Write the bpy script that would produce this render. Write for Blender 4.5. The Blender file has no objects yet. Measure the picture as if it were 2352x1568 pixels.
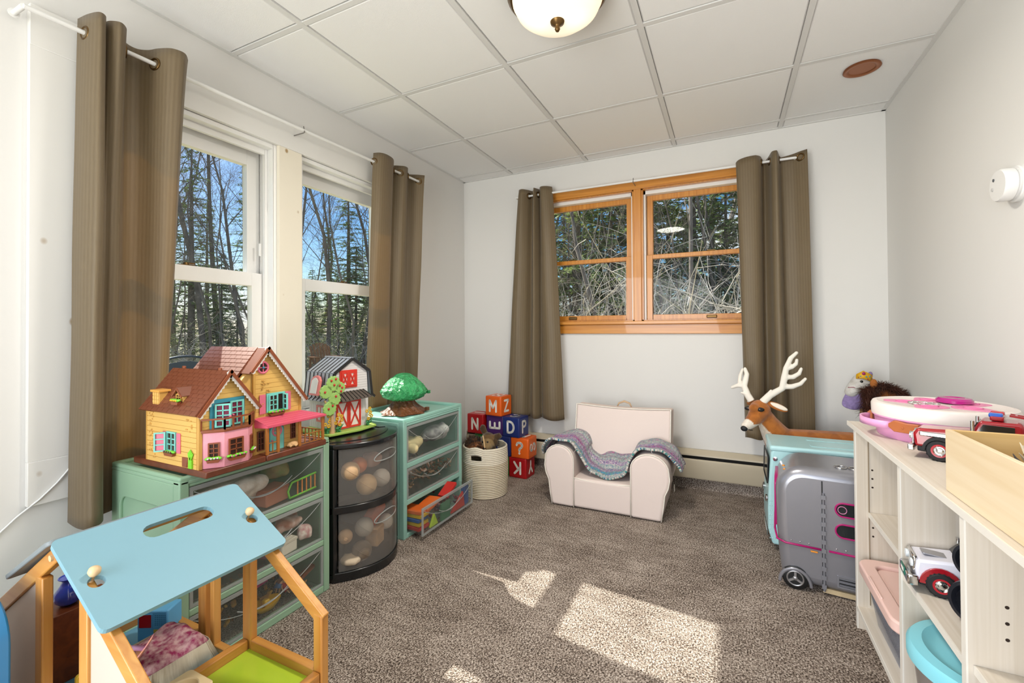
import bpy, bmesh, math, random
from mathutils import Vector, Matrix

# ---------------------------------------------------------------- scene, camera, sky, sun, exposure
scene = bpy.context.scene
C = scene.collection
CAM_H = 1.062
def set_camera():
    cam = bpy.data.cameras.new('camera')
    cam.sensor_width = 36.0
    cam.lens = 36.0 * 1023.885 / 2352.0
    cam.shift_y = -(784.0 - 743.57) / 2352.0
    cam.clip_start = 0.02
    cam.clip_end = 300.0
    o = bpy.data.objects.new('camera', cam)
    C.objects.link(o)
    yaw, pitch, roll = 0.449, 0.0107, -0.0063
    up = Vector((0, 0, 1))
    rt = Vector((math.cos(yaw), math.sin(yaw), 0))
    fw = Vector((-math.sin(yaw), math.cos(yaw), 0))
    fw2 = fw * math.cos(pitch) + up * math.sin(pitch)
    up2 = -fw * math.sin(pitch) + up * math.cos(pitch)
    rt3 = rt * math.cos(roll) + up2 * math.sin(roll)
    up3 = -rt * math.sin(roll) + up2 * math.cos(roll)
    m = Matrix((rt3, up3, -fw2)).transposed().to_4x4()
    m.translation = Vector((0, 0, CAM_H))
    o.matrix_world = m
    scene.camera = o
set_camera()

vs = scene.view_settings
vs.view_transform = 'Standard'
vs.look = 'None'
vs.gamma = 1.0
vs.use_curve_mapping = False
vs.exposure = 0.12

cy = scene.cycles
cy.max_bounces = 6; cy.diffuse_bounces = 3; cy.glossy_bounces = 3; cy.transmission_bounces = 3; cy.transparent_max_bounces = 10
cy.caustics_reflective = False; cy.caustics_refractive = False

def set_world():
    w = bpy.data.worlds.new('sky')
    scene.world = w
    w.use_nodes = True
    nt = w.node_tree
    N, L = nt.nodes, nt.links
    N.clear()
    out = N.new('ShaderNodeOutputWorld')
    bg = N.new('ShaderNodeBackground')
    tc = N.new('ShaderNodeTexCoord')
    sky = N.new('ShaderNodeTexSky')
    sky.sky_type = 'NISHITA'; sky.sun_disc = False
    sky.sun_elevation = math.radians(41.7); sky.sun_rotation = math.radians(-82.3)
    sky.dust_density = 1.3; sky.ozone_density = 4.0
    hs = N.new('ShaderNodeHueSaturation'); hs.inputs['Saturation'].default_value = 1.5
    noise = N.new('ShaderNodeTexNoise')
    noise.inputs['Scale'].default_value = 3.2
    noise.inputs['Detail'].default_value = 6.0
    mp = N.new('ShaderNodeMapping')
    mp.inputs['Scale'].default_value = (1, 1, 2.6)
    cr = N.new('ShaderNodeValToRGB')
    cr.color_ramp.elements[0].position = 0.52
    cr.color_ramp.elements[1].position = 0.70
    mix = N.new('ShaderNodeMixRGB')
    mix.inputs[2].default_value = (7.5, 7.8, 8.2, 1)
    L.new(sky.outputs[0], hs.inputs['Color'])
    L.new(tc.outputs['Generated'], mp.inputs[0])
    L.new(mp.outputs[0], noise.inputs['Vector'])
    L.new(noise.outputs[0], cr.inputs[0])
    L.new(cr.outputs[0], mix.inputs[0])
    L.new(hs.outputs[0], mix.inputs[1])
    L.new(mix.outputs[0], bg.inputs[0])
    bg.inputs[1].default_value = 0.14
    w.cycles.sampling_method = 'NONE'
    L.new(bg.outputs[0], out.inputs[0])
set_world()

def set_sun():
    l = bpy.data.lights.new('sun', 'SUN')
    l.energy = 9.0
    l.angle = 0.0093
    l.color = (1.0, 0.955, 0.88)
    o = bpy.data.objects.new('sun', l)
    C.objects.link(o)
    d = Vector((1.0, -0.135, -0.90)).normalized()
    o.rotation_euler = d.to_track_quat('-Z', 'Y').to_euler()
    o.location = (-12, 3, 12)
set_sun()

def set_fill_light():
    # added fill light behind the camera, standing in for daylight through an unseen opening
    l = bpy.data.lights.new('fill_light', 'AREA')
    l.shape = 'RECTANGLE'
    l.size, l.size_y = 1.7, 1.9
    l.energy = 96.0
    l.color = (0.95, 0.975, 1.0)
    o = bpy.data.objects.new('fill_light', l)
    C.objects.link(o)
    o.location = (-0.80, -1.50, 1.05)
    o.rotation_euler = (math.radians(112), 0, math.radians(-37))
set_fill_light()

# ---------------------------------------------------------------- room numbers
XL, XR, YB, ZC = -1.974, 0.8216, 3.185, 2.284
YF = -1.0
R = random.Random(7)
def rad(a): return math.radians(a)

# ---------------------------------------------------------------- materials
def lin(c):
    if isinstance(c, str):
        c = c.lstrip('#')
        c = [int(c[i:i + 2], 16) / 255 for i in (0, 2, 4)]
    return tuple((x / 12.92 if x <= 0.04045 else ((x + 0.055) / 1.055) ** 2.4) for x in c)
MATS = {}
def mat(name, col='#cccccc', rough=0.5, metal=0.0, bump=0.0, scale=60.0, var=0.0, var_scale=8.0, spec=0.5, coat=0.0, trans=0.0, emit=None, estr=1.0, stretch=None, sub=0.0, col2=None, alpha=1.0, detail=3.0, dist=0.003):
    """one procedural Principled material: base colour with noise variation and fine bump"""
    if name in MATS: return MATS[name]
    m = bpy.data.materials.new(name)
    m.use_nodes = True
    nt = m.node_tree; N, L = nt.nodes, nt.links
    b = N['Principled BSDF']
    c = lin(col)
    b.inputs['Base Color'].default_value = (*c, 1)
    b.inputs['Roughness'].default_value = rough
    b.inputs['Metallic'].default_value = metal
    b.inputs['Specular IOR Level'].default_value = spec
    b.inputs['Coat Weight'].default_value = coat
    b.inputs['Transmission Weight'].default_value = trans
    b.inputs['Alpha'].default_value = alpha
    if sub:
        b.inputs['Subsurface Weight'].default_value = sub
        b.inputs['Subsurface Scale'].default_value = 0.01
    if emit:
        b.inputs['Emission Color'].default_value = (*lin(emit), 1)
        b.inputs['Emission Strength'].default_value = estr
    tc = N.new('ShaderNodeTexCoord')
    vec = tc.outputs['Object']
    if stretch:
        mp = N.new('ShaderNodeMapping'); mp.inputs['Scale'].default_value = stretch
        L.new(vec, mp.inputs[0]); vec = mp.outputs[0]
    if var or col2:
        n = N.new('ShaderNodeTexNoise'); n.inputs['Scale'].default_value = var_scale; n.inputs['Detail'].default_value = 4
        L.new(vec, n.inputs['Vector'])
        mx = N.new('ShaderNodeMixRGB')
        c2 = lin(col2) if col2 else tuple(x * (1 - var) for x in c)
        c1 = c if col2 else tuple(min(1, x * (1 + var * 0.5)) for x in c)
        mx.inputs[1].default_value = (*c1, 1); mx.inputs[2].default_value = (*c2, 1)
        rp = N.new('ShaderNodeValToRGB')
        rp.color_ramp.elements[0].position = 0.35; rp.color_ramp.elements[1].position = 0.65
        L.new(n.outputs[0], rp.inputs[0]); L.new(rp.outputs[0], mx.inputs[0])
        L.new(mx.outputs[0], b.inputs['Base Color'])
    if bump:
        n = N.new('ShaderNodeTexNoise'); n.inputs['Scale'].default_value = scale; n.inputs['Detail'].default_value = detail
        L.new(vec, n.inputs['Vector'])
        bp = N.new('ShaderNodeBump'); bp.inputs['Strength'].default_value = bump; bp.inputs['Distance'].default_value = dist
        L.new(n.outputs[0], bp.inputs['Height']); L.new(bp.outputs[0], b.inputs['Normal'])
    MATS[name] = m
    return m

def wood(name, c1, c2, axis='y', rough=0.42, sc=1.0, coat=0.0, k=30.0):
    """wood grain running along an axis of the object"""
    if name in MATS: return MATS[name]
    m = bpy.data.materials.new(name); m.use_nodes = True
    nt = m.node_tree; N, L = nt.nodes, nt.links
    b = N['Principled BSDF']; b.inputs['Roughness'].default_value = rough; b.inputs['Coat Weight'].default_value = coat
    tc = N.new('ShaderNodeTexCoord'); mp = N.new('ShaderNodeMapping')
    s = {'x': (1.2, k, k), 'y': (k, 1.2, k), 'z': (k, k, 1.2)}[axis]
    mp.inputs['Scale'].default_value = tuple(v * sc for v in s)
    n = N.new('ShaderNodeTexNoise'); n.inputs['Scale'].default_value = 1.6; n.inputs['Detail'].default_value = 5; n.inputs['Distortion'].default_value = 0.6
    rp = N.new('ShaderNodeValToRGB')
    rp.color_ramp.elements[0].position = 0.32; rp.color_ramp.elements[0].color = (*lin(c1), 1)
    rp.color_ramp.elements[1].position = 0.68; rp.color_ramp.elements[1].color = (*lin(c2), 1)
    bp = N.new('ShaderNodeBump'); bp.inputs['Strength'].default_value = 0.06; bp.inputs['Distance'].default_value = 0.002
    L.new(tc.outputs['Object'], mp.inputs[0]); L.new(mp.outputs[0], n.inputs['Vector'])
    L.new(n.outputs[0], rp.inputs[0]); L.new(rp.outputs[0], b.inputs['Base Color'])
    L.new(n.outputs[0], bp.inputs['Height']); L.new(bp.outputs[0], b.inputs['Normal'])
    MATS[name] = m
    return m

def clear_mat(name, tint='#ffffff', haze=0.12, rough=0.08, hazecol=None, ior=1.45):
    """thin clear or frosted plastic / glass sheet: see-through plus a little scattering and a Fresnel reflection"""
    if name in MATS: return MATS[name]
    m = bpy.data.materials.new(name); m.use_nodes = True
    nt = m.node_tree; N, L = nt.nodes, nt.links
    N.clear()
    out = N.new('ShaderNodeOutputMaterial')
    tr = N.new('ShaderNodeBsdfTransparent'); tr.inputs[0].default_value = (*lin(tint), 1)
    df = N.new('ShaderNodeBsdfDiffuse'); df.inputs[0].default_value = (*lin(hazecol or tint), 1)
    tl = N.new('ShaderNodeBsdfTranslucent'); tl.inputs[0].default_value = (*lin(hazecol or tint), 1)
    a = N.new('ShaderNodeMixShader'); a.inputs[0].default_value = 0.4
    L.new(df.outputs[0], a.inputs[1]); L.new(tl.outputs[0], a.inputs[2])
    mx = N.new('ShaderNodeMixShader'); mx.inputs[0].default_value = haze
    L.new(tr.outputs[0], mx.inputs[1]); L.new(a.outputs[0], mx.inputs[2])
    gl = N.new('ShaderNodeBsdfGlossy'); gl.inputs['Roughness'].default_value = rough
    fr = N.new('ShaderNodeFresnel')
    ge = N.new('ShaderNodeNewGeometry'); io = N.new('ShaderNodeMapRange')     # same index seen from both faces of the thin sheet
    io.inputs['To Min'].default_value = ior; io.inputs['To Max'].default_value = 1.0 / ior
    L.new(ge.outputs['Backfacing'], io.inputs['Value']); L.new(io.outputs[0], fr.inputs[0])
    mf = N.new('ShaderNodeMixShader')
    L.new(fr.outputs[0], mf.inputs[0]); L.new(mx.outputs[0], mf.inputs[1]); L.new(gl.outputs[0], mf.inputs[2])
    L.new(mf.outputs[0], out.inputs[0])
    MATS[name] = m
    return m

def carpet_mat():
    m = bpy.data.materials.new('carpet'); m.use_nodes = True
    nt = m.node_tree; N, L = nt.nodes, nt.links
    b = N['Principled BSDF']; b.inputs['Roughness'].default_value = 0.95; b.inputs['Specular IOR Level'].default_value = 0.1
    tc = N.new('ShaderNodeTexCoord')
    def noise(scale, detail, stretch=(1, 1, 1)):
        mp = N.new('ShaderNodeMapping'); mp.inputs['Scale'].default_value = stretch
        n = N.new('ShaderNodeTexNoise'); n.inputs['Scale'].default_value = scale; n.inputs['Detail'].default_value = detail
        L.new(tc.outputs['Object'], mp.inputs[0]); L.new(mp.outputs[0], n.inputs['Vector'])
        return n.outputs[0]
    fine = noise(300, 2, (0.55, 1, 1)); fine2 = noise(210, 1, (1, 0.5, 1)); broad = noise(4.0, 1); mid = noise(24, 1, (0.5, 1, 1))
    def mth(op, a, bb):
        n = N.new('ShaderNodeMath'); n.operation = op
        for i, v in enumerate((a, bb)):
            if isinstance(v, float): n.inputs[i].default_value = v
            else: L.new(v, n.inputs[i])
        return n.outputs[0]
    v = mth('ADD', mth('MULTIPLY', fine, 0.62), mth('MULTIPLY', fine2, 0.38))
    v = mth('ADD', v, mth('MULTIPLY', mth('SUBTRACT', broad, 0.5), 0.10))
    v = mth('ADD', v, mth('MULTIPLY', mth('SUBTRACT', mid, 0.5), 0.09))
    rp = N.new('ShaderNodeValToRGB')
    e = rp.color_ramp.elements
    e[0].position = 0.40; e[0].color = (*lin('#3c332c'), 1)
    e[1].position = 0.62; e[1].color = (*lin('#d2c6ba'), 1)
    k = e.new(0.50); k.color = (*lin('#8e7f73'), 1)
    L.new(v, rp.inputs[0]); L.new(rp.outputs[0], b.inputs['Base Color'])
    bp = N.new('ShaderNodeBump'); bp.inputs['Strength'].default_value = 0.7; bp.inputs['Distance'].default_value = 0.008
    L.new(fine, bp.inputs['Height']); L.new(bp.outputs[0], b.inputs['Normal'])
    MATS['carpet'] = m
    return m

def cloth_mat(name, col, col2, freq=260.0, translucency=0.3, rough=0.85, axis='u', glow=None, bump=0.25):
    """woven cloth with fine vertical ribs, light shines through a little; ribs follow the UV map"""
    if name in MATS: return MATS[name]
    m = bpy.data.materials.new(name); m.use_nodes = True
    nt = m.node_tree; N, L = nt.nodes, nt.links
    N.clear()
    out = N.new('ShaderNodeOutputMaterial')
    b = N.new('ShaderNodeBsdfPrincipled')
    b.inputs['Roughness'].default_value = rough
    b.inputs['Sheen Weight'].default_value = 0.15
    uv = N.new('ShaderNodeUVMap'); sp = N.new('ShaderNodeSeparateXYZ')
    L.new(uv.outputs[0], sp.inputs[0])
    w = N.new('ShaderNodeMath'); w.operation = 'MULTIPLY'; w.inputs[1].default_value = freq
    L.new(sp.outputs[0 if axis == 'u' else 1], w.inputs[0])
    si = N.new('ShaderNodeMath'); si.operation = 'SINE'; L.new(w.outputs[0], si.inputs[0])
    nz = N.new('ShaderNodeTexNoise'); nz.inputs['Scale'].default_value = 40; nz.inputs['Detail'].default_value = 3
    mp = N.new('ShaderNodeMapping'); mp.inputs['Scale'].default_value = (30, 0.6, 1)
    L.new(uv.outputs[0], mp.inputs[0]); L.new(mp.outputs[0], nz.inputs['Vector'])
    ad = N.new('ShaderNodeMath'); ad.operation = 'MULTIPLY_ADD'; ad.inputs[1].default_value = 0.18; L.new(si.outputs[0], ad.inputs[0]); L.new(nz.outputs[0], ad.inputs[2])
    mx = N.new('ShaderNodeMixRGB'); mx.inputs[1].default_value = (*lin(col), 1); mx.inputs[2].default_value = (*lin(col2), 1)
    L.new(ad.outputs[0], mx.inputs[0]); L.new(mx.outputs[0], b.inputs['Base Color'])
    bp = N.new('ShaderNodeBump'); bp.inputs['Strength'].default_value = bump; bp.inputs['Distance'].default_value = 0.002
    L.new(ad.outputs[0], bp.inputs['Height']); L.new(bp.outputs[0], b.inputs['Normal'])
    t = N.new('ShaderNodeBsdfTranslucent'); t.inputs[0].default_value = (*lin(glow or col2), 1)
    ms = N.new('ShaderNodeMixShader'); ms.inputs[0].default_value = translucency
    L.new(b.outputs[0], ms.inputs[1]); L.new(t.outputs[0], ms.inputs[2]); L.new(ms.outputs[0], out.inputs[0])
    MATS[name] = m
    return m

def vcol_mat(name, rough=0.9, bump=0.4, scale=400.0, sheen=0.3, spec=0.2):
    """fur / plush: the coat's own colour patches sit in the mesh's colour attribute"""
    if name in MATS: return MATS[name]
    m = bpy.data.materials.new(name); m.use_nodes = True
    nt = m.node_tree; N, L = nt.nodes, nt.links
    b = N['Principled BSDF']; b.inputs['Roughness'].default_value = rough; b.inputs['Sheen Weight'].default_value = sheen; b.inputs['Specular IOR Level'].default_value = spec
    a = N.new('ShaderNodeVertexColor'); a.layer_name = 'coat'
    tc = N.new('ShaderNodeTexCoord'); n = N.new('ShaderNodeTexNoise'); n.inputs['Scale'].default_value = scale * 0.12; n.inputs['Detail'].default_value = 4
    L.new(tc.outputs['Object'], n.inputs['Vector'])
    mx = N.new('ShaderNodeMixRGB'); mx.blend_type = 'MULTIPLY'; mx.inputs[0].default_value = 0.55
    rp = N.new('ShaderNodeValToRGB'); rp.color_ramp.elements[0].position = 0.3; rp.color_ramp.elements[0].color = (0.55, 0.5, 0.45, 1); rp.color_ramp.elements[1].position = 0.6
    L.new(n.outputs[0], rp.inputs[0]); L.new(a.outputs[0], mx.inputs[1]); L.new(rp.outputs[0], mx.inputs[2]); L.new(mx.outputs[0], b.inputs['Base Color'])
    n2 = N.new('ShaderNodeTexNoise'); n2.inputs['Scale'].default_value = scale
    L.new(tc.outputs['Object'], n2.inputs['Vector'])
    bp = N.new('ShaderNodeBump'); bp.inputs['Strength'].default_value = bump; bp.inputs['Distance'].default_value = 0.003
    L.new(n2.outputs[0], bp.inputs['Height']); L.new(bp.outputs[0], b.inputs['Normal'])
    MATS[name] = m
    return m

# ---------------------------------------------------------------- mesh builder
class MB:
    def __init__(s): s.v = []; s.f = []; s.uv = None
    def add(s, vs_, fs):
        o = len(s.v); s.v += [tuple(x) for x in vs_]; s.f += [tuple(i + o for i in f) for f in fs]; return s
    def box(s, x0, x1, y0, y1, z0, z1):
        v = [(x0, y0, z0), (x1, y0, z0), (x1, y1, z0), (x0, y1, z0), (x0, y0, z1), (x1, y0, z1), (x1, y1, z1), (x0, y1, z1)]
        return s.add(v, [(0, 3, 2, 1), (4, 5, 6, 7), (0, 1, 5, 4), (1, 2, 6, 5), (2, 3, 7, 6), (3, 0, 4, 7)])
    def obox(s, c, ax, ay, az, hx, hy, hz):
        c, ax, ay, az = Vector(c), Vector(ax).normalized(), Vector(ay).normalized(), Vector(az).normalized()
        v = [c + ax * (hx * i) + ay * (hy * j) + az * (hz * k) for k in (-1, 1) for i, j in ((-1, -1), (1, -1), (1, 1), (-1, 1))]
        return s.add(v, [(0, 3, 2, 1), (4, 5, 6, 7), (0, 1, 5, 4), (1, 2, 6, 5), (2, 3, 7, 6), (3, 0, 4, 7)])
    def bar(s, p0, p1, w, h, up=(0, 0, 1)):
        """a square-cut bar from p0 to p1, w across, h along up"""
        p0, p1, up = Vector(p0), Vector(p1), Vector(up)
        d = (p1 - p0); l = d.length; d.normalize()
        sd = d.cross(up).normalized(); u2 = sd.cross(d).normalized()
        return s.obox((p0 + p1) / 2, d, sd, u2, l / 2, w / 2, h / 2)
    def prism(s, poly, o, u, v, n, t):
        """extrude a 2-D polygon (coords along u, v from origin o) by t along n"""
        o, u, v, n = Vector(o), Vector(u), Vector(v), Vector(n).normalized()
        k = len(poly)
        a = [o + u * p[0] + v * p[1] for p in poly]
        b = [p + n * t for p in a]
        flip = u.cross(v).dot(n) * t < 0
        fs = [tuple(range(k))[::-1], tuple(range(k, 2 * k))] + [(i, (i + 1) % k, k + (i + 1) % k, k + i) for i in range(k)]
        if flip: fs = [f[::-1] for f in fs]
        return s.add(a + b, fs)
    def tube(s, pts, r, n=8, caps=True, closed=False):
        pts = [Vector(p) for p in pts]; k = len(pts)
        if not hasattr(r, '__len__'): r = [r] * k
        vs_ = []; up = None
        for i, p in enumerate(pts):
            if closed: d = pts[(i + 1) % k] - pts[i - 1]
            else: d = pts[min(i + 1, k - 1)] - pts[max(i - 1, 0)]
            if d.length < 1e-9: d = Vector((0, 0, 1))
            d.normalize()
            if up is None:
                up = Vector((0, 0, 1)) if abs(d.z) < 0.9 else Vector((1, 0, 0))
            a = d.cross(up)
            if a.length < 1e-6: a = d.cross(Vector((0.3, 0.9, 0.2)))
            a.normalize(); b = a.cross(d).normalized(); up = b
            for j in range(n):
                t = 2 * math.pi * j / n
                vs_.append(p + a * (math.cos(t) * r[i]) + b * (math.sin(t) * r[i]))
        fs = []
        for i in range(k if closed else k - 1):
            i2 = (i + 1) % k
            for j in range(n):
                fs.append((i * n + j, i * n + (j + 1) % n, i2 * n + (j + 1) % n, i2 * n + j))
        if caps and not closed:
            fs.append(tuple(range(n))[::-1]); fs.append(tuple(range((k - 1) * n, k * n)))
        return s.add(vs_, fs)
    def cyl(s, p0, p1, r0, r1=None, n=16, caps=True):
        return s.tube([p0, p1], [r0, r0 if r1 is None else r1], n, caps)
    def lathe(s, prof, o=(0, 0, 0), axis=(0, 0, 1), n=24, sx=1.0, sy=1.0, ref=None, a0=0.0, a1=2 * math.pi):
        """revolve (r, h) pairs about an axis through o"""
        o, ax = Vector(o), Vector(axis).normalized()
        rf = Vector(ref) if ref else (Vector((1, 0, 0)) if abs(ax.x) < 0.9 else Vector((0, 1, 0)))
        u = (rf - ax * rf.dot(ax)).normalized(); w = ax.cross(u)
        full = abs(a1 - a0 - 2 * math.pi) < 1e-6
        m = n if full else n + 1
        vs_ = []
        for r_, h in prof:
            for j in range(m):
                t = a0 + (a1 - a0) * j / n
                vs_.append(o + u * (math.cos(t) * r_ * sx) + w * (math.sin(t) * r_ * sy) + ax * h)
        fs = []
        for i in range(len(prof) - 1):
            for j in range(n):
                j2 = (j + 1) % m
                fs.append((i * m + j, i * m + j2, (i + 1) * m + j2, (i + 1) * m + j))
        if prof[0][0] > 1e-6 and full: fs.append(tuple(range(m))[::-1])
        if prof[-1][0] > 1e-6 and full: fs.append(tuple(range((len(prof) - 1) * m, len(prof) * m)))
        return s.add(vs_, fs)
    def ell(s, c, rx, ry=None, rz=None, n=16, m=10, rot=None):
        ry = rx if ry is None else ry; rz = rx if rz is None else rz
        c = Vector(c); vs_ = []; fs = []
        for i in range(m + 1):
            ph = math.pi * i / m
            for j in range(n):
                t = 2 * math.pi * j / n
                p = Vector((rx * math.sin(ph) * math.cos(t), ry * math.sin(ph) * math.sin(t), rz * math.cos(ph)))
                if rot: p = rot @ p
                vs_.append(c + p)
        for i in range(m):
            for j in range(n):
                fs.append((i * n + j, (i + 1) * n + j, (i + 1) * n + (j + 1) % n, i * n + (j + 1) % n))
        return s.add(vs_, fs)
    def torus(s, c, axis, R_, r_, n=24, m=8):
        c, ax = Vector(c), Vector(axis).normalized()
        u = ax.orthogonal().normalized(); w = ax.cross(u)
        return s.tube([c + u * (math.cos(2 * math.pi * i / n) * R_) + w * (math.sin(2 * math.pi * i / n) * R_) for i in range(n)], r_, m, closed=True)
    def grid(s, fn, nu, nv, closed_u=False):
        vs_ = [fn(i / (nu if closed_u else nu - 1), j / (nv - 1)) for j in range(nv) for i in range(nu)]
        fs = []
        for j in range(nv - 1):
            for i in range(nu if closed_u else nu - 1):
                i2 = (i + 1) % nu
                fs.append((j * nu + i, j * nu + i2, (j + 1) * nu + i2, (j + 1) * nu + i))
        return s.add(vs_, fs)
    def mesh(s, name, smooth=None, weld=True):
        me = bpy.data.meshes.new(name)
        me.from_pydata(s.v, [], s.f)
        bm = bmesh.new(); bm.from_mesh(me)
        if weld: bmesh.ops.remove_doubles(bm, verts=bm.verts, dist=1e-6)
        bmesh.ops.recalc_face_normals(bm, faces=bm.faces)
        bm.to_mesh(me); bm.free()
        if smooth is not None:
            me.shade_smooth()
            if smooth < 180: me.set_sharp_from_angle(angle=rad(smooth))
        return me
    def build(s, name, m, parent=None, smooth=None, bevel=0.0, seg=2, solid=0.0, subs=0, world=True):
        return link(name, s.mesh(name, smooth), m, parent, bevel, seg, solid, subs, world, smooth)

ROOT = {}
def link(name, me, m, parent=None, bevel=0.0, seg=2, solid=0.0, subs=0, world=True, smooth=None):
    o = bpy.data.objects.new(name, me)
    C.objects.link(o)
    if m is not None and not me.materials: me.materials.append(m)
    if parent is not None:
        o.parent = parent
        if world and parent.name in ROOT: o.matrix_parent_inverse = ROOT[parent.name]
    if solid:
        q = o.modifiers.new('solid', 'SOLIDIFY'); q.thickness = solid; q.offset = 0
    if bevel:
        q = o.modifiers.new('bevel', 'BEVEL'); q.width = bevel; q.segments = seg; q.limit_method = 'ANGLE'; q.angle_limit = rad(40)
        if smooth is None:
            me.shade_smooth(); me.set_sharp_from_angle(angle=rad(50))
        q.harden_normals = False
    if subs:
        q = o.modifiers.new('subs', 'SUBSURF'); q.levels = subs; q.render_levels = subs
    return o
def tag(o, label=None, cat=None, group=None, kind=None):
    if label: o['label'] = label
    if cat: o['category'] = cat
    if group: o['group'] = group
    if kind: o['kind'] = kind
    return o
def thing(name, label, cat, loc=(0, 0, 0), rz=0.0, group=None, local=False, kind=None):
    """an Empty at the thing's base; parts are meshed in room coordinates unless local"""
    o = bpy.data.objects.new(name, None); C.objects.link(o)
    o.empty_display_size = 0.05
    o.location = loc; o.rotation_euler = (0, 0, rz)
    if not local: ROOT[o.name] = (Matrix.Translation(Vector(loc)) @ Matrix.Rotation(rz, 4, 'Z')).inverted()
    return tag(o, label, cat, group, kind)
def struct(o, label=None):
    o['kind'] = 'structure'
    if label: o['label'] = label
    return o
def dup(o, parent=None, matrix=None):
    c = o.copy(); C.objects.link(c); c.parent = parent
    return c
def text(name, s, size, m, parent, mw, extrude=0.0008, offset=0.0, world=True, bevel=0.0):
    cu = bpy.data.curves.new(name, 'FONT')
    cu.body = s; cu.size = size; cu.extrude = extrude; cu.offset = offset; cu.bevel_depth = bevel
    cu.align_x = 'CENTER'; cu.align_y = 'CENTER'; cu.resolution_u = 4
    tmp = bpy.data.objects.new('tmp', cu); C.objects.link(tmp)
    me = bpy.data.meshes.new_from_object(tmp.evaluated_get(bpy.context.evaluated_depsgraph_get()))
    bpy.data.objects.remove(tmp); bpy.data.curves.remove(cu)
    me.name = name; me.materials.clear(); me.materials.append(m)
    o = bpy.data.objects.new(name, me); C.objects.link(o)
    o.parent = parent
    if world and parent.name in ROOT: o.matrix_parent_inverse = ROOT[parent.name]
    o.matrix_basis = mw
    return o
def frame(o, x, y):
    """matrix whose local x, y axes are the given vectors, z their cross product"""
    x, y = Vector(x).normalized(), Vector(y).normalized()
    m = Matrix((x, y, x.cross(y))).transposed().to_4x4(); m.translation = Vector(o)
    return m
def organic(name, build, m, parent=None, voxel=0.004, iters=6, colour=None, world=True, fac=0.5):
    """melt overlapping rounded volumes into one continuous smooth skin"""
    mb = MB(); build(mb)
    me = mb.mesh(name, weld=False)
    t = bpy.data.objects.new('tmp', me); C.objects.link(t)
    q = t.modifiers.new('r', 'REMESH'); q.mode = 'VOXEL'; q.voxel_size = voxel
    q = t.modifiers.new('s', 'SMOOTH'); q.factor = fac; q.iterations = iters
    dg = bpy.context.evaluated_depsgraph_get()
    me2 = bpy.data.meshes.new_from_object(t.evaluated_get(dg))
    bpy.data.objects.remove(t); bpy.data.meshes.remove(me)
    me2.name = name; me2.materials.clear(); me2.shade_smooth()
    if colour:
        at = me2.color_attributes.new('coat', 'FLOAT_COLOR', 'POINT')
        for i, v in enumerate(me2.vertices):
            at.data[i].color = (*lin(colour(v.co)), 1)
    return link(name, me2, m, parent, world=world, smooth=180)
def rrect(w, h, r, n=5, cx=0.0, cy=0.0):
    """rounded rectangle outline, counter-clockwise"""
    out = []
    for sx, sy, a in ((1, 1, 0), (-1, 1, 90), (-1, -1, 180), (1, -1, 270)):
        for i in range(n + 1):
            t = rad(a + 90 * i / n)
            out.append((cx + sx * (w / 2 - r) + r * math.cos(t), cy + sy * (h / 2 - r) + r * math.sin(t)))
    return out
def ring(mb, outer, inner, o, u, v, n, t):
    """a flat frame between two outlines of equal length, extruded by t"""
    o, u, v, n = Vector(o), Vector(u), Vector(v), Vector(n).normalized()
    k = len(outer)
    P = [o + u * p[0] + v * p[1] for p in outer] + [o + u * p[0] + v * p[1] for p in inner]
    P += [p + n * t for p in P]
    fs = []
    for i in range(k):
        j = (i + 1) % k
        fs += [(i, j, k + j, k + i), (2 * k + i, 3 * k + i, 3 * k + j, 2 * k + j), (i, 2 * k + i, 2 * k + j, j), (k + i, k + j, 3 * k + j, 3 * k + i)]
    mb.add(P, fs)
    return mb
# ================================================================ the room
M_WALL = mat('wall_paint', '#e4e2de', 0.85, bump=0.05, scale=90, spec=0.25, detail=1)
M_CEIL = mat('ceiling_tile_white', '#f3f2f0', 0.95, bump=0.18, scale=420, spec=0.15, detail=1)
M_GRID = mat('grid_white', '#dfdedb', 0.5)
M_TRIM = mat('trim_white', '#eceae4', 0.5, bump=0.03, scale=50)
M_VINYL = mat('window_vinyl', '#f0efec', 0.35)
M_PINE = wood('pine_orange', '#bf7722', '#d6923a', 'x', 0.35, coat=0.3, k=40)
M_PINEZ = wood('pine_orange_upright', '#bf7722', '#d6923a', 'z', 0.35, coat=0.3, k=40)
M_CURT = cloth_mat('curtain_cloth', '#6b5c44', '#88785d', 420.0, 0.22, rough=.5, glow='#cfa95e')
M_BRONZE = mat('bronze', '#6b5230', 0.35, 0.9)
M_GLASS = clear_mat('window_glass', '#fbfdfc', 0.004, 0.01, ior=1.16)
M_RODW = mat('rod_white', '#ecebe8', 0.4)

def knots_mat(name, col, knots):
    """painted board with knots bleeding through (stains of their own shape)"""
    m = bpy.data.materials.new(name); m.use_nodes = True
    nt = m.node_tree; N, L = nt.nodes, nt.links
    b = N['Principled BSDF']; b.inputs['Roughness'].default_value = 0.6
    tc = N.new('ShaderNodeTexCoord'); vo = N.new('ShaderNodeTexVoronoi'); vo.inputs['Scale'].default_value = knots; vo.inputs['Randomness'].default_value = 1.0
    mp = N.new('ShaderNodeMapping'); mp.inputs['Scale'].default_value = (1, 1, 0.8)
    L.new(tc.outputs['Object'], mp.inputs[0]); L.new(mp.outputs[0], vo.inputs['Vector'])
    rp = N.new('ShaderNodeValToRGB'); e = rp.color_ramp.elements
    e[0].position = 0.05; e[0].color = (*lin('#a98d63'), 1); e[1].position = 0.10; e[1].color = (*lin(col), 1)
    L.new(vo.outputs['Distance'], rp.inputs[0]); L.new(rp.outputs[0], b.inputs['Base Color'])
    return m
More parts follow.
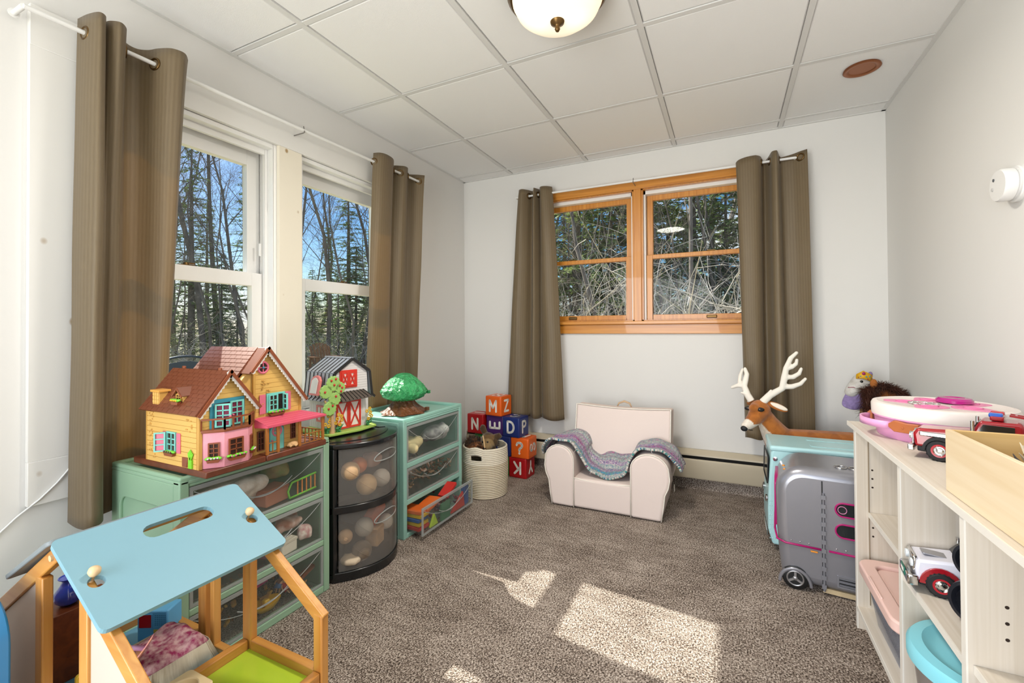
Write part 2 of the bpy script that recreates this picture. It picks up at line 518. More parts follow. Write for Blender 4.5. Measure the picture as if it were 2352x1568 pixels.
M_KNOT = knots_mat('painted_board', '#e6e4df', 7.0)
M_MULL = knots_mat('cream_board', '#e9e1cf', 9.0)

def floor():
    o = MB().box(XL, XR, YF, YB, -0.06, 0).build('floor', carpet_mat())
    struct(o, 'brown and beige flecked cut pile carpet')
floor()

def wall_left():
    mb = MB(); x0, x1 = XL - 0.16, XL
    A, B_, D, E_ = 0.735, 1.457, 1.587, 2.302
    zs, zt = 0.62, 1.963
    mb.box(x0, x1, YF, A, 0, ZC + .04)
    mb.box(x0, x1, E_, YB + .16, 0, ZC + .04)
    mb.box(x0, x1, A, E_, 0, zs)
    mb.box(x0, x1, A, E_, zt, ZC + .04)
    mb.box(x0, x1, B_, D, zs, zt)
    struct(mb.build('wall_left', M_WALL), 'white painted wall with two tall white windows')
    # flat casing boards round the pair of windows
    t = 0.019
    def board(n, y0, y1, z0, z1, m=M_KNOT, t=t):
        struct(MB().box(XL, XL + t, y0, y1, z0, z1).build('trim_%d' % n, m, bevel=0.0015), 'flat white board framing the tall windows')
    board(1, 0.595, A, 0.655, 1.963)
    board(2, 0.595, 2.445, 1.963, 2.092, t=.020)
    board(3, 0.595, 2.445, 0.518, 0.655, t=.020)
    board(4, E_, 2.445, 0.655, 1.963)
    board(5, B_, D, 0.655, 1.963, M_MULL)
wall_left()

def sash(parent, x, y0, y1, z0, z1, st, rt, rb, m, n_axis='x', th=0.034):
    """one sash: stiles, rails and a pane; built across y (n_axis x) or across x (n_axis y)"""
    def bx(mb, a0, a1, z0_, z1_, d0, d1):
        if n_axis == 'x': mb.box(d0, d1, a0, a1, z0_, z1_)
        else: mb.box(a0, a1, d0, d1, z0_, z1_)
    mb = MB()
    bx(mb, y0, y0 + st, z0, z1, x, x + th); bx(mb, y1 - st, y1, z0, z1, x, x + th)
    bx(mb, y0 + st, y1 - st, z1 - rt, z1, x, x + th); bx(mb, y0 + st, y1 - st, z0, z0 + rb, x, x + th)
    s = mb.build('sash', m, parent, bevel=0.002)
    mb = MB(); xm = x + th / 2
    bx(mb, y0 + st - .004, y1 - st + .004, z0 + rb - .004, z1 - rt + .004, xm - .002, xm + .002)
    mb.build('pane', M_GLASS, s)
    return s

def left_window(k, y0, y1):
    w = thing('window_%d' % k, 'tall white double hung window', 'window', (XL - .1, (y0 + y1) / 2, 0.62))
    del w['category']; w['kind'] = 'structure'
    mb = MB()
    x0, x1 = XL - .16, XL - .001
    z0, z1 = 0.62, 1.963
    mb.box(x0, x1, y0, y0 + .018, z0, z1); mb.box(x0, x1, y1 - .018, y1, z0, z1)
    mb.box(x0, x1, y0 + .018, y1 - .018, z1 - .022, z1); mb.box(x0, x1 + .03, y0 + .018, y1 - .018, z0, z0 + .035)
    mb.build('window_frame', M_VINYL, w, bevel=0.0015)
    mb = MB()
    for ya, yb in ((y0 + .018, y0 + .034), (y1 - .034, y1 - .018)):
        mb.box(XL - .056, XL - .040, ya, yb, z0 + .03, z1 - .02); mb.box(XL - .145, XL - .135, ya, yb, z0 + .03, z1 - .02)
    mb.box(XL - .056, XL - .040, y0 + .034, y1 - .034, z1 - .05, z1 - .02)
    mb.build('stop', M_VINYL, w, bevel=0.001)
    sash(w, XL - .094, y0 + .022, y1 - .022, 0.655, 1.335, .062, .062, .085, M_VINYL)       # lower sash, room side
    sash(w, XL - .131, y0 + .022, y1 - .022, 1.285, 1.935, .062, .078, .055, M_VINYL)       # upper sash
    ym = (y0 + y1) / 2
    mb = MB(); mb.box(XL - .094, XL - .070, ym - .03, ym + .03, 1.335, 1.341); mb.lathe([(0, .010), (.010, .009), (.012, 0)], (XL - .082, ym, 1.341), n=12); mb.bar((XL - .082, ym, 1.348), (XL - .082, ym + .035, 1.348), .008, .006)
    mb.build('sash_lock', M_BRONZE, w)
    MB().box(XL - .058, XL - .052, y1 - .052, y1 - .044, 1.42, 1.48).build('tilt_latch', M_VINYL, w)
left_window(1, 0.735, 1.457)
left_window(2, 1.587, 2.302)

def wall_back():
    y0, y1 = YB, YB + .16
    xa, xb, za, zb = -1.392, 0.292, 1.105, 2.032
    mb = MB()
    mb.box(XL - .16, xa, y0, y1, 0, ZC + .04); mb.box(xb, XR + .1, y0, y1, 0, ZC + .04)
    mb.box(xa, xb, y0, y1, 0, za); mb.box(xa, xb, y0, y1, zb, ZC + .04)
    struct(mb.build('wall_back', M_WALL), 'white painted wall with a wide wood framed window')
    # wood casing
    def tr(n, x0, x1, z0, z1, t, m):
        struct(MB().box(x0, x1, YB - t, YB, z0, z1).build('trim_%d' % n, m, bevel=.003), 'orange pine casing of the wide window')
    tr(6, xa - .060, xa + .004, 1.105, 2.028, .018, M_PINEZ); tr(7, xb - .004, xb + .060, 1.105, 2.028, .018, M_PINEZ)
    tr(8, xa - .060, xb + .060, 2.028, 2.090, .019, M_PINE)
    tr(9, xa - .065, xb + .065, 1.022, 1.087, .018, M_PINE)
    tr(10, xa - .062, xb + .062, 1.087, 1.110, .040, M_PINE)
wall_back()

def back_windows():
    for k, (x0, x1) in ((3, (-1.392, -.580)), (4, (-.530, .292))):
        w = thing('window_%d' % k, 'pine double hung window looking into brush', 'window', ((x0 + x1) / 2, YB + .05, 1.105))
        del w['category']; w['kind'] = 'structure'
        mb = MB(); y0, y1 = YB + .001, YB + .16
        mb.box(x0, x0 + .012, y0, y1, 1.105, 2.032); mb.box(x1 - .012, x1, y0, y1, 1.105, 2.032); mb.box(x0, x1, y0, y1, 1.105, 1.118)
        mb.box(x0, x1, y0, y0 + .035, 2.022, 2.032)
        mb.build('window_frame', M_PINEZ, w)
        mb = MB(); a = M_VINYL
        for xx in (x0 + .012, x1 - .024): mb.box(xx, xx + .012, YB + .036, YB + .15, 1.118, 2.032)
        mb.box(x0 + .012, x1 - .012, YB + .036, YB + .15, 1.998, 2.032)
        mb.build('jamb_liner', M_VINYL, w)
        sash(w, YB + .050, x0 + .026, x1 - .026, 1.118, 1.572, .040, .028, .036, M_PINEZ, 'y', .030)
        sash(w, YB + .084, x0 + .026, x1 - .026, 1.548, 1.998, .040, .036, .028, M_PINEZ, 'y', .030)
        xm = (x0 + x1) / 2 - (.06 if k == 3 else -.03)
        MB().box(xm - .025, xm + .025, YB + .046, YB + .076, 1.572, 1.580).build('sash_lock', M_BRONZE, w, bevel=.002)
        MB().box(xm - .032, xm + .032, YB + .040, YB + .052, 1.126, 1.146).build('sash_lift', M_BRONZE, w, bevel=.004)
    struct(MB().box(-.580, -.530, YB - .012, YB + .16, 1.105, 2.032).build('trim_11', M_PINEZ, bevel=.002), 'pine post between the two sashes of the wide window')
back_windows()

def wall_right_front():
    struct(MB().box(XR, XR + .1, YF, YB, 0, ZC + .04).build('wall_right', M_WALL), 'plain white painted wall')
    mb = MB(); y0, y1 = YF - .1, YF
    mb.box(XL - .16, -1.66, y0, y1, 0, ZC + .04); mb.box(.30, XR + .1, y0, y1, 0, ZC + .04); mb.box(-1.66, .30, y0, y1, 2.13, ZC + .04)  # gap between the wall pieces is made up to let the fill light in
    struct(mb.build('wall_front', M_WALL), 'unseen white wall with a wide opening added to admit the fill light')
wall_right_front()

def ceiling():
    c = struct(MB().box(XL - .16, XR + .1, YF - .1, YB + .16, ZC + .03, ZC + .06).build('ceiling', M_CEIL), 'suspended ceiling of white square tiles')
    T = .6096
    xs = [-1.5227 + T * i for i in range(-1, 5)]
    ys = [3.0661 - T * i for i in range(-1, 8)]
    X = [XL] + [x for x in xs if XL + .05 < x < XR - .05] + [XR]
    Y = [YB] + [y for y in ys if YF + .05 < y < YB - .02] + [YF]
    hole = (0.59, 2.618, .052)
    cache = {}
    for i in range(len(X) - 1):
        for j in range(len(Y) - 1):
            x0, x1, y1, y0 = X[i] + .013, X[i + 1] - .013, Y[j] - .013, Y[j + 1] + .013
            if y1 - y0 < .02: continue
            if x0 < hole[0] < x1 and y0 < hole[1] < y1:
                mb = MB(); n = 40; cx, cy, r = hole; inner = []; outer = []
                for k in range(n):
                    a = 2 * math.pi * (k + .5) / n; dx, dy = math.cos(a), math.sin(a)
                    inner.append((cx + dx * r, cy + dy * r))
                    s = min(((x1 - cx) / dx if dx > 0 else (x0 - cx) / dx) if abs(dx) > 1e-6 else 9, ((y1 - cy) / dy if dy > 0 else (y0 - cy) / dy) if abs(dy) > 1e-6 else 9)
                    outer.append((cx + dx * s, cy + dy * s))
                # square the corners
                for k in range(n):
                    px, py = outer[k]
                    for qx in (x0, x1):
                        for qy in (y0, y1):
                            if abs(px - qx) + abs(py - qy) < .045: outer[k] = (qx, qy)
                ring(mb, outer, inner, (0, 0, ZC + .004), (1, 0, 0), (0, 1, 0), (0, 0, 1), .02)
                o = mb.build('ceiling_tile', M_CEIL, c)
                continue
            key = (round(x1 - x0, 3), round(y1 - y0, 3))
            if key not in cache:
                w, h = (x1 - x0) / 2, (y1 - y0) / 2
                mb = MB(); b = .006
                mb.add([(-w, -h, .02), (w, -h, .02), (w, h, .02), (-w, h, .02), (-w, -h, .005), (w, -h, .005), (w, h, .005), (-w, h, .005), (-w + b, -h + b, 0), (w - b, -h + b, 0), (w - b, h - b, 0), (-w + b, h - b, 0)],
                       [(0, 1, 2, 3), (11, 10, 9, 8)] + [f for k in range(4) for f in ((k, (k + 1) % 4, 4 + (k + 1) % 4, 4 + k), (4 + k, 4 + (k + 1) % 4, 8 + (k + 1) % 4, 8 + k))])
                cache[key] = mb.mesh('ceiling_tile')
            o = link('ceiling_tile', cache[key], M_CEIL, c)
            o.location = ((x0 + x1) / 2, (y0 + y1) / 2, ZC + .002 + R.uniform(0, .0015))
    for x in X[1:-1]: MB().box(x - .0115, x + .0115, YF, YB, ZC, ZC + .026).build('main_runner', M_GRID, c)
    for y in Y[1:-1]:
        for i in range(len(X) - 1):
            MB().box(X[i] + .0115, X[i + 1] - .0115, y - .011, y + .011, ZC + .001, ZC + .024).build('cross_tee', M_GRID, c)
    for b in ((XL, XL + .020, YF, YB), (XR - .020, XR, YF, YB)): MB().box(*b, ZC - .001, ZC + .024).build('wall_angle', M_GRID, c)
    for b in ((XL, XR, YB - .016, YB), (XL, XR, YF, YF + .02)): MB().box(*b, ZC - .001, ZC + .024).build('wall_angle', M_GRID, c)
ceiling()

def heater():
    t = thing('baseboard_heater', 'long beige metal baseboard heater along the wall under the wide window', 'heater', (-.58, YB - .03, .085))
    m = mat('heater_beige', '#c6baa2', 0.45, bump=.02, scale=30); dk = mat('heater_dark', '#17130f', 0.8)
    x0, x1 = XL + .06, XR - .03
    MB().box(x0, x1, YB - .006, YB - .001, .085, .262).build('back_panel', m, t)
    mb = MB(); mb.prism([(0, 0), (-.062, 0), (-.068, .010), (-.070, .120), (-.062, .128), (-.058, .122), (-.062, .116), (-.060, .012), (0, .006)], (x0, YB - .006, .085), (0, 1, 0), (0, 0, 1), (1, 0, 0), x1 - x0)
    mb.build('front_cover', m, t, bevel=.0015)
    mb = MB(); mb.prism([(0, .178), (-.020, .180), (-.066, .158), (-.068, .148), (-.064, .150), (-.020, .172), (0, .170)], (x0, YB - .006, .085), (0, 1, 0), (0, 0, 1), (1, 0, 0), x1 - x0)
    mb.build('top_hood', m, t)
    MB().box(x0 + .01, x1 - .01, YB - .050, YB - .010, .10, .236).build('finned_element', dk, t)
    for xa in (x0, x1 - .006):
        MB().prism([(0, 0), (-.062, 0), (-.068, .010), (-.070, .150), (-.020, .180), (0, .178)], (xa, YB - .006, .085), (0, 1, 0), (0, 0, 1), (1, 0, 0), .006).build('end_cap', m, t)
heater()
struct(MB().box(XL, XR, YB - .012, YB, 0, .080).build('baseboard_back', MATS['carpet']), 'strip of brown carpet turned up the wall under the heater')

# ---------------------------------------------------------------- curtains, rods
def rod(name_label, p0, p1, posts, wall, supports):
    t = thing('curtain_rod', name_label, 'curtain rod', p0)
    MB().cyl(p0, p1, .0075, n=12).build('pole', M_RODW, t, smooth=40)
    nrm = Vector(wall)
    for p in posts:
        p = Vector(p); mb = MB()
        w = p + nrm
        mb.tube([p, p + nrm * .35, w - nrm * .02], .0075, 10); mb.cyl(w - nrm * .03, w, .014, n=12)
        mb.build('bracket', M_RODW, t, smooth=40)
    for p in supports:
        p = Vector(p); w = p + nrm; mb = MB()
        mb.tube([p + Vector((0, 0, .020)), p + Vector((0, 0, -.012)) - nrm * .10, p + Vector((0, 0, -.012)), w + Vector((0, 0, -.012))], .0028, 6)
        mb.build('support_hook', mat('hook_steel', '#8d8a86', .35, .8), t, smooth=40)
    return t
rod('thin white curtain rod above the tall windows', (-1.885, .56, 2.036), (-1.885, 2.52, 2.071), [(-1.885, .56, 2.036), (-1.885, 2.52, 2.071)], (-.069, 0, 0), [(-1.885, 1.54, 2.053)])
rod('thin white curtain rod above the wide pine window', (-1.45, 3.095, 2.066), (.375, 3.095, 2.062), [(-1.45, 3.095, 2.066), (.375, 3.095, 2.062)], (0, .088, 0), [(-.565, 3.095, 2.064)])

def curtain(label, top, bot, zt, zb, rows=46, axis='y', wall=XL, sgn=1, zrod=None, off=.09, seed=1, mid=None, jag=None):
    """grommet curtain: (along, off-wall) fold outlines at the top and hem, lofted into a rippling sheet"""
    rr = random.Random(seed)
    def P3(a, o, z): return (wall + sgn * o, a, z) if axis == 'y' else (a, wall + sgn * o, z)
    ctr_a = sum(p[0] for p in top) / len(top)
    t = thing('curtain', label, 'curtain', P3(ctr_a, off, zb), group='brown grommet curtains')
    def spline(pts, n):
        # Catmull-Rom through the outline
        out = []; k = len(pts)
        for i in range(n):
            s = i / (n - 1) * (k - 1); j = min(int(s), k - 2); f = s - j
            p = [Vector(pts[max(0, min(k - 1, j + d))]) for d in (-1, 0, 1, 2)]
            out.append(0.5 * ((2 * p[1]) + (p[2] - p[0]) * f + (2 * p[0] - 5 * p[1] + 4 * p[2] - p[3]) * f * f + (3 * p[1] - p[0] - 3 * p[2] + p[3]) * f ** 3))
        return out
    n = len(top) * 9
    A, B_ = spline(top, n), spline(bot, n)
    Mi = spline(mid, n) if mid else None
    mb = MB(); uv = []
    ph = [rr.uniform(0, 6.28) for _ in range(4)]
    lens = [0]
    for i in range(1, n): lens.append(lens[-1] + (A[i] - A[i - 1]).length)
    vs_ = []
    for j in range(rows):
        s = j / (rows - 1)
        for i in range(n):
            if Mi:
                p = A[i].lerp(Mi[i], min(1, s * 2)) if s < .5 else Mi[i].lerp(B_[i], s * 2 - 1)
            else:
                p = A[i].lerp(B_[i], s ** .8)
            w = .004 * s * math.sin(9 * s + ph[0] + i * .11) + .003 * s * math.sin(17 * s + ph[1] - i * .07)
            z0 = zt + (jag(i / (n - 1)) if jag else 0)
            z = z0 + (zb - z0) * s + (.006 * math.sin(i * .16 + ph[2]) * s)
            vs_.append(P3(p.x, max(.022, p.y + w), z))
    mb.v = vs_
    mb.f = [(j * n + i, j * n + i + 1, (j + 1) * n + i + 1, (j + 1) * n + i) for j in range(rows - 1) for i in range(n - 1)]
    me = bpy.data.meshes.new('cloth'); me.from_pydata(mb.v, [], mb.f); me.shade_smooth()
    ul = me.uv_layers.new(name='UVMap')
    for lp in me.loops:
        v = lp.vertex_index; ul.data[lp.index].uv = (lens[v % n], 1.7 * (v // n) / (rows - 1))
    link('cloth', me, M_CURT, t, solid=.0016, smooth=180)
    for i in range(n - 1):
        a, b = A[i], A[i + 1]
        if (a.y - off) * (b.y - off) > 0: continue
        f = (off - a.y) / (b.y - a.y + 1e-9); q = a.lerp(b, f); tg = (b - a).normalized()
        zr_ = zrod(q.x)
        c = Vector(P3(q.x, off, zr_)); nn = Vector(P3(tg.y, -tg.x, 0)) - Vector(P3(0, 0, 0))
        g = MB(); g.torus(c, nn, .0195, .0048, 28, 8); g.build('grommet', M_BRONZE, t, smooth=180)
    return t
def jagf(vals):
    k = len(vals)
    def f(s):
        x = s * (k - 1); j = min(int(x), k - 2); return vals[j] + (vals[j + 1] - vals[j]) * (x - j)
    return f
curtain('brown grommet curtain hanging beside the orange lit dollhouse window', [(.700, .045), (.704, .105), (.716, .150), (.736, .140), (.744, .095), (.752, .130), (.772, .152), (.796, .130), (.812, .085), (.832, .040), (.868, .032), (.892, .060), (.904, .105), (.926, .150), (.962, .160), (.992, .125)],
        [(.675, .06), (.676, .12), (.69, .165), (.720, .160), (.740, .12), (.754, .065), (.766, .060), (.785, .070), (.80, .060), (.82, .050), (.85, .045), (.875, .055), (.90, .072), (.915, .080), (.935, .075), (.945, .06)], 2.098, .445,
        zrod=lambda y: 2.036 + (y - .56) * .01786, seed=3)
curtain('brown grommet curtain hanging over the toy tree in the corner', [(2.030, .085), (2.045, .125), (2.085, .140), (2.150, .130), (2.205, .090), (2.235, .050), (2.255, .075), (2.285, .110), (2.325, .105), (2.355, .060), (2.38, .030), (2.42, .040), (2.455, .090), (2.485, .120)],
        [(1.975, .070), (1.99, .092), (2.04, .096), (2.11, .092), (2.155, .072), (2.175, .045), (2.19, .065), (2.23, .088), (2.29, .085), (2.325, .058), (2.34, .036), (2.37, .052), (2.395, .082), (2.42, .092)], 2.115, .43,
        zrod=lambda y: 2.036 + (y - .56) * .01786, seed=5)
curtain('brown grommet curtain hanging behind the letter cubes', [(-1.415, .10), (-1.405, .13), (-1.375, .140), (-1.345, .10), (-1.325, .06), (-1.300, .10), (-1.285, .13), (-1.268, .09), (-1.258, .06), (-1.25, .10), (-1.225, .135), (-1.185, .125), (-1.155, .09)],
        [(-1.525, .11), (-1.500, .145), (-1.44, .15), (-1.385, .13), (-1.345, .08), (-1.325, .12), (-1.29, .15), (-1.262, .12), (-1.25, .09), (-1.22, .13), (-1.165, .155), (-1.11, .145), (-1.065, .11)], 2.110, .400, axis='x', wall=YB, sgn=-1,
        zrod=lambda x: 2.066 - (x + 1.45) * .0022, seed=8)
curtain('brown grommet curtain hanging behind the plush deer', [(.060, .12), (.075, .135), (.115, .145), (.165, .140), (.195, .11), (.205, .06), (.222, .045), (.240, .08), (.252, .13), (.275, .145), (.288, .11), (.298, .075), (.315, .060), (.36, .066), (.40, .09), (.432, .11)],
        [(.095, .12), (.105, .15), (.135, .16), (.17, .155), (.195, .12), (.203, .07), (.225, .06), (.245, .09), (.26, .14), (.29, .15), (.315, .12), (.32, .085), (.34, .070), (.385, .08), (.425, .10), (.452, .12)], 2.092, .395, axis='x', wall=YB, sgn=-1,
        zrod=lambda x: 2.066 - (x + 1.45) * .0022, seed=11, jag=jagf([-.02, -.008, 0, .004, .0, -.01, -.01, .005, .014, .012, 0, -.01, -.005, 0, .004, .004]))

# ---------------------------------------------------------------- fixtures
def ceiling_light():
    cx, cy = -.535, 1.50
    t = thing('ceiling_light', 'flush dome ceiling light with bronze rim and frosted glass bowl', 'lamp', (cx, cy, ZC))
    MB().lathe([(.0, 0), (.175, 0), (.182, -.010), (.180, -.030), (.168, -.045), (.160, -.045), (.165, -.028), (.1, -.012), (0, -.012)], (cx, cy, ZC), n=48).build('rim', M_BRONZE, t, smooth=50)
    g = bpy.data.materials.new('lit_glass'); g.use_nodes = True
    nt = g.node_tree; N, L = nt.nodes, nt.links
    b = N['Principled BSDF']; b.inputs['Base Color'].default_value = (.9, .85, .75, 1); b.inputs['Roughness'].default_value = .25
    # two bulbs glow through the frosted bowl
    tc = N.new('ShaderNodeTexCoord'); tot = None
    for dx, dy in ((-.06, -.03), (.06, .03)):
        d = N.new('ShaderNodeVectorMath'); d.operation = 'DISTANCE'; d.inputs[1].default_value = (cx + dx, cy + dy, ZC - .075)
        L.new(tc.outputs['Object'], d.inputs[0])
        p = N.new('ShaderNodeMath'); p.operation = 'MULTIPLY'; p.inputs[1].default_value = 16.0; L.new(d.outputs['Value'], p.inputs[0])
        q = N.new('ShaderNodeMath'); q.operation = 'POWER'; q.inputs[1].default_value = 2.0; L.new(p.outputs[0], q.inputs[0])
        a = N.new('ShaderNodeMath'); a.operation = 'ADD'; a.inputs[1].default_value = 0.35; L.new(q.outputs[0], a.inputs[0])
        iv = N.new('ShaderNodeMath'); iv.operation = 'DIVIDE'; iv.inputs[0].default_value = 1.0; L.new(a.outputs[0], iv.inputs[1])
        if tot is None: tot = iv.outputs[0]
        else:
            s = N.new('ShaderNodeMath'); s.operation = 'ADD'; L.new(tot, s.inputs[0]); L.new(iv.outputs[0], s.inputs[1]); tot = s.outputs[0]
    k = N.new('ShaderNodeMath'); k.operation = 'MULTIPLY_ADD'; k.inputs[1].default_value = .55; k.inputs[2].default_value = 0.30; L.new(tot, k.inputs[0])
    L.new(k.outputs[0], b.inputs['Emission Strength']); b.inputs['Emission Color'].default_value = (1, .83, .58, 1)
    MB().lathe([(.163, -.030), (.160, -.055), (.145, -.085), (.115, -.108), (.07, -.122), (.0, -.127)], (cx, cy, ZC), n=48).build('glass_bowl', g, t, smooth=180)
    MB().lathe([(0, -.123), (.026, -.124), (.024, -.132), (.012, -.139), (.008, -.146), (.010, -.152), (.006, -.160), (0, -.162)], (cx, cy, ZC), n=20).build('finial', M_BRONZE, t, smooth=60)
    l = bpy.data.lights.new('bulb', 'AREA'); l.shape = 'DISK'; l.size = .28; l.energy = 20.0; l.color = (1, .93, .83)
    o = bpy.data.objects.new('bulb', l); C.objects.link(o); o.parent = t; o.matrix_parent_inverse = ROOT[t.name]; o.location = (cx, cy, ZC - .168)
ceiling_light()

def recessed_light():
    c = (0.59, 2.618, ZC)
    t = thing('recessed_light', 'round copper recessed ceiling light, switched off', 'lamp', c)
    m = mat('copper', '#9c6342', .36, .85)
    MB().lathe([(.052, .004), (.072, .004), (.074, -.003), (.068, -.006), (.056, -.004), (.050, .0), (.052, .004)], c, n=40).build('trim_ring', m, t, smooth=60)
    MB().lathe([(.050, 0), (.046, .028), (.040, .045)], c, n=40).build('reflector', m, t, smooth=60, solid=.001)
    MB().lathe([(.040, .046), (.02, .044), (0, .0435)], c, n=32).build('baffle', mat('baffle_dark', '#3a2418', .6, .3), t, smooth=60)
recessed_light()

def smoke_detector():
    c = Vector((XR, 1.925, 1.502)); ax = (-1, 0, 0)
    t = thing('smoke_detector', 'round white smoke detector on the plain wall', 'smoke detector', c)
    m = mat('detector_white', '#e9e8e5', .45)
    MB().lathe([(.056, 0), (.056, .010), (.053, .013), (0, .013)], c, ax, n=40).build('mounting_plate', m, t, smooth=40)
    MB().lathe([(.047, .013), (.048, .017), (.045, .019), (.050, .021), (.051, .044), (.047, .050), (0, .051)], c, ax, n=40).build('cover', m, t, smooth=40)
    MB().lathe([(0.005, .051), (.005, .0525), (0, .053)], c + Vector((0, .018, .022)), ax, n=12).build('indicator_light', mat('led_grey', '#5b6063', .3), t)
    MB().lathe([(0.006, .051), (.006, .052), (0, .0525)], c + Vector((0, .026, -.006)), ax, n=12).build('test_button', mat('button_grey', '#c9c8c6', .5), t)
smoke_detector()

def wall_cord():
    pts = [(XL + .026, .726, .66), (XL + .026, .70, .625), (XL + .026, .66, .575), (XL + .024, .62, .535), (XL + .010, .575, .495), (XL + .006, .53, .45), (XL + .006, .47, .405), (XL + .006, .40, .36), (XL + .006, .3, .30)]
    tag(MB().tube(pts, .0028, 8).build('cord', mat('cord_white', '#eeeeec', .5), smooth=180), 'thin white cord drooping across the flat white board', 'cord')
wall_cord()
# ================================================================ outdoors
ZG = -0.35
M_BARK = mat('bark_dark', '#857b73', .95, bump=.6, scale=14, var=.35, var_scale=3)
M_BARKL = mat('bark_grey', '#cfc7bc', .95, bump=.5, scale=18, var=.3, var_scale=4)
def needle_mat(name, col, col2):
    m = mat(name, col, .8, col2=col2, var_scale=1.3)
    nt = m.node_tree; N, L = nt.nodes, nt.links
    t = N.new('ShaderNodeBsdfTranslucent'); t.inputs[0].default_value = (*lin(col2), 1)
    ms = N.new('ShaderNodeMixShader'); ms.inputs[0].default_value = .45
    L.new(N['Principled BSDF'].outputs[0], ms.inputs[1]); L.new(t.outputs[0], ms.inputs[2]); L.new(ms.outputs[0], N['Material Output'].inputs[0])
    return m
M_NEEDLE = needle_mat('needles', '#839c66', '#b0c389')
M_NEEDLE2 = needle_mat('needles_light', '#aebd7e', '#d9e2ac')
def ground():
    m = mat('lawn_winter', '#cfc298', .95, bump=.8, scale=30, col2='#8d8a5c', var_scale=1.2)
    struct(MB().box(-70, 40, -30, 80, ZG - .2, ZG).build('ground', m), 'pale dormant lawn outside the windows')
ground()

def bare_tree_mesh(seed, h, r0, spread=1.0, dens=1.0, lean=0.0, low=.3):
    rr = random.Random(seed); mb = MB()
    def limb(p, d, L_, r, lvl, n):
        pts = [p.copy()]; rs = [r]; k = 5 if lvl < 2 else 3
        q = p.copy(); dd = d.copy()
        for i in range(k):
            dd = (dd + Vector((rr.gauss(0, .13), rr.gauss(0, .13), rr.gauss(.05, .06)))).normalized()
            q = q + dd * (L_ / k); pts.append(q.copy()); rs.append(r * (1 - .82 * (i + 1) / k))
        mb.tube(pts, rs, n, caps=False)
        if lvl >= 3: return
        cnt = int((9, 7, 5)[lvl] * dens * rr.uniform(.8, 1.25)) if lvl else int(20 * dens)
        for c in range(cnt):
            f = (low + (1 - low) * ((c + rr.random()) / cnt)) if lvl == 0 else rr.uniform(.2, 1)
            x = f * k; j = min(int(x), k - 1); b = pts[j].lerp(pts[j + 1], x - j); rb = rs[j] + (rs[j + 1] - rs[j]) * (x - j)
            base = (pts[j + 1] - pts[j]).normalized()
            az = rr.uniform(0, 6.283); side = base.orthogonal().normalized()
            side = Matrix.Rotation(az, 3, base) @ side
            ang = rr.uniform(.45, .95) * spread
            nd = (base * math.cos(ang) + side * math.sin(ang)).normalized()
            if lvl == 0: nl = L_ * rr.uniform(.16, .34) * (1.15 - .6 * f)
            else: nl = L_ * rr.uniform(.35, .62)
            limb(b, nd, nl, max(.003, min(rb * .45, r * .20 if lvl == 0 else r * .36)), lvl + 1, 4 if lvl == 0 else 3)
    limb(Vector((0, 0, 0)), Vector((lean, lean * .5, 1)).normalized(), h, r0, 0, 7)
    return mb.mesh('trunk_and_branches', 60, weld=False)

def fir_meshes(seed, h, wid, droop=.25, dens=1.0, lo=.08):
    rr = random.Random(seed); tr = MB(); nd = MB()
    tr.tube([(0, 0, 0), (0, 0, h * .5), (0, 0, h)], [h * .016, h * .010, .01], 7, caps=False)
    z = h * lo
    while z < h * .97:
        f = z / h; L_ = wid * (1 - f) ** .8 + .12
        nb = rr.randint(4, 6)
        for b in range(nb):
            a = rr.uniform(0, 6.283); d = Vector((math.cos(a), math.sin(a), rr.uniform(-.05, .25)))
            p0 = Vector((0, 0, z)); L2 = L_ * rr.uniform(.7, 1.15)
            pts = [p0 + d * (L2 * t) + Vector((0, 0, -droop * L2 * t * t)) for t in (0, .35, .7, 1)]
            tr.tube(pts, [.018, .013, .008, .003], 3, caps=False)
            ns = int(26 * dens * L2 / 1.2) + 4
            for s in range(ns):
                t = rr.uniform(.15, 1.0); x = t * 3; j = min(int(x), 2); p = pts[j].lerp(pts[j + 1], x - j)
                sd = Vector((-d.y, d.x, 0)).normalized() * rr.choice((-1, 1))
                dr = (d * rr.uniform(.2, .9) + sd * rr.uniform(.2, 1.0) + Vector((0, 0, rr.uniform(-.45, .1)))).normalized()
                ln = rr.uniform(.10, .26) * (1.1 - .5 * t); w = ln * rr.uniform(.12, .2)
                up = dr.cross(sd).normalized(); cr = dr.cross(up).normalized()
                e = p + dr * ln; m_ = p + dr * ln * .5
                nd.add([p, m_ + cr * w + up * w * .3, e, m_ - cr * w + up * w * .3, m_ - up * w * .35], [(0, 1, 4), (1, 2, 4), (2, 3, 4), (3, 0, 4), (0, 3, 1), (1, 3, 2)])
        z += h * rr.uniform(.018, .032)
    return tr.mesh('trunk', 60, weld=False), nd.mesh('foliage', weld=False)

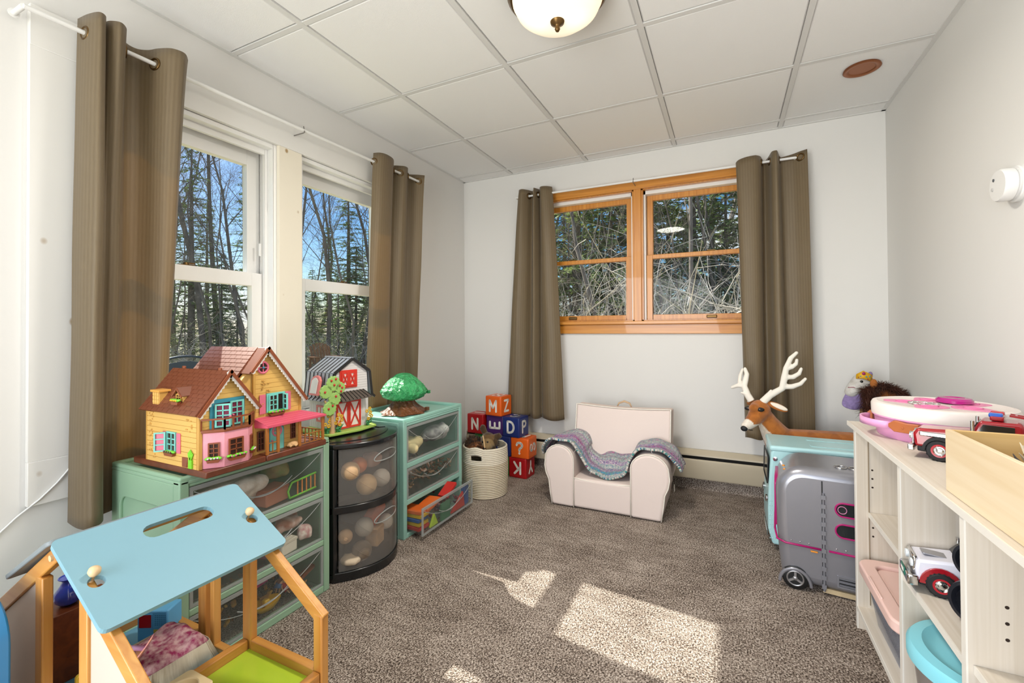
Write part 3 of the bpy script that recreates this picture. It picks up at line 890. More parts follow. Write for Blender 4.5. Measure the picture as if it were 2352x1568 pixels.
def woods():
    rr = random.Random(21)
    big = [bare_tree_mesh(s, rr.uniform(12, 16), rr.uniform(.09, .135), .9, 1.0, rr.uniform(-.05, .05), .28) for s in range(5)]
    sap = [bare_tree_mesh(40 + s, rr.uniform(6, 8.5), rr.uniform(.035, .055), 1.0, .9, rr.uniform(-.12, .12), .12) for s in range(4)]
    firs = [fir_meshes(70, 9, 2.0, .25, 1.3), fir_meshes(71, 6, 1.7, .35, 1.5), fir_meshes(72, 11, 2.2, .2, 1.2, .25)]
    def place_bare(me, x, y, s, label, group, m=M_BARK):
        o = link('bare_tree', me, m); o.location = (x, y, ZG - .02); o.rotation_euler = (0, 0, rr.uniform(0, 6.28)); o.scale = (s, s, s)
        tag(o, label, 'tree', group)
    def place_fir(k, x, y, s, label, group, m=M_NEEDLE):
        t = thing('evergreen_tree', label, 'tree', (x, y, ZG - .02), 0, group, local=True); t.scale = (s, s, s); t.rotation_euler = (0, 0, rr.uniform(0, 6.28))
        link('trunk', firs[k][0], M_BARK, t); o = link('foliage', firs[k][1], None, t)
        if not firs[k][1].materials: firs[k][1].materials.append(m)
        o.material_slots[0].link = 'OBJECT'; o.material_slots[0].material = m
    def polar(a, d): return d * math.cos(rad(a)), d * math.sin(rad(a))
    # beyond the lawn, seen through the tall windows
    for i in range(30):
        a = 118 + 52 * (i + rr.uniform(-.35, .35)) / 29; d = rr.uniform(17, 27)
        x, y = polar(a, d); place_bare(rr.choice(big), x, y, rr.uniform(.85, 1.15), 'tall leafless tree at the far edge of the lawn', 'leafless trees past the lawn')
    for i in range(34):
        a = 118 + 52 * (i + rr.uniform(-.4, .4)) / 33; d = rr.uniform(15.5, 23)
        x, y = polar(a, d); place_bare(rr.choice(sap), x, y, rr.uniform(.8, 1.2), 'thin leafless sapling at the far edge of the lawn', 'saplings past the lawn')
    for i in range(34):
        a = 116 + 56 * (i + rr.uniform(-.4, .4)) / 33; d = rr.uniform(19, 33)
        x, y = polar(a, d); place_fir(rr.choice((0, 0, 1, 2)), x, y, rr.uniform(.6, .95), 'dark evergreen standing among the leafless trees past the lawn', 'evergreens past the lawn')
    for i in range(46):
        a = 116 + 56 * (i + rr.uniform(-.4, .4)) / 45; d = rr.uniform(17.5, 24)
        x, y = polar(a, d); place_fir(rr.choice((0, 1)), x, y, rr.uniform(.30, .5), 'low young evergreen at the foot of the woods past the lawn', 'young evergreens past the lawn', M_NEEDLE if i % 2 else M_NEEDLE2)
    # close brush behind the wide window
    for i in range(26):
        a = 72 + 44 * (i + rr.uniform(-.4, .4)) / 25; d = rr.uniform(6.0, 10.0)
        x, y = polar(a, d); place_bare(rr.choice(sap), x, y, rr.uniform(.7, 1.0), 'pale thin leafless tree in the brush behind the wide window', 'pale thin trees in the brush', M_BARKL)
    for i in range(22):
        a = 70 + 46 * (i + rr.uniform(-.4, .4)) / 21; d = rr.uniform(8.5, 14)
        x, y = polar(a, d); place_fir(rr.choice((0, 1, 1)), x, y, rr.uniform(.75, 1.05), 'green hemlock crowding behind the wide window', 'hemlocks behind the wide window', M_NEEDLE2 if i % 3 else M_NEEDLE)
    for i in range(8):
        a = 68 + 50 * (i + rr.uniform(-.3, .3)) / 7; d = rr.uniform(13, 19)
        x, y = polar(a, d); place_bare(rr.choice(big), x, y, rr.uniform(.8, 1.0), 'tall dark leafless trunk rising behind the hemlocks', 'dark trunks behind the hemlocks')
    # tangle of twigs, nobody could count them
    for nm, a0, a1, d0, d1, n, hmax, m, lab in (('undergrowth', 116, 172, 16, 24, 1500, 1.9, M_BARKL, 'tangled pale twigs at the foot of the woods past the lawn'), ('undergrowth', 68, 118, 5.2, 9.5, 1300, 2.6, M_BARKL, 'tangled pale twigs and brush close behind the wide window')):
        mb = MB()
        for i in range(n):
            x, y = polar(rr.uniform(a0, a1), rr.uniform(d0, d1)); z = ZG; p = Vector((x, y, z)); d = Vector((rr.gauss(0, .5), rr.gauss(0, .5), 1)).normalized(); L_ = hmax * rr.uniform(.4, 1.2)
            pts = [p]
            for k in range(4):
                d = (d + Vector((rr.gauss(0, .3), rr.gauss(0, .3), rr.gauss(-.02, .2)))).normalized(); pts.append(pts[-1] + d * L_ / 4)
            r_ = rr.uniform(.006, .014)
            mb.tube(pts, [r_, r_ * .8, r_ * .6, r_ * .45, r_ * .2], 3, caps=False)
            for b in range(3):
                j = rr.randint(1, 4); e = pts[j] + Vector((rr.gauss(0, .35), rr.gauss(0, .35), rr.gauss(.15, .25))) * L_ * .4
                mb.tube([pts[j], pts[j].lerp(e, .5) + Vector((0, 0, .03)), e], [r_ * .5, r_ * .35, r_ * .15], 3, caps=False)
        tag(link(nm, mb.mesh(nm, weld=False), m), lab, 'undergrowth', kind='stuff')
woods()

def patio_bench():
    t = thing('patio_bench', 'dark blue metal garden bench with arched openwork back on the lawn', 'bench', (-8.2, 4.37, ZG), rad(62), local=True)
    m = mat('bench_metal', '#28394a', .45, .4)
    W = .58
    arch = [(W * math.cos(rad(a)), 0, .56 + .42 * math.sin(rad(a))) for a in range(0, 181, 9)]
    MB().tube(arch, .020, 8).build('arched_rail', m, t, smooth=60, world=False)
    MB().box(-W, W, -.015, .015, .55, .585).build('back_rail', m, t, world=False)
    MB().prism([(.40 * math.cos(rad(a)), .20 * math.sin(rad(a))) for a in range(0, 181, 12)], (0, -.006, .70), (1, 0, 0), (0, 0, 1), (0, 1, 0), .012).build('oval_panel', m, t, world=False)
    for s in (-1, 1):
        for k in range(3):
            p = [(s * (.08 + .14 * k + .09 * u), 0, .60 + .10 * math.sin(u * 3.1) + .03 * k * (1 - u)) for u in [i / 8 for i in range(9)]]
            MB().tube(p, .012, 6).build('scroll', m, t, smooth=60, world=False)
    for i in range(-8, 9):
        for s in (-1, 1):
            x0, x1 = i * .07 - s * .10, i * .07 + s * .10
            MB().bar((max(-W, min(W, x0)), 0, .30), (max(-W, min(W, x1)), 0, .55), .008, .008, (0, 1, 0)).build('lattice_strip', m, t, world=False)
    MB().box(-W, W, -.015, .015, .28, .31).build('lower_rail', m, t, world=False)
    MB().box(-W, W, -.46, .0, .26, .285).build('seat', m, t, bevel=.004, world=False)
    for x in (-W, W):
        for y in (-.44, 0): MB().bar((x, y, 0), (x, y, .56 if y == 0 else .45), .03, .03, (0, 1, 0)).build('leg', m, t, world=False)
        MB().tube([(x, .0, .46), (x, -.2, .50), (x, -.44, .45)], .018, 8).build('armrest', m, t, smooth=60, world=False)
patio_bench()

def lawn_chair():
    t = thing('lawn_chair', 'weathered orange wooden chair with slatted back at the edge of the lawn', 'chair', (-12.1, 10.6, ZG), rad(70), local=True)
    m = wood('weathered_orange', '#8c5a36', '#b98456', 'z', .8)
    for i in range(7): MB().bar((-.27 + .09 * i, 0, .30), (-.30 + .10 * i, .25, .98 - .012 * (i - 3) ** 2), .075, .02, (0, 1, 0)).build('back_slat', m, t, world=False)
    for i in range(5): MB().box(-.30, .30, -.48 + .1 * i, -.40 + .1 * i, .30 + .005 * (4 - i), .32 + .005 * (4 - i)).build('seat_slat', m, t, world=False)
    for x in (-.34, .34):
        MB().bar((x, -.45, 0), (x, -.45, .52), .05, .08, (0, 1, 0)).build('leg', m, t, world=False); MB().bar((x, .15, 0), (x, .12, .52), .05, .08, (0, 1, 0)).build('leg', m, t, world=False)
        MB().box(x - .07, x + .07, -.52, .2, .52, .545).build('armrest', m, t, world=False)
    t2 = thing('lawn_table', 'low weathered wooden table standing beside the slatted chair outdoors', 'table', (-12.6, 9.4, ZG), rad(70), local=True)
    for i in range(5): MB().box(-.45 + .18 * i, -.28 + .18 * i, -.35, .35, .55, .58).build('top_board', m, t2, world=False)
    for x in (-.4, .4):
        for y in (-.28, .28): MB().bar((x, y, 0), (x, y, .55), .08, .08, (0, 1, 0)).build('leg', m, t2, world=False)
lawn_chair()
# ================================================================ toy storage along the tall windows
M_CLEAR = clear_mat('drawer_clear', '#fbfcfb', .045, .12, '#e8ebe8', 1.3)
M_CLEARE = clear_mat('drawer_clear_edge', '#e6e9e8', .55, .2, '#dfe3e1', 1.45)
M_FROST = clear_mat('drawer_frosted', '#f2f0ed', .17, .28, '#dcd8d3', 1.3)

def shell_mat(name, col, tl=.3):
    """thin moulded plastic that lets some daylight glow through"""
    m = bpy.data.materials.new(name); m.use_nodes = True
    nt = m.node_tree; N, L = nt.nodes, nt.links
    b = N['Principled BSDF']; b.inputs['Base Color'].default_value = (*lin(col), 1); b.inputs['Roughness'].default_value = .38
    t = N.new('ShaderNodeBsdfTranslucent'); t.inputs[0].default_value = (*lin(col), 1)
    ms = N.new('ShaderNodeMixShader'); ms.inputs[0].default_value = tl
    L.new(b.outputs[0], ms.inputs[1]); L.new(t.outputs[0], ms.inputs[2]); L.new(ms.outputs[0], N['Material Output'].inputs[0])
    return m
def clutter(mb, rr, x0, x1, y0, y1, z0, z1, n, smin, smax):
    """small jumbled toy bits: rods, blocks and balls"""
    for i in range(n):
        s = rr.uniform(smin, smax); c = Vector((rr.uniform(x0 + s, x1 - s), rr.uniform(y0 + s, y1 - s), rr.uniform(z0 + s * .6, z1 - s * .6)))
        k = rr.random(); d = Vector((rr.gauss(0, 1), rr.gauss(0, 1), rr.gauss(0, .6))).normalized()
        if k < .45: mb.tube([c - d * s, c, c + d * s * .6 + Vector((0, 0, s * .4))], [s * .22, s * .30, s * .12], 5)
        elif k < .75: mb.ell(c, s * .55, s * .4, s * .4, 7, 5)
        else:
            a = d.orthogonal().normalized(); mb.obox(c, d, a, d.cross(a), s * .6, s * .35, s * .25)

def arcs(mb, yc, hw, x, ztop, dep, r=.0016, n=16):
    mb.tube([(x, yc + hw * (2 * i / n - 1), ztop - dep * (1 - (2 * i / n - 1) ** 2)) for i in range(n + 1)], r, 6)

def drawer(unit, yc, x, y0, y1, z0, z1, depth, pull=0.0, edge=M_CLEARE, front=M_CLEAR):
    x = x + pull
    d = MB().box(x - .003, x, y0 + .006, y1 - .006, z0 + .006, z1 - .006).build('drawer', front, unit)
    o = [(y0, z0), (y1, z0), (y1, z1), (y0, z1)]; i = [(y0 + .010, z0 + .009), (y1 - .010, z0 + .009), (y1 - .010, z1 - .014), (y0 + .010, z1 - .014)]
    ring(MB(), o, i, (x - .006, 0, 0), (0, 1, 0), (0, 0, 1), (1, 0, 0), .008).build('front_border', edge, d, bevel=.001)
    mb = MB(); hw = (y1 - y0) / 2
    arcs(mb, yc, hw - .012, x + .001, z1 - .016, (z1 - z0) * .50)
    arcs(mb, yc, hw * .42, x + .003, z1 - .016 - (z1 - z0) * .30, (z1 - z0) * .22, .0022)
    mb.build('handle', edge, d, smooth=180)
    mb = MB()
    mb.box(x - depth, x - .006, y0 + .012, y1 - .012, z0 + .004, z0 + .0065)
    mb.box(x - depth, x - .006, y0 + .010, y0 + .0125, z0 + .004, z1 - .02); mb.box(x - depth, x - .006, y1 - .0125, y1 - .010, z0 + .004, z1 - .02)
    mb.box(x - depth, x - depth + .0025, y0 + .012, y1 - .012, z0 + .004, z1 - .02)
    mb.build('tray', M_CLEAR, d)
    return d

def wide_unit(label, x0, x1, y0, y1, h, m, rows, rim=.012, pull=(0, 0, 0), open_gap=True):
    t = thing('drawer_unit', label, 'drawers', ((x0 + x1) / 2, (y0 + y1) / 2, 0))
    st = .028
    # top tray with a raised rim
    mb = MB(); mb.box(x0, x1, y0, y1, h - .028, h - rim)
    ring(mb, [(x0, y0), (x1, y0), (x1, y1), (x0, y1)], [(x0 + .016, y0 + .022), (x1 - .016, y0 + .022), (x1 - .016, y1 - .022), (x0 + .016, y1 - .022)], (0, 0, h - rim - .004), (1, 0, 0), (0, 1, 0), (0, 0, 1), rim + .004)
    mb.build('top', m, t, bevel=.006, seg=3)
    for sy, ya, yb in ((-1, y0, y0 + .016), (1, y1 - .016, y1)):
        mb = MB()
        # side wall with a wide recessed panel
        yo = ya if sy < 0 else yb; yi = yb if sy < 0 else ya
        mb.box(x0 + .004, x1 - .034, min(yo - sy * .009, yi), max(yo - sy * .009, yi), .0, h - .02)
        xa, xb, za, zb = x0 + .004, x1 - .034, 0.0, h - .024
        ring(mb, rrect(xb - xa, zb - za, .004, 4, (xa + xb) / 2, (za + zb) / 2), rrect(xb - xa - .10, zb - za - .14, .035, 4, (xa + xb) / 2 + .002, (za + zb) / 2 - .01), (0, yo - sy * .010, 0), (1, 0, 0), (0, 0, 1), (0, sy, 0), .010)
        mb.build('side', m, t, bevel=.003)
    MB().box(x0 + .002, x0 + .008, y0 + .016, y1 - .016, .02, h - .03).build('back', m, t)
    mb = MB()
    mb.box(x1 - .034, x1, y0, y0 + st, 0, h - .012); mb.box(x1 - .034, x1, y1 - st, y1, 0, h - .012)
    mb.box(x1 - .034, x1 - .002, y0 + st, y1 - st, rows[-1][1] + .0, h - .026)
    for (a, b), (c, d) in zip(rows[:-1], rows[1:]): mb.box(x1 - .034, x1 - .001, y0 + st, y1 - st, b, c)
    mb.box(x1 - .034, x1 - .001, y0 + st, y1 - st, 0, rows[0][0])
    mb.build('front_frame', m, t, bevel=.004, seg=3)
    for (a, b), p in zip(rows, pull):
        drawer(t, (y0 + y1) / 2, x1 - .004, y0 + st + .002, y1 - st - .002, a + .002, b - .002, .34, p)
    return t
M_SAGE = shell_mat('sage_plastic', '#aed3b3')
M_MINT = shell_mat('mint_plastic', '#b2e4d6')
wide_unit('wide sage green three drawer storage unit carrying the dollhouse', -1.878, -1.479, .772, 1.331, .621, M_SAGE, [(.028, .190), (.212, .386), (.408, .585)])
wide_unit('wide pale mint three drawer storage unit with its bottom drawer pulled open', -1.865, -1.473, 1.790, 2.338, .606, M_MINT, [(.022, .165), (.192, .352), (.378, .566)], rim=.016, pull=(.095, 0, 0))

def black_tower():
    t = thing('drawer_tower', 'narrow black two drawer tower with frosted bowed fronts under the toy barn', 'drawers', (-1.65, 1.558, 0))
    m = mat('black_plastic', '#17191b', .22, spec=.6); sd = mat('dark_teal_plastic', '#1c3e42', .3)
    y0, y1 = 1.358, 1.762; yc, hw = (y0 + y1) / 2, (y1 - y0) / 2
    def fx(y, e=0.0): return -1.497 + e + .110 * (1 - ((y - yc) / hw) ** 2)
    ys = [y0 + (y1 - y0) * i / 20 for i in range(21)]
    def slab(z0, z1, e=0.0, ins=0.0, xb=-1.865):
        poly = [(xb, y0 + ins), (fx(y0, e), y0 + ins)] + [(fx(y, e), y) for y in ys[1:-1]] + [(fx(y1, e), y1 - ins), (xb, y1 - ins)]
        return poly, z0, z1
    def ps(name, z0, z1, m_, e=0., ins=0., bev=.003, xb=-1.865):
        poly, a, b = slab(z0, z1, e, ins, xb)
        return MB().prism(poly, (0, 0, a), (1, 0, 0), (0, 1, 0), (0, 0, 1), b - a).build(name, m_, t, bevel=bev)
    ps('top', .556, .578, m, .004, 0, .005)
    # shallow raised tray line moulded into the lid
    poly, _, _ = slab(0, 0, -.055, .045, -1.80)
    inn = [((p[0] - (-1.63)) * .93 - 1.63, (p[1] - yc) * .93 + yc) for p in poly]
    ring(MB(), poly, inn, (0, 0, .578), (1, 0, 0), (0, 1, 0), (0, 0, 1), .003).build('lid_ridge', m, t)
    ps('middle_band', .285, .316, m, .003); ps('base', .0, .040, m, .003)
    for ya, yb in ((y0, y0 + .010), (y1 - .010, y1)):
        MB().box(-1.865, -1.520, ya, yb, .03, .558).build('side', sd, t)
        mb = MB(); mb.box(-1.525, -1.488, ya - (.0 if ya == y0 else .012), yb + (.012 if ya == y0 else 0), .03, .558); mb.build('front_post', m, t, bevel=.004)
    MB().box(-1.865, -1.859, y0 + .01, y1 - .01, .03, .558).build('back', sd, t)
    for z0, z1 in ((.042, .283), (.318, .554)):
        yy = [y0 + .022 + (y1 - y0 - .044) * i / 18 for i in range(19)]
        mb = MB(); o = [(fx(y, -.004), y) for y in yy]; inn = [(fx(y, -.008), y) for y in yy][::-1]
        mb.prism(o + inn, (0, 0, z0), (1, 0, 0), (0, 1, 0), (0, 0, 1), z1 - z0)
        d = mb.build('drawer', M_FROST, t, smooth=40)
        # lens shaped finger scoop with a pale lip
        mb = MB()
        pts = []
        for i in range(25):
            a = 2 * math.pi * i / 24; y = yc + .02 + .080 * math.cos(a); z = z1 - .052 + .022 * math.sin(a) - .01 * math.cos(a) ** 2
            pts.append((fx(y, .0), y, z))
        mb.tube(pts[:-1], .0026, 6, closed=True)
        mb.build('finger_scoop', M_CLEARE, d, smooth=180)
        mb = MB(); mb.box(-1.855, -1.50, y0 + .02, y1 - .02, z0 + .004, z0 + .007); mb.build('tray', M_FROST, d)
black_tower()

# ---- toys inside the drawers
def ball(name, label, cat, c, r, m, group=None, seams=True):
    t = thing(name, label, cat, (c[0], c[1], c[2] - r), group=group)
    MB().ell(c, r, r, r, 20, 14).build('body', m, t, smooth=180)
    if seams: MB().torus(c, (.3, .5, .8), r * 1.0, r * .03, 24, 6).build('seam', m, t, smooth=180)
    return t
def soft_bundle(name, label, cat, c, rx, ry, rz, m, seed, n=9, voxel=.006, colour=None):
    rr = random.Random(seed)
    def b(mb):
        mb.ell(c, rx * .75, ry * .75, rz * .7, 12, 8)
        for i in range(n):
            a = rr.uniform(0, 6.28); f = rr.uniform(.35, .75)
            mb.ell((c[0] + rx * f * math.cos(a), c[1] + ry * f * math.sin(a), c[2] + rz * rr.uniform(-.3, .4)), rx * rr.uniform(.25, .4), ry * rr.uniform(.2, .35), rz * rr.uniform(.35, .55), 10, 7)
    o = organic(name, b, m, None, voxel, 4, colour)
    return tag(o, label, cat)
def toy_block(name, label, cat, c, hx, hy, hz, m, rz=0.0, rx=0.0, lid=None):
    o = MB().box(-hx, hx, -hy, hy, -hz, hz).build(name, m, bevel=min(hx, hy, hz) * .18)
    o.location = c; o.rotation_euler = (rx, 0, rz)
    tag(o, label, cat)
    if lid:
        MB().box(-hx * 1.03, hx * 1.03, -hy * 1.03, hy * 1.03, hz * .55, hz * .95).build('lid', lid, o, world=False, bevel=.001)
    return o
def doll(label, c, h, skin, dress, hair, rz=0., tilt=0.0):
    """small lying doll: body in one skin, dress and hair on it"""
    t = thing('doll', label, 'doll', c, rz, local=True); t.rotation_euler = (tilt, 0, rz)
    def b(mb):
        mb.ell((0, 0, h * .78), h * .13, h * .13, h * .15, 12, 8)
        mb.tube([(0, 0, h * .64), (0, 0, h * .35)], [h * .05, h * .10], 10)
        for s in (-1, 1):
            mb.tube([(s * h * .08, 0, h * .58), (s * h * .2, h * .02, h * .45), (s * h * .24, h * .05, h * .33)], [h * .04, h * .035, h * .03], 8)
            mb.tube([(s * h * .06, 0, h * .36), (s * h * .08, h * .01, h * .18), (s * h * .08, h * .03, 0)], [h * .06, h * .045, h * .035], 8)
    organic('body', b, skin, t, h * .03, 3, world=False)
    MB().lathe([(h * .06, h * .62), (h * .11, h * .5), (h * .12, h * .42), (h * .20, h * .2)], n=14).build('dress', dress, t, smooth=60, world=False, solid=.001)
    MB().lathe([(h * .145, h * .72), (h * .15, h * .8), (h * .12, h * .90), (0, h * .95)], (0, -h * .02, 0), n=14).build('hair', hair, t, smooth=60, world=False)
    return t
def drawer_toys():
    P = lambda n, c='#cccccc', r=.5, **k: mat('toy_' + n, c, r, **k)
    fleece = mat('fleece', '#f4ebe2', .95, bump=.9, scale=160, col2='#e2d0c2', var_scale=40)
    # sage unit, top drawer  (x -1.82..-1.50, y .81..1.29, z .42..)
    soft_bundle('fleece_bundle', 'crumpled cream fleece in the top sage drawer', 'fleece', (-1.585, .975, .492), .095, .165, .070, fleece, 1, n=14)
    toy_block('toy_crate', 'pinkish brown slatted toy crate in the top sage drawer', 'toy', (-1.545, 1.115, .448), .035, .052, .030, P('clay', '#b9775c'), .15, lid=P('clay_dark', '#a5654c'))
    t = thing('toy_crib_rail', 'lime green toy railing with orange bars in the top sage drawer', 'toy', (-1.505, 1.23, .418))
    mb = MB(); mb.tube([(-1.505, 1.165, .422), (-1.505, 1.285, .428)], .004, 8); mb.tube([(-1.505, 1.165, .422), (-1.505, 1.158, .45), (-1.505, 1.175, .478), (-1.505, 1.285, .486)], .004, 8); mb.build('rail', P('lime', '#7ccf3c'), t, smooth=180)
    for k in range(5): MB().cyl((-1.505, 1.20 + .02 * k, .423), (-1.505, 1.20 + .02 * k, .482), .0028, n=8).build('bar', P('orange', '#e08a3a'), t, smooth=60)
    soft_bundle('plush_toy', 'orange and beige plush toy lying at the back of the top sage drawer', 'plush toy', (-1.64, 1.20, .505), .07, .075, .05, mat('plush_tan', '#c99a6a', .95, bump=.6, scale=200, col2='#8fae6a', var_scale=12), 4)
    # middle drawer
    soft_bundle('doll_clothes', 'violet and pink doll clothes in the middle sage drawer', 'clothes', (-1.55, 1.07, .262), .055, .06, .05, mat('violet_cloth', '#8d5a7e', .9, bump=.5, scale=120, col2='#6d4a52', var_scale=22), 5)
    soft_bundle('doll_blanket', 'brown doll blanket with shiny white edging in the middle sage drawer', 'blanket', (-1.54, 1.185, .315), .05, .07, .035, mat('brown_cloth', '#9a5f45', .7, bump=.5, scale=100, col2='#f0e4da', var_scale=16), 6)
    toy_block('white_box', 'small plain white cardboard box in the middle sage drawer', 'box', (-1.525, 1.155, .245), .030, .036, .026, P('card', '#e4dccb', .8), .1, lid=P('card2', '#d8d0be', .8))
    soft_bundle('floral_cloth', 'white floral doll cloth in the middle sage drawer', 'cloth', (-1.52, 1.245, .262), .035, .040, .042, mat('floral', '#e8ddd2', .85, bump=.4, scale=90, col2='#c98f8f', var_scale=60), 7)
    # bottom drawer
    toy_block('pink_case', 'flat magenta toy case at the back of the bottom sage drawer', 'toy', (-1.60, 1.10, .130), .012, .04, .03, P('magenta', '#b23a78'), .2, lid=P('magenta2', '#c65a90'))
    t = thing('toy_boat', 'yellow plastic toy boat in the bottom sage drawer', 'toy boat', (-1.535, 1.09, .036))
    MB().lathe([(.0, .0), (.030, .004), (.046, .022), (.050, .030), (.045, .029), (.028, .010), (0, .008)], (-1.535, 1.09, .036), n=24, sx=.7, sy=1.1).build('hull', P('yellow', '#d9a928', .35), t, smooth=50)
    MB().box(-1.545, -1.525, 1.08, 1.10, .05, .075).build('cabin', P('yellow2', '#e0b63e', .35), t, bevel=.004)
    doll('small doll in a blue dress in the bottom sage drawer', (-1.57, 1.16, .05), .085, P('skin', '#e8b98e', .6), P('blue', '#4d7bb0'), P('hair', '#d0a040', .7), .4, -.5)
    doll('small doll in a red dress in the bottom sage drawer', (-1.53, 1.19, .05), .075, P('skin'), P('red', '#c0443c'), P('hair2', '#6a3a20', .7), 1.9, -.9)
    toy_block('brown_plank', 'reddish brown toy plank in the bottom sage drawer', 'toy', (-1.53, 1.235, .085), .012, .06, .006, wood('toy_brown', '#6f3a20', '#8f5230', 'y'), 0, .35)
    rr = random.Random(5)
    for lab, z0, z1, ys, m in (('jumble of small red and white plastic toys in the middle sage drawer', .222, .30, (.83, 1.03), 'mixed_red'), ('jumble of small brown and yellow plastic toys in the bottom sage drawer', .036, .10, (.83, 1.27), 'mixed_brown')):
        mb = MB(); clutter(mb, rr, -1.80, -1.50, ys[0], ys[1], z0, z1, 70, .012, .028)
        mm = mat(m, '#b5473a' if 'red' in m else '#8a5a30', .5, col2='#e8ded2' if 'red' in m else '#c9a24a', var_scale=30)
        tag(mb.build('toy_jumble', mm, smooth=40), lab, 'toys', kind='stuff')
    # black tower
    tan = mat('toy_tan', '#d9b48a', .6, bump=.2, scale=60, var=.2, var_scale=20)
    ball('toy_log', 'round pale wooden toy slice in the upper frosted drawer', 'toy', (-1.47, 1.435, .452), .040, tan)
    ball('orange_ball', 'orange toy ball beside the wooden slice in the upper frosted drawer', 'ball', (-1.475, 1.490, .462), .035, P('orange2', '#e0762c'))
    ball('cream_ball', 'large cream toy ball low in the upper frosted drawer', 'ball', (-1.455, 1.515, .372), .045, mat('toy_cream', '#e2c193', .6, var=.2, var_scale=25))
    ball('white_ball', 'white toy ball low in the upper frosted drawer', 'ball', (-1.46, 1.615, .372), .040, P('white', '#e8e4dc'))
    soft_bundle('pink_plush', 'pink plush toy at the back of the upper frosted drawer', 'plush toy', (-1.50, 1.60, .455), .05, .07, .05, mat('pink_plush', '#d8b0a0', .9, bump=.5, scale=150), 9)
    toy_block('orange_slab', 'bright orange foam slab standing in the lower frosted drawer', 'toy', (-1.47, 1.585, .225), .020, .055, .030, P('orange3', '#e5632a'), .2, .5, lid=P('orange4', '#d8541f'))
    ball('grey_ball', 'grey toy ball in the lower frosted drawer', 'ball', (-1.455, 1.500, .190), .040, P('grey', '#c8c3ba'))
    ball('pale_ball', 'pale toy ball near the post in the lower frosted drawer', 'ball', (-1.485, 1.420, .175), .030, P('pale', '#dcb892'))
    ball('brown_ball', 'brown round toy in the lower frosted drawer', 'ball', (-1.45, 1.480, .095), .042, mat('toy_brownball', '#8a7a68', .7, var=.3, var_scale=18))
    toy_block('tan_box', 'tan wooden toy box in the lower frosted drawer', 'toy', (-1.455, 1.565, .130), .030, .036, .040, tan, .3, lid=P('tan2', '#c9a070'))
    soft_bundle('beige_plush', 'beige plush toy on the floor of the lower frosted drawer', 'plush toy', (-1.47, 1.43, .075), .05, .05, .03, mat('beige_plush', '#d5c2a8', .9, bump=.5, scale=150), 12)
    ball('white_toy', 'white round toy by the tan box in the lower frosted drawer', 'ball', (-1.45, 1.632, .165), .034, P('white'))
    # mint unit
    soft_bundle('cream_cushion', 'cream yellow soft cushion in the top mint drawer', 'cushion', (-1.56, 1.92, .440), .09, .085, .058, mat('cream_cloth', '#ecd9a4', .85, bump=.3, scale=60, var=.1), 13)
    soft_bundle('white_cloth', 'white and black crumpled cloth in the top mint drawer', 'cloth', (-1.54, 2.15, .462), .07, .13, .066, mat('bw_cloth', '#eeeeea', .85, bump=.4, scale=60, col2='#4a4a52', var_scale=11), 14)
    rr = random.Random(11)
    for lab, m, n, a in (('dark jumble of small plastic animals in the middle mint drawer', mat('animals_dark', '#6a5a4c', .5, col2='#a8845c', var_scale=35), 170, 0), ('orange and white plastic animals strewn over the middle mint drawer', mat('animals_orange', '#d8763c', .5, col2='#efe6da', var_scale=40), 60, .03)):
        mb = MB(); clutter(mb, rr, -1.80, -1.485, 1.835, 2.295, .20 + a, .30 + a * .6, n, .012, .026)
        tag(mb.build('animal_jumble', m, smooth=40), lab, 'toy animals', kind='stuff')
    # open bottom drawer: front face at x -1.38
    cols = [('red', '#c8302a'), ('orange', '#e26a28'), ('yellow', '#e0b428'), ('blue', '#3a5f9e'), ('green', '#3f7a4a')]
    for i, (nm, c) in enumerate((('red', '#c8302a'), ('yellow', '#e0b428'), ('blue', '#3a5f9e'), ('yellow', '#e0b428'), ('orange', '#e26a28'))):
        toy_block('wooden_board', '%s wooden board, %s in the pile in the open mint drawer' % (nm, ('lowest', 'second from the bottom', 'third from the bottom', 'fourth from the bottom', 'topmost')[i]), 'building block', (-1.50, 1.885, .042 + .020 * i), .085 - .004 * (i % 3), .042 - .004 * (i % 2), .0085, P('block_' + nm, c, .45), .03 * (i - 2))
    toy_block('green_block', 'dark green square wooden block against the open mint drawer front', 'building block', (-1.392, 2.035, .078), .006, .042, .045, P('block_green', '#3f7a5a', .45))
    o = MB().prism([(-.035, 0), (.035, 0), (.004, .062)], (-1.391, 1.935, .034), (0, 1, 0), (0, 0, 1), (1, 0, 0), -.012).build('lime_wedge', P('block_lime', '#b4d334', .4), bevel=.002); tag(o, 'lime green triangular block against the open mint drawer front', 'building block')
    o = MB().prism([(-.07, 0), (.07, 0), (.055, .085)], (-1.391, 2.165, .034), (0, 1, 0), (0, 0, 1), (1, 0, 0), -.012).build('red_wedge', P('block_red', '#c8302a', .45), bevel=.002); tag(o, 'large red triangular block against the open mint drawer front', 'building block')
    toy_block('blue_block', 'blue wooden block standing at the far end of the open mint drawer', 'building block', (-1.41, 2.265, .085), .014, .024, .055, P('block_blue', '#3a5f9e', .45), .1)
    toy_block('red_board', 'red wooden board sticking up from the open mint drawer', 'building block', (-1.44, 2.13, .150), .030, .060, .008, P('block_red'), .1, .35)
    toy_block('orange_board', 'orange wooden board leaning on the pile in the open mint drawer', 'building block', (-1.45, 1.965, .128), .040, .070, .008, P('block_orange', '#e26a28', .45), .1, .12)
    rr = random.Random(3); mb = MB(); clutter(mb, rr, -1.62, -1.40, 1.84, 2.28, .034, .10, 60, .014, .03)
    tag(mb.build('block_jumble', mat('blocks_mixed', '#2e3a5a', .5, col2='#a8382e', var_scale=18), smooth=None), 'jumble of dark coloured blocks in the open mint drawer', 'building blocks', kind='stuff')
drawer_toys()
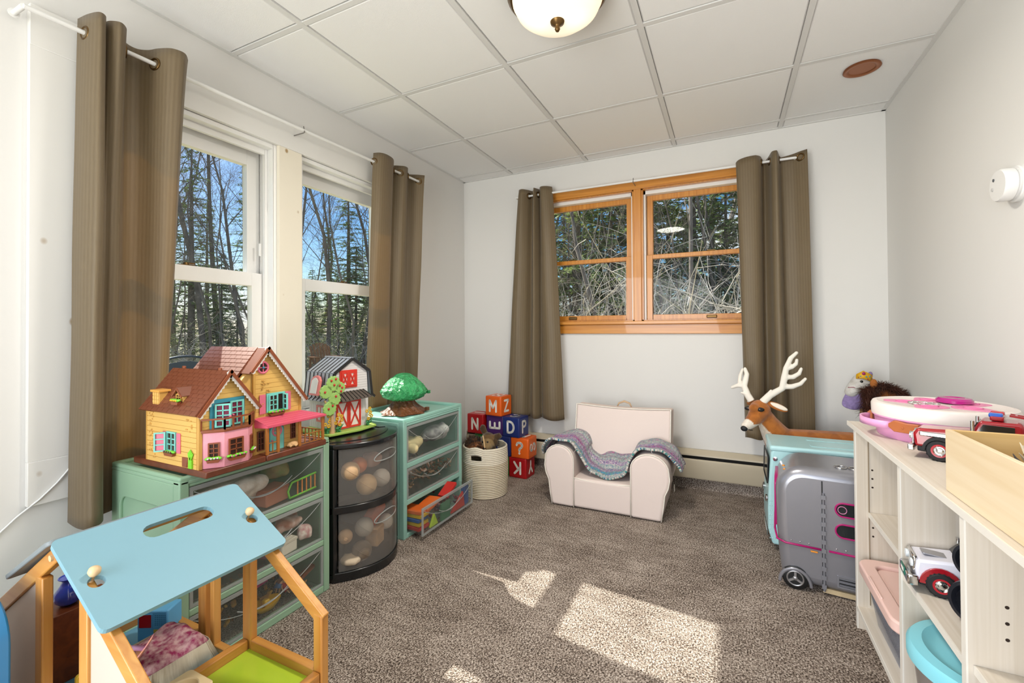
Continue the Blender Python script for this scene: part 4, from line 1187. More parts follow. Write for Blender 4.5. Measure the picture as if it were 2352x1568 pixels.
# ================================================================ yellow dollhouse
def toy_window(root, name, o, u, v, n, w, h, m, nx, ny, fr=.006, mun=.0035, th=.005, pane=None, arch=False):
    """frame with muntins standing proud of a toy wall, dark panes behind; o is the lower-left corner"""
    o, u, v, n = Vector(o), Vector(u), Vector(v), Vector(n)
    mb = MB()
    ring(mb, [(0, 0), (w, 0), (w, h), (0, h)], [(fr, fr), (w - fr, fr), (w - fr, h - fr), (fr, h - fr)], o, u, v, n, th)
    for i in range(1, nx):
        x = fr + (w - 2 * fr) * i / nx; mb.prism([(x - mun / 2, fr), (x + mun / 2, fr), (x + mun / 2, h - fr), (x - mun / 2, h - fr)], o, u, v, n, th * .8)
    for i in range(1, ny):
        z = fr + (h - 2 * fr) * i / ny; mb.prism([(fr, z - mun / 2), (w - fr, z - mun / 2), (w - fr, z + mun / 2), (fr, z + mun / 2)], o, u, v, n, th * .8)
    a = mb.build(name, m, root, world=False)
    cw, ch = (w - 2 * fr) / nx, (h - 2 * fr) / ny
    MB().prism([(fr, fr), (w - fr, fr), (w - fr, h - fr), (fr, h - fr)], o, u, v, n, th * .25).build('pane', pane or M_DARKPANE, a, world=False)
    return a
def flower_box(root, o, u, n, w, m_box, m_leaf, m_fl, seed):
    o, u, n = Vector(o), Vector(u), Vector(n); rr = random.Random(seed); v = Vector((0, 0, 1))
    b = MB().prism([(.10 * w, -.009), (.90 * w, -.009), (w, 0), (0, 0)], o, u, v, n, .010).build('flower_box', m_box, root, world=False)
    mb = MB()
    for i in range(9): mb.ell(o + u * (w * (.02 + .96 * i / 8)) + n * .006 + v * (.003 + rr.uniform(0, .003)), .0055, .006, .0042, 8, 6)
    l = mb.build('leaves', m_leaf, b, smooth=180, world=False)
    for i in range(4):
        MB().ell(o + u * (w * (.15 + .23 * i)) + n * .0115 + v * .0045, .003, .003, .0028, 8, 6).build('flower', m_fl, b, smooth=180, world=False)
def dollhouse():
    global M_DARKPANE
    M_DARKPANE = mat('toy_dark_interior', '#3b231b', .25)
    t = thing('dollhouse', 'yellow two gable dollhouse with brown shingle roof and pink porch roof', 'dollhouse', (-1.436, .804, .622), rad(90), local=True)
    Y = mat('toy_siding_yellow', '#e2b564', .5); YD = mat('toy_yellow_dark', '#cf9f50', .5); BR = mat('toy_roof_brown', '#7a4129', .36, spec=1.0); BRL = mat('toy_trim_brown', '#8a4a2c', .35)
    PK = mat('toy_pink', '#e79aa6', .5, bump=.35, scale=60); TE = mat('toy_teal', '#7fd0c4', .4); TED = mat('toy_teal_dark', '#3f93a8', .4); RS = mat('toy_rose', '#e2728a', .42); RED = mat('toy_porch_red', '#d95a70', .3); WH = mat('toy_white', '#f1ead9', .5)
    LM = mat('toy_lime', '#b6d63a', .5); YF_ = mat('toy_flower_yellow', '#efb632', .5); PF = mat('toy_flower_pink', '#c9638f', .5); LP = mat('toy_flower_lilac', '#e3bfd8', .5)
    U, V, Nf = (1, 0, 0), (0, 0, 1), (0, -1, 0)
    B = lambda n, m, *a, p=t, **k: MB().box(*a).build(n, m, p, world=False, **k)
    # base slabs
    B('base', mat('toy_base_brown', '#6e3a26', .35, var=.2, var_scale=30), -.006, .1855, -.044, .360, 0, .020, bevel=.003)
    B('base', MATS['toy_base_brown'], .187, .432, -.046, .300, 0, .020, bevel=.003)
    for k in range(9): B('deck_board', MATS['toy_base_brown'], .19 + .027 * k, .215 + .027 * k, -.043, .29, .020, .0212)
    sw = .168; z0, ze, za = .020, .196, .304; dA = .285
    sl = (za - ze) / (sw / 2)
    # lower house shell
    body = MB().prism([(0, z0), (sw, z0), (sw, ze), (sw / 2, za), (0, ze)], (0, 0, 0), (1, 0, 0), (0, 0, 1), (0, 1, 0), dA).build('front_wall', Y, t, world=False)
    hb = .0158
    def gable_boards(x0, x1, zlo, zeave, xa, zap, yy, parent, skip=()):
        z = zlo; i = 0
        while z < zap - .006:
            zt_ = min(z + hb - .0012, zap - .003)
            def xr(zz):
                if zz <= zeave: return x0, x1
                f = (zz - zeave) / (zap - zeave); return x0 + (xa - x0) * f, x1 + (xa - x1) * f
            a0, a1 = xr(z); b0, b1 = xr(zt_)
            a0, b0 = max(a0, x0), max(b0, x0)
            if b1 - b0 > .006:
                MB().prism([(a0 + .001, z), (a1 - .001, z), (b1 - .001, zt_), (b0 + .001, zt_)], (0, yy, 0), U, V, Nf, .0016).build('siding_board', Y, parent, world=False)
            z += hb; i += 1
    gable_boards(0, sw, z0, ze, sw / 2, za, 0, body)
    side = B('side_wall', Y, -.002, .0, 0, dA, z0, ze)
    nb = 11
    for i in range(nb): MB().box(-.0042, -.002, .008, dA - .004, z0 + .016 * i, z0 + .016 * i + .0146).build('siding_board', Y, side, world=False)
    B('corner_post', YD, -.005, .006, -.005, .006, z0, ze + .004, bevel=.001); B('corner_post', YD, -.005, .003, dA - .006, dA, z0, ze)
    rr = random.Random(2)
    # moulded ivy on the walls
    for (o, u, n, w, h, k) in (((-.0045, .23, .03), (0, 1, 0), (-1, 0, 0), .035, .15, 40), ((.2, -.002, .22), (1, 0, 0), (0, -1, 0), .03, .05, 14), ((-.0045, .03, .13), (0, 1, 0), (-1, 0, 0), .03, .05, 12)):
        mb = MB()
        for i in range(k): mb.ell(Vector(o) + Vector(u) * rr.uniform(0, w) + Vector((0, 0, rr.uniform(0, h))), .0035, .0035, .0022, 6, 4)
        mb.build('moulded_ivy', YD, t, smooth=180, world=False)
    # tall house
    s0, s1, sa, zeB, zaB = .172, .352, .2135, .188, .372
    bw = MB().prism([(s0, z0), (s1, z0), (s1, zeB + .012), (sa, zaB), (s0, zaB - (sa - s0) * 1.3)], (0, .002, 0), U, V, (0, 1, 0), .29).build('front_wall', Y, t, world=False)
    z = z0
    while z < zaB - .015:
        zt_ = z + hb - .0012
        xr = lambda q: s1 if q < zeB + .012 else s1 + (sa - s1) * (q - zeB - .012) / (zaB - zeB - .012)
        xl = lambda q: s0 if q < zaB - (sa - s0) * 1.3 else s0 + (sa - s0) * (q - (zaB - (sa - s0) * 1.3)) / ((sa - s0) * 1.3)
        if xr(zt_) - xl(zt_) > .006: MB().prism([(xl(z) + .003, z), (xr(z) - .002, z), (xr(zt_) - .002, zt_), (xl(zt_) + .003, zt_)], (0, .002, 0), U, V, Nf, .0016).build('siding_board', Y, bw, world=False)
        z += hb
    B('corner_post', YD, s0 - .004, s0 + .004, -.003, .004, z0, .30); B('corner_post', YD, s1 - .006, s1 + .002, -.003, .004, z0, zeB + .01)
    # left part of the tall gable behind the low house
    MB().prism([(.095, .25), (s0, .20), (s0, zaB - (sa - s0) * 1.3), (.11, .25)], (0, .006, 0), U, V, (0, 1, 0), .02).build('gable_infill', Y, t, world=False)
    # roofs: sheathing slabs, shingles laid on the slopes in view
    def slope(name, p0, p1, y0, y1, th, m): # p0 eave (s,z), p1 ridge (s,z)
        d = Vector((p1[0] - p0[0], 0, p1[1] - p0[1])); L_ = d.length; d.normalize(); n = Vector((-d.z, 0, d.x))
        if n.z < 0: n = -n
        o = MB().prism([(0, 0), (L_, 0), (L_, th), (0, th)], (p0[0], y0, p0[1]), d, n, (0, 1, 0), y1 - y0).build(name, m, t, world=False)
        return o, d, n, L_
    roofA = slope('roof', (-.016, ze - .014), (sw / 2, za + .003), -.016, dA + .01, .006, BR)
    slope('roof', (sw + .014, ze - .012), (sw / 2, za + .003), -.016, dA + .01, .006, BR)
    roofB = slope('roof', (.050, .170), (sa, zaB + .004), .034, .30, .006, BR)
    slope('roof', (.150, .2930), (sa, zaB + .004), -.014, .034, .006, BR)
    slope('roof', (s1 + .017, zeB - .004), (sa, zaB + .004), -.014, .30, .006, BR)
    shm = None
    def shingles(roof, p0, y0, y1, rows, w):
        nonlocal shm
        o, d, n, L_ = roof; pitch = L_ / rows
        mb = MB(); mb.add([(0, 0, 0), (pitch * 1.08, 0, -.0012), (pitch * 1.08, w - .0014, -.0012), (0, w - .0014, 0), (0, 0, .0018), (pitch * 1.08, 0, .0006), (pitch * 1.08, w - .0014, .0006), (0, w - .0014, .0018)],
                          [(0, 3, 2, 1), (4, 5, 6, 7), (0, 1, 5, 4), (1, 2, 6, 5), (2, 3, 7, 6), (3, 0, 4, 7)])
        me = mb.mesh('shingle')
        me.materials.append(BR)
        q = Matrix((d, Vector((0, 1, 0)), d.cross(Vector((0, 1, 0))))).transposed()
        if q.col[2].z < 0: q = Matrix((d, Vector((0, -1, 0)), -q.col[2])).transposed()
        for r in range(rows):
            y = y0 - (w / 2 if r % 2 else 0)
            while y < y1 - .004:
                ya = max(y, y0)
                s = link('shingle', me, BR, o, world=False)
                pos = Vector((p0[0], 0, p0[1])) + d * (pitch * r) + n * .0062
                full = min(y + w, y1) - ya
                flip = q.col[1].y < 0
                m = q.to_4x4(); m.translation = pos + Vector((0, (ya + full) if flip else ya, 0))
                s.matrix_basis = m @ Matrix.Diagonal((1, full / w, 1, 1))
                y += w
    shingles(roofA, (-.016, ze - .014), -.016, dA + .01, 11, .0300)
    shingles(roofB, (.050, .170), .034, .30, 16, .0315)
    # barge boards and white scalloped trim
    for (e0, ap, e1, yy) in (((-.018, ze - .012), (sw / 2, za + .012), (sw + .018, ze - .012), -.018), ((.148, .303), (sa, zaB + .013), (s1 + .020, zeB - .004), -.016)):
        for a, b in ((e0, ap), (e1, ap)):
            d = (Vector((b[0], 0, b[1])) - Vector((a[0], 0, a[1]))); L_ = d.length; d.normalize(); dn = Vector((0, 0, -1)) - d * d.dot(Vector((0, 0, -1))); dn.normalize()
            MB().prism([(0, 0), (L_, 0), (L_, .009), (0, .009)], (a[0], yy, a[1]), d, dn, Nf, .005).build('barge_board', BRL, t, world=False)
            pts = [(0, .006), (L_, .006)]
            k = max(4, int(L_ / .012))
            for i in range(k, -1, -1):
                pts.append((L_ * i / k, .0145)); 
                if i > 0: pts.append((L_ * (i - .5) / k, .0185))
            MB().prism(pts, (a[0], yy + .003, a[1]), d, dn, Nf, .003).build('scalloped_trim', WH, t, world=False)
    # French doors and balcony
    toy_window(t, 'balcony_door_frame', (.028, -.0016, .137), U, V, Nf, .108, .088, TED, 1, 1, .012, th=.004, pane=mat('toy_wine', '#7a2442', .4))
    a1 = Vector((math.cos(rad(-32)), math.sin(rad(-32)), 0)); toy_window(t, 'balcony_door', (.040, -.008, .140), a1, V, (a1.y, -a1.x, 0), .042, .072, TE, 2, 4, .005, pane=MATS['toy_wine'])
    toy_window(t, 'balcony_door', (.084, -.012, .140), (1, .05, 0), V, Nf, .044, .076, TE, 2, 4, .005, pane=MATS['toy_wine'])
    for x, y in ((.072, -.034), (.090, -.019)): MB().ell((x, y, .172), .0038, .0038, .0038, 10, 8).build('door_knob', RS, t, smooth=180, world=False)
    bay = [(.004, -.001), (.050, -.040), (.126, -.040), (.164, -.004)]
    MB().prism([(.004, .004)] + bay + [(.164, .004)], (0, 0, .0205), (1, 0, 0), (0, 1, 0), (0, 0, 1), .108).build('bay', PK, t, world=False, bevel=.001)
    MB().prism([(.002, .004)] + [(x + (.003 if x > .09 else -.003), y - .004) for x, y in bay] + [(.168, .004)], (0, 0, .1285), (1, 0, 0), (0, 1, 0), (0, 0, 1), .009).build('balcony_floor', BRL, t, world=False, bevel=.001)
    rail = [(.002, -.004), (.049, -.043), (.128, -.043), (.166, -.007)]
    for p, q in zip(rail[:-1], rail[1:]):
        MB().bar((*p, .169), (*q, .169), .0045, .005).build('balcony_rail', BRL, t, world=False)
        k = 3 if abs(p[0] - q[0]) > .05 else 2
        for i in range(k + 1):
            x, y = p[0] + (q[0] - p[0]) * i / k, p[1] + (q[1] - p[1]) * i / k
            B('baluster', BRL, x - .0022, x + .0022, y - .0022, y + .0022, .136, .168)
    # bay windows with flower boxes
    u1 = (Vector((*bay[1], 0)) - Vector((*bay[0], 0))).normalized(); n1 = Vector((u1.y, -u1.x, 0))
    p = Vector((*bay[0], 0)) + u1 * .018; toy_window(t, 'bay_window', (p.x, p.y, .050), u1, V, n1, .030, .048, BRL, 2, 3, .004, .0028)
    flower_box(t, (p.x - u1.x * .004, p.y - u1.y * .004, .0475), u1, n1, .036, BRL, LM, LP, 1)
    toy_window(t, 'bay_window', (.062, -.040, .050), U, V, Nf, .046, .054, BRL, 2, 3, .004, .0028)
    flower_box(t, (.057, -.041, .046), U, Nf, .056, BRL, LM, PF, 2)
    u3 = (Vector((*bay[3], 0)) - Vector((*bay[2], 0))).normalized(); n3 = Vector((u3.y, -u3.x, 0)); p = Vector((*bay[2], 0)) + u3 * .016
    toy_window(t, 'bay_window', (p.x, p.y, .050), u3, V, n3, .024, .048, BRL, 1, 3, .004); flower_box(t, (p.x, p.y, .0475), u3, n3, .026, BRL, LM, LP, 3)
    # side window with shutters, casement ajar, flower box, potted pineapple plant
    Us, Ns = (0, -1, 0), (-1, 0, 0)
    toy_window(t, 'side_window', (-.0044, .160, .062), Us, V, Ns, .050, .062, TE, 2, 3, .005, pane=M_DARKPANE)
    ca = Vector((-.75, .66, 0)).normalized(); toy_window(t, 'casement', (-.010, .160, .062), ca, V, (ca.y * -1, ca.x, 0), .030, .060, TE, 1, 3, .004, pane=RS)
    for y in (.108, .182):
        sh = B('shutter', RS, -.0072, -.0042, y - .020, y, .060, .122, bevel=.0008); MB().ell((-.0075, y - .010, .092), .0008, .002, .002, 8, 6).build('heart_cutout', YF_, sh, smooth=180, world=False)
    flower_box(t, (-.0046, .165, .058), Us, Ns, .052, BRL, LM, mat('toy_flower_wine', '#6a2440', .5), 4)
    B('moulded_pot', BRL, -.0075, -.0042, .052, .078, .022, .052, bevel=.003)
    mb = MB(); mb.box(-.009, -.0042, .024, .042, .022, .048)
    for i in range(7): mb.tube([(-.007, .033, .046), (-.007, .033 + (i - 3) * .003, .060), (-.007, .033 + (i - 3) * .0045, .068 + .004 * (3 - abs(i - 3)))], [.003, .003, .001], 6)
    mb.build('moulded_pineapple', mat('toy_green_plant', '#7fd02a', .45), t, world=False)
    # dormer and chimney on the low roof
    dm = MB().prism([(0, 0), (.040, 0), (.040, .020), (.020, .036), (0, .020)], (.004, .092, .218), (0, 1, 0), (0, 0, 1), (1, 0, 0), .050).build('dormer', Y, t, world=False)
    toy_window(t, 'dormer_window', (.0035, .126, .222), Us, V, Ns, .028, .020, YD, 2, 2, .003, .002, .003)
    for s, y0_, y1_ in ((1, .086, .112), (-1, .138, .112)): MB().bar((-.004, y0_, .234), (-.004, y1_, .259), .004, .004, (1, 0, 0)).build('dormer_edge', BRL, t, world=False)
    for y0_ in (.086, .138):
        d = Vector((0, .112 - y0_, .025)); n = Vector((0, -.025 if y0_ < .112 else .025, .026)).normalized()
        MB().prism([(0, 0), (.06, 0), (.06, 1), (0, 1)], (-.004, y0_, .235), (1, 0, 0), d, n, .003).build('dormer_roof', BR, t, world=False)
    flower_box(t, (-.002, .132, .219), Us, Ns, .040, BRL, LM, YF_, 5)
    ch = B('chimney', YD, -.006, .020, .205, .243, .188, .243, bevel=.001); B('chimney_cap', mat('toy_cap_orange', '#e0a24a', .5), -.011, .025, .199, .249, .243, .250, p=ch, bevel=.001)
    for r in range(4):
        for c in range(3): MB().box(-.0075, -.0055, .207 + .012 * c, .217 + .012 * c, .196 + .012 * r, .206 + .012 * r).build('brick', Y, ch, world=False)
    for x, y in ((sw / 2, .24), (sw / 2, .04)): B('roof_latch', BRL, x - .004, x + .004, y - .008, y + .004, za + .004, za + .016, bevel=.002)
    # tall house: round window, casement window, porch
    c = Vector((.2035, -.002, .312)); mb = MB(); mb.torus(c, (0, 1, 0), .0185, .0036, 24, 8); mb.bar(c - Vector((.018, 0, 0)), c + Vector((.018, 0, 0)), .003, .003); mb.bar(c - Vector((0, 0, .018)), c + Vector((0, 0, .018)), .003, .003, (0, 1, 0)); rw = mb.build('round_window', RS, t, smooth=60, world=False)
    MB().lathe([(.0185, 0), (0, .0005)], c + Vector((0, .001, 0)), (0, -1, 0), n=24).build('pane', M_DARKPANE, rw, world=False); MB().ell(c + Vector((0, -.003, 0)), .005, .003, .004, 10, 8).build('heart', TED, rw, smooth=180, world=False)
    toy_window(t, 'upper_window', (.2155, 0, .155), U, V, Nf, .070, .066, TE, 1, 1, .006, th=.005, pane=M_DARKPANE)
    toy_window(t, 'casement', (.222, -.004, .160), U, V, Nf, .034, .056, TE, 2, 3, .004, .003); ca = Vector((-.2, -.98, 0)); toy_window(t, 'casement', (.282, -.004, .160), ca, V, (-.98, .2, 0), .030, .056, TE, 1, 3, .004)
    for x in (.190, .288):
        sh = B('shutter', RS, x, x + .022, -.0045, -.0015, .153, .219, bevel=.0008); MB().ell((x + .011, -.0048, .188), .0022, .0008, .002, 8, 6).build('heart_cutout', YF_, sh, smooth=180, world=False)
    flower_box(t, (.222, -.002, .151), U, Nf, .060, BRL, LM, PF, 6)
    # arched teal door
    ar = [(.223, .021), (.283, .021), (.283, .088)] + [(.253 + .030 * math.cos(rad(a)), .088 + .024 * math.sin(rad(a))) for a in range(15, 180, 15)] + [(.223, .088)]
    MB().prism(ar, (0, .0, 0), U, V, Nf, .003).build('door_surround', TED, t, world=False)
    ar2 = [(.253 + (x - .253) * .86, .021 + (z - .021) * .95) for x, z in ar]; dr = MB().prism(ar2, (0, -.003, 0), U, V, Nf, .003).build('door', TE, t, world=False)
    c = Vector((.253, -.0065, .086)); mb = MB(); mb.torus(c, (0, 1, 0), .0165, .0030, 24, 8); mb.bar(c - Vector((.016, 0, 0)), c + Vector((.016, 0, 0)), .0028, .0028); mb.bar(c - Vector((0, 0, .016)), c + Vector((0, 0, .016)), .0028, .0028, (0, 1, 0)); mb.build('door_window', RS, dr, smooth=60, world=False)
    MB().ell((.233, -.009, .055), .0032, .003, .0032, 10, 8).build('door_knob', RS, dr, smooth=180, world=False)
    BW = mat('toy_window_brown', '#7c4630', .4)
    toy_window(t, 'porch_window', (.182, 0, .030), U, V, Nf, .025, .066, BW, 2, 3, .003, .002); toy_window(t, 'porch_window', (.310, 0, .045), U, V, Nf, .020, .062, BW, 2, 3, .003, .002)
    # porch roof of planks, posts and rails
    zb, zf = .141, .117
    MB().prism([(.171, -.001), (.352, -.001), (.352, .10), (.425, .10), (.425, -.052), (.186, -.052)], (0, 0, zf - .006), (1, 0, 0), (0, 1, 0), (0, 0, 1), .004).build('porch_ceiling', RED, t, world=False)
    pr = MB().add([(.170, 0, zb), (.352, 0, zb), (.425, -.054, zf), (.184, -.054, zf), (.170, 0, zb - .026), (.184, -.054, zf - .004), (.425, -.054, zf - .004), (.352, 0, zb - .026)], [(0, 1, 2, 3), (0, 3, 5, 4), (3, 2, 6, 5), (1, 7, 6, 2), (0, 4, 7, 1), (4, 5, 6, 7)]).build('porch_roof', RED, t, world=False)
    MB().add([(.352, 0, zb), (.425, -.054, zf), (.425, .10, zf), (.352, .10, zb), (.352, 0, zb - .02), (.425, -.054, zf - .004), (.425, .10, zf - .004), (.352, .10, zb - .02)], [(0, 1, 2, 3), (1, 5, 6, 2), (3, 2, 6, 7), (0, 4, 5, 1), (0, 3, 7, 4), (4, 7, 6, 5)]).build('porch_roof', RED, t, world=False)
    for i in range(5):
        f0, f1 = i / 5 + .01, (i + 1) / 5 - .012
        q = lambda f, e: (.170 + .014 * f if e == 0 else .352 + .073 * f, -.054 * f, zb + (zf - zb) * f + .0006)
        a, b, c_, d_ = Vector(q(f0, 0)), Vector(q(f0, 1)), Vector(q(f1, 1)), Vector(q(f1, 0)); up = Vector((0, 0, .0014))
        MB().add([a, b, c_, d_, a + up, b + up, c_ + up, d_ + up], [(0, 3, 2, 1), (4, 5, 6, 7), (0, 1, 5, 4), (1, 2, 6, 5), (2, 3, 7, 6), (3, 0, 4, 7)]).build('roof_plank', RED, pr, world=False)
    PO = mat('toy_post_tan', '#a8682c', .35)
    for x, y in ((.192, -.040), (.232, -.040), (.318, -.040), (.420, -.040), (.420, .092), (.356, .092)): B('porch_post', PO, x - .0042, x + .0042, y - .0042, y + .0042, .0205, zf - .006, bevel=.0008)
    for (xa, ya, xb, yb) in ((.194, -.040, .230, -.040), (.320, -.040, .420, -.040), (.420, -.040, .420, .092), (.356, .092, .420, .092)):
        MB().bar((xa, ya, .058), (xb, yb, .058), .003, .003).build('porch_rail', PO, t, world=False); MB().bar((xa, ya, .026), (xb, yb, .026), .003, .003).build('porch_rail', PO, t, world=False)
        k = max(1, int(math.hypot(xb - xa, yb - ya) / .018))
        for i in range(1, k): x, y = xa + (xb - xa) * i / k, ya + (yb - ya) * i / k; B('porch_baluster', PO, x - .0015, x + .0015, y - .0015, y + .0015, .026, .058)
    # toy dog lying on the porch
    def dog(mb):
        mb.ell((0, 0, .009), .017, .010, .009, 14, 10); mb.ell((-.014, -.003, .008), .009, .008, .0075, 12, 8); mb.ell((-.020, -.004, .006), .005, .005, .004, 10, 8)
        for x, y in ((-.008, -.010), (.010, -.009), (.012, .008)): mb.tube([(x, y * .6, .006), (x - .008, y * 1.3, .003)], [.004, .003], 8)
        mb.tube([(.016, 0, .008), (.024, .004, .006)], [.003, .002], 6); mb.ell((-.010, -.009, .011), .003, .002, .005, 8, 6); mb.ell((-.012, .006, .011), .003, .002, .005, 8, 6)
    o = organic('toy_dog', dog, mat('toy_dog_beige', '#d9ad78', .7, bump=.4, scale=300), None, .0014, 3)
    o.location = (-1.408, 1.107, .6445); o.rotation_euler = (0, 0, rad(70)); tag(o, 'tiny beige toy dog lying on the dollhouse porch', 'toy dog')
dollhouse()

# ================================================================ toy barn and toy tree
def barn():
    a = rad(81.0)
    t = thing('toy_barn', 'white toy barn with black ribbed roof, red doors and an apple tree', 'toy barn', (-1.634, 1.497, .5815), a, local=True)
    W = mat('barn_white', '#e8e6e4', .45); K = mat('barn_roof_grey', '#b4bbc4', .30, spec=1.0); KD = mat('barn_dark', '#2b2a2a', .35); RD = mat('barn_red', '#dd3b2c', .4); G = mat('barn_base_green', '#a9c860', .5); SH = mat('barn_awning', '#5a5048', .5)
    U, V, N = (1, 0, 0), (0, 0, 1), (0, -1, 0)
    B = lambda n, m, *q, p=t, **k: MB().box(*q).build(n, m, p, world=False, **k)
    D = .20; z0 = .014; ze, zs, za = .165, .278, .338; w0, w1, xc = 0.0, .186, .093; xsl, xsr = .000, .186
    poly = [(0.0, 0.0), (.186, 0.0), (.186, ze), (.178, zs - .004), (xc, za - .004), (.008, zs - .004), (0, ze)]
    MB().prism([(x, z + z0 if z == 0 else z) for x, z in poly], (0, 0, 0), U, V, (0, 1, 0), D).build('walls', W, t, world=False)
    MB().prism([(-.055, -.048), (.10, -.062), (.21, -.035), (.225, .02), (.21, .19), (.0, .20), (-.07, .16), (-.085, .02)], (0, 0, .002), (1, 0, 0), (0, 1, 0), (0, 0, 1), z0 - .002).build('base', G, t, world=False, bevel=.003)
    # siding: upright boards below, level boards in the gable
    fr = B('front_siding', W, 0, .186, -.0015, 0, z0, ze)
    for i in range(11): B('siding_board', W, .0008 + .0169 * i, .0008 + .0169 * i + .0155, -.003, -.0015, z0, ze, p=fr)
    for i in range(14):
        z = ze + .002 + .0118 * i; zt_ = z + .0108
        def hw(q): return .091 - .006 * (q - ze) / (zs - ze) if q < zs else .085 * (za - q) / (za - zs)
        if hw(zt_) > .004: MB().prism([(xc - hw(z), z), (xc + hw(z), z), (xc + hw(zt_), zt_), (xc - hw(zt_), zt_)], (0, 0, 0), U, V, N, .0022).build('siding_board', W, fr, world=False)
    for i in range(11): B('siding_board', W, -.0015, 0, .002 + .018 * i, .0186 + .018 * i, z0, ze - .01, p=fr)
    # gambrel roof with standing seams
    segs = [((-.034, .148), (-.018, .160)), ((-.018, .160), (-.004, zs)), ((-.004, zs), (xc, za + .004))]
    segs += [((.186 - p[0], p[1]), (.186 - q[0], q[1])) for p, q in segs]
    for p, q in segs:
        d = Vector((q[0] - p[0], 0, q[1] - p[1])); n = Vector((-d.z, 0, d.x)).normalized(); n = n if n.z > 0 else -n
        r = MB().prism([(0, 0), (1, 0), (1, .004), (0, .004)], (p[0], -.010, p[1]), d, n, (0, 1, 0), D + .02).build('roof', K, t, world=False)
        for i in range(8):
            y = -.008 + (D + .016) * i / 7
            MB().prism([(0, 0), (1, 0), (1, .0035), (0, .0035)], (p[0] + n.x * .004, y - .0012, p[1] + n.z * .004), d, n, (0, 1, 0), .0024).build('seam_rib', KD, r, world=False)
        MB().prism([(0, -.006), (1, -.006), (1, .005), (0, .005)], (p[0], -.013, p[1]), d, n, (0, 1, 0), .004).build('roof_edge', KD, t, world=False)
    B('ridge_cap', K, xc - .010, xc + .010, -.006, D + .006, za + .004, za + .011, bevel=.002)
    # side hatch in the roof slope
    mb = MB(); mb.prism([(0, 0), (.075, 0), (.075, .07), (.06, .088), (.037, .094), (.015, .088), (0, .07)], (-.034, .135, .176), (0, -1, 0), (.20, 0, .97), (-1, 0, 0), .012); h = mb.build('roof_hatch', mat('barn_coral', '#ee8b86', .4), t, world=False, bevel=.002)
    MB().prism([(.012, .008), (.063, .008), (.063, .066), (.05, .078), (.037, .082), (.025, .078), (.012, .066)], (-.0465, .135, .178), (0, -1, 0), (.20, 0, .97), (-1, 0, 0), .002).build('hatch_pane', mat('barn_pane_white', '#f4f1ec', .4), h, world=False)
    def xdoor(name, x, z, w, hh, parent):
        mb = MB(); fr_ = .0085
        ring(mb, [(0, 0), (w, 0), (w, hh), (0, hh)], [(fr_, fr_), (w - fr_, fr_), (w - fr_, hh - fr_), (fr_, hh - fr_)], (x, -.006, z), U, V, N, .004)
        for p0, p1 in (((x + fr_ * .7, z + fr_ * .7), (x + w - fr_ * .7, z + hh - fr_ * .7)), ((x + fr_ * .7, z + hh - fr_ * .7), (x + w - fr_ * .7, z + fr_ * .7))):
            mb.bar((p0[0], -.0085, p0[1]), (p1[0], -.0085, p1[1]), .0062, .004, (0, -1, 0))
        o = mb.build(name, RD, parent, world=False)
        MB().box(x + .002, x + w - .002, -.0064, -.0045, z + .002, z + hh - .002).build('door_panel', mat('barn_door_white', '#f6efe6', .45), o, world=False)
        return o
    xdoor('barn_door', .006, .018, .066, .128, t); xdoor('barn_door', .073, .018, .066, .128, t)
    fw = MB(); ring(fw, [(.026, .206), (.120, .206), (.120, .290), (.026, .290)], [(.034, .213), (.112, .213), (.112, .282), (.034, .282)], (0, -.003, 0), U, V, N, .004); fw.build('loft_frame', RD, t, world=False)
    xdoor('loft_door', .034, .213, .039, .069, t); xdoor('loft_door', .073, .213, .039, .069, t)
    # awning of ribbed slats over the doors
    aw = MB().add([(.008, -.002, .188), (.156, -.002, .190), (.176, -.045, .158), (.012, -.045, .150), (.008, -.002, .183), (.156, -.002, .185), (.176, -.045, .154), (.012, -.045, .146)], [(0, 1, 2, 3), (7, 6, 5, 4), (0, 3, 7, 4), (1, 5, 6, 2), (3, 2, 6, 7), (0, 4, 5, 1)]).build('awning', SH, t, world=False)
    for i in range(9):
        f = i / 8; MB().bar((.008 + .148 * f, -.003, .190 + .001 * f), (.012 + .164 * f, -.046, .152 + .008 * f), .002, .003).build('awning_rib', KD, aw, world=False)
    wn = toy_window(t, 'side_window', (-.0016, .135, .045), (0, -1, 0), V, (-1, 0, 0), .062, .078, mat('barn_coral'), 2, 2, .008, .004, .004, pane=mat('barn_pane_white'))
    # sunflowers
    for k, (x, y) in enumerate(((-.050, -.020), (.002, -.030), (.168, -.022))):
        rr = random.Random(k)
        mb = MB()
        for i in range(9): mb.tube([(x + rr.uniform(-.01, .01), y + rr.uniform(-.008, .008), z0), (x + rr.uniform(-.016, .016), y + rr.uniform(-.012, .008), z0 + .018), (x + rr.uniform(-.024, .024), y - .006, z0 + rr.uniform(.025, .036))], [.003, .0042, .001], 6)
        st = mb.build('flower_leaves', mat('barn_leaf', '#3f8f58', .5), t, smooth=60, world=False)
        for i in range(6):
            c = Vector((x + rr.uniform(-.018, .020), y - rr.uniform(.004, .014), z0 + .035 + .009 * i))
            mb = MB(); 
            for p in range(8): an = p * math.pi / 4; mb.ell(c + Vector((math.cos(an) * .006, 0, math.sin(an) * .006)), .0042, .002, .0032, 6, 5)
            mb.build('sunflower', mat('barn_sunflower', '#e8b82e', .5), st, smooth=180, world=False)
    # apple tree: forked trunk, four scalloped leaf discs, red apples
    TR = mat('barn_trunk', '#d8b183', .5); LF = mat('barn_tree_leaf', '#a3cf72', .45, bump=.4, scale=90); AP = mat('barn_apple', '#cf3534', .35)
    bx, by = -.030, -.030
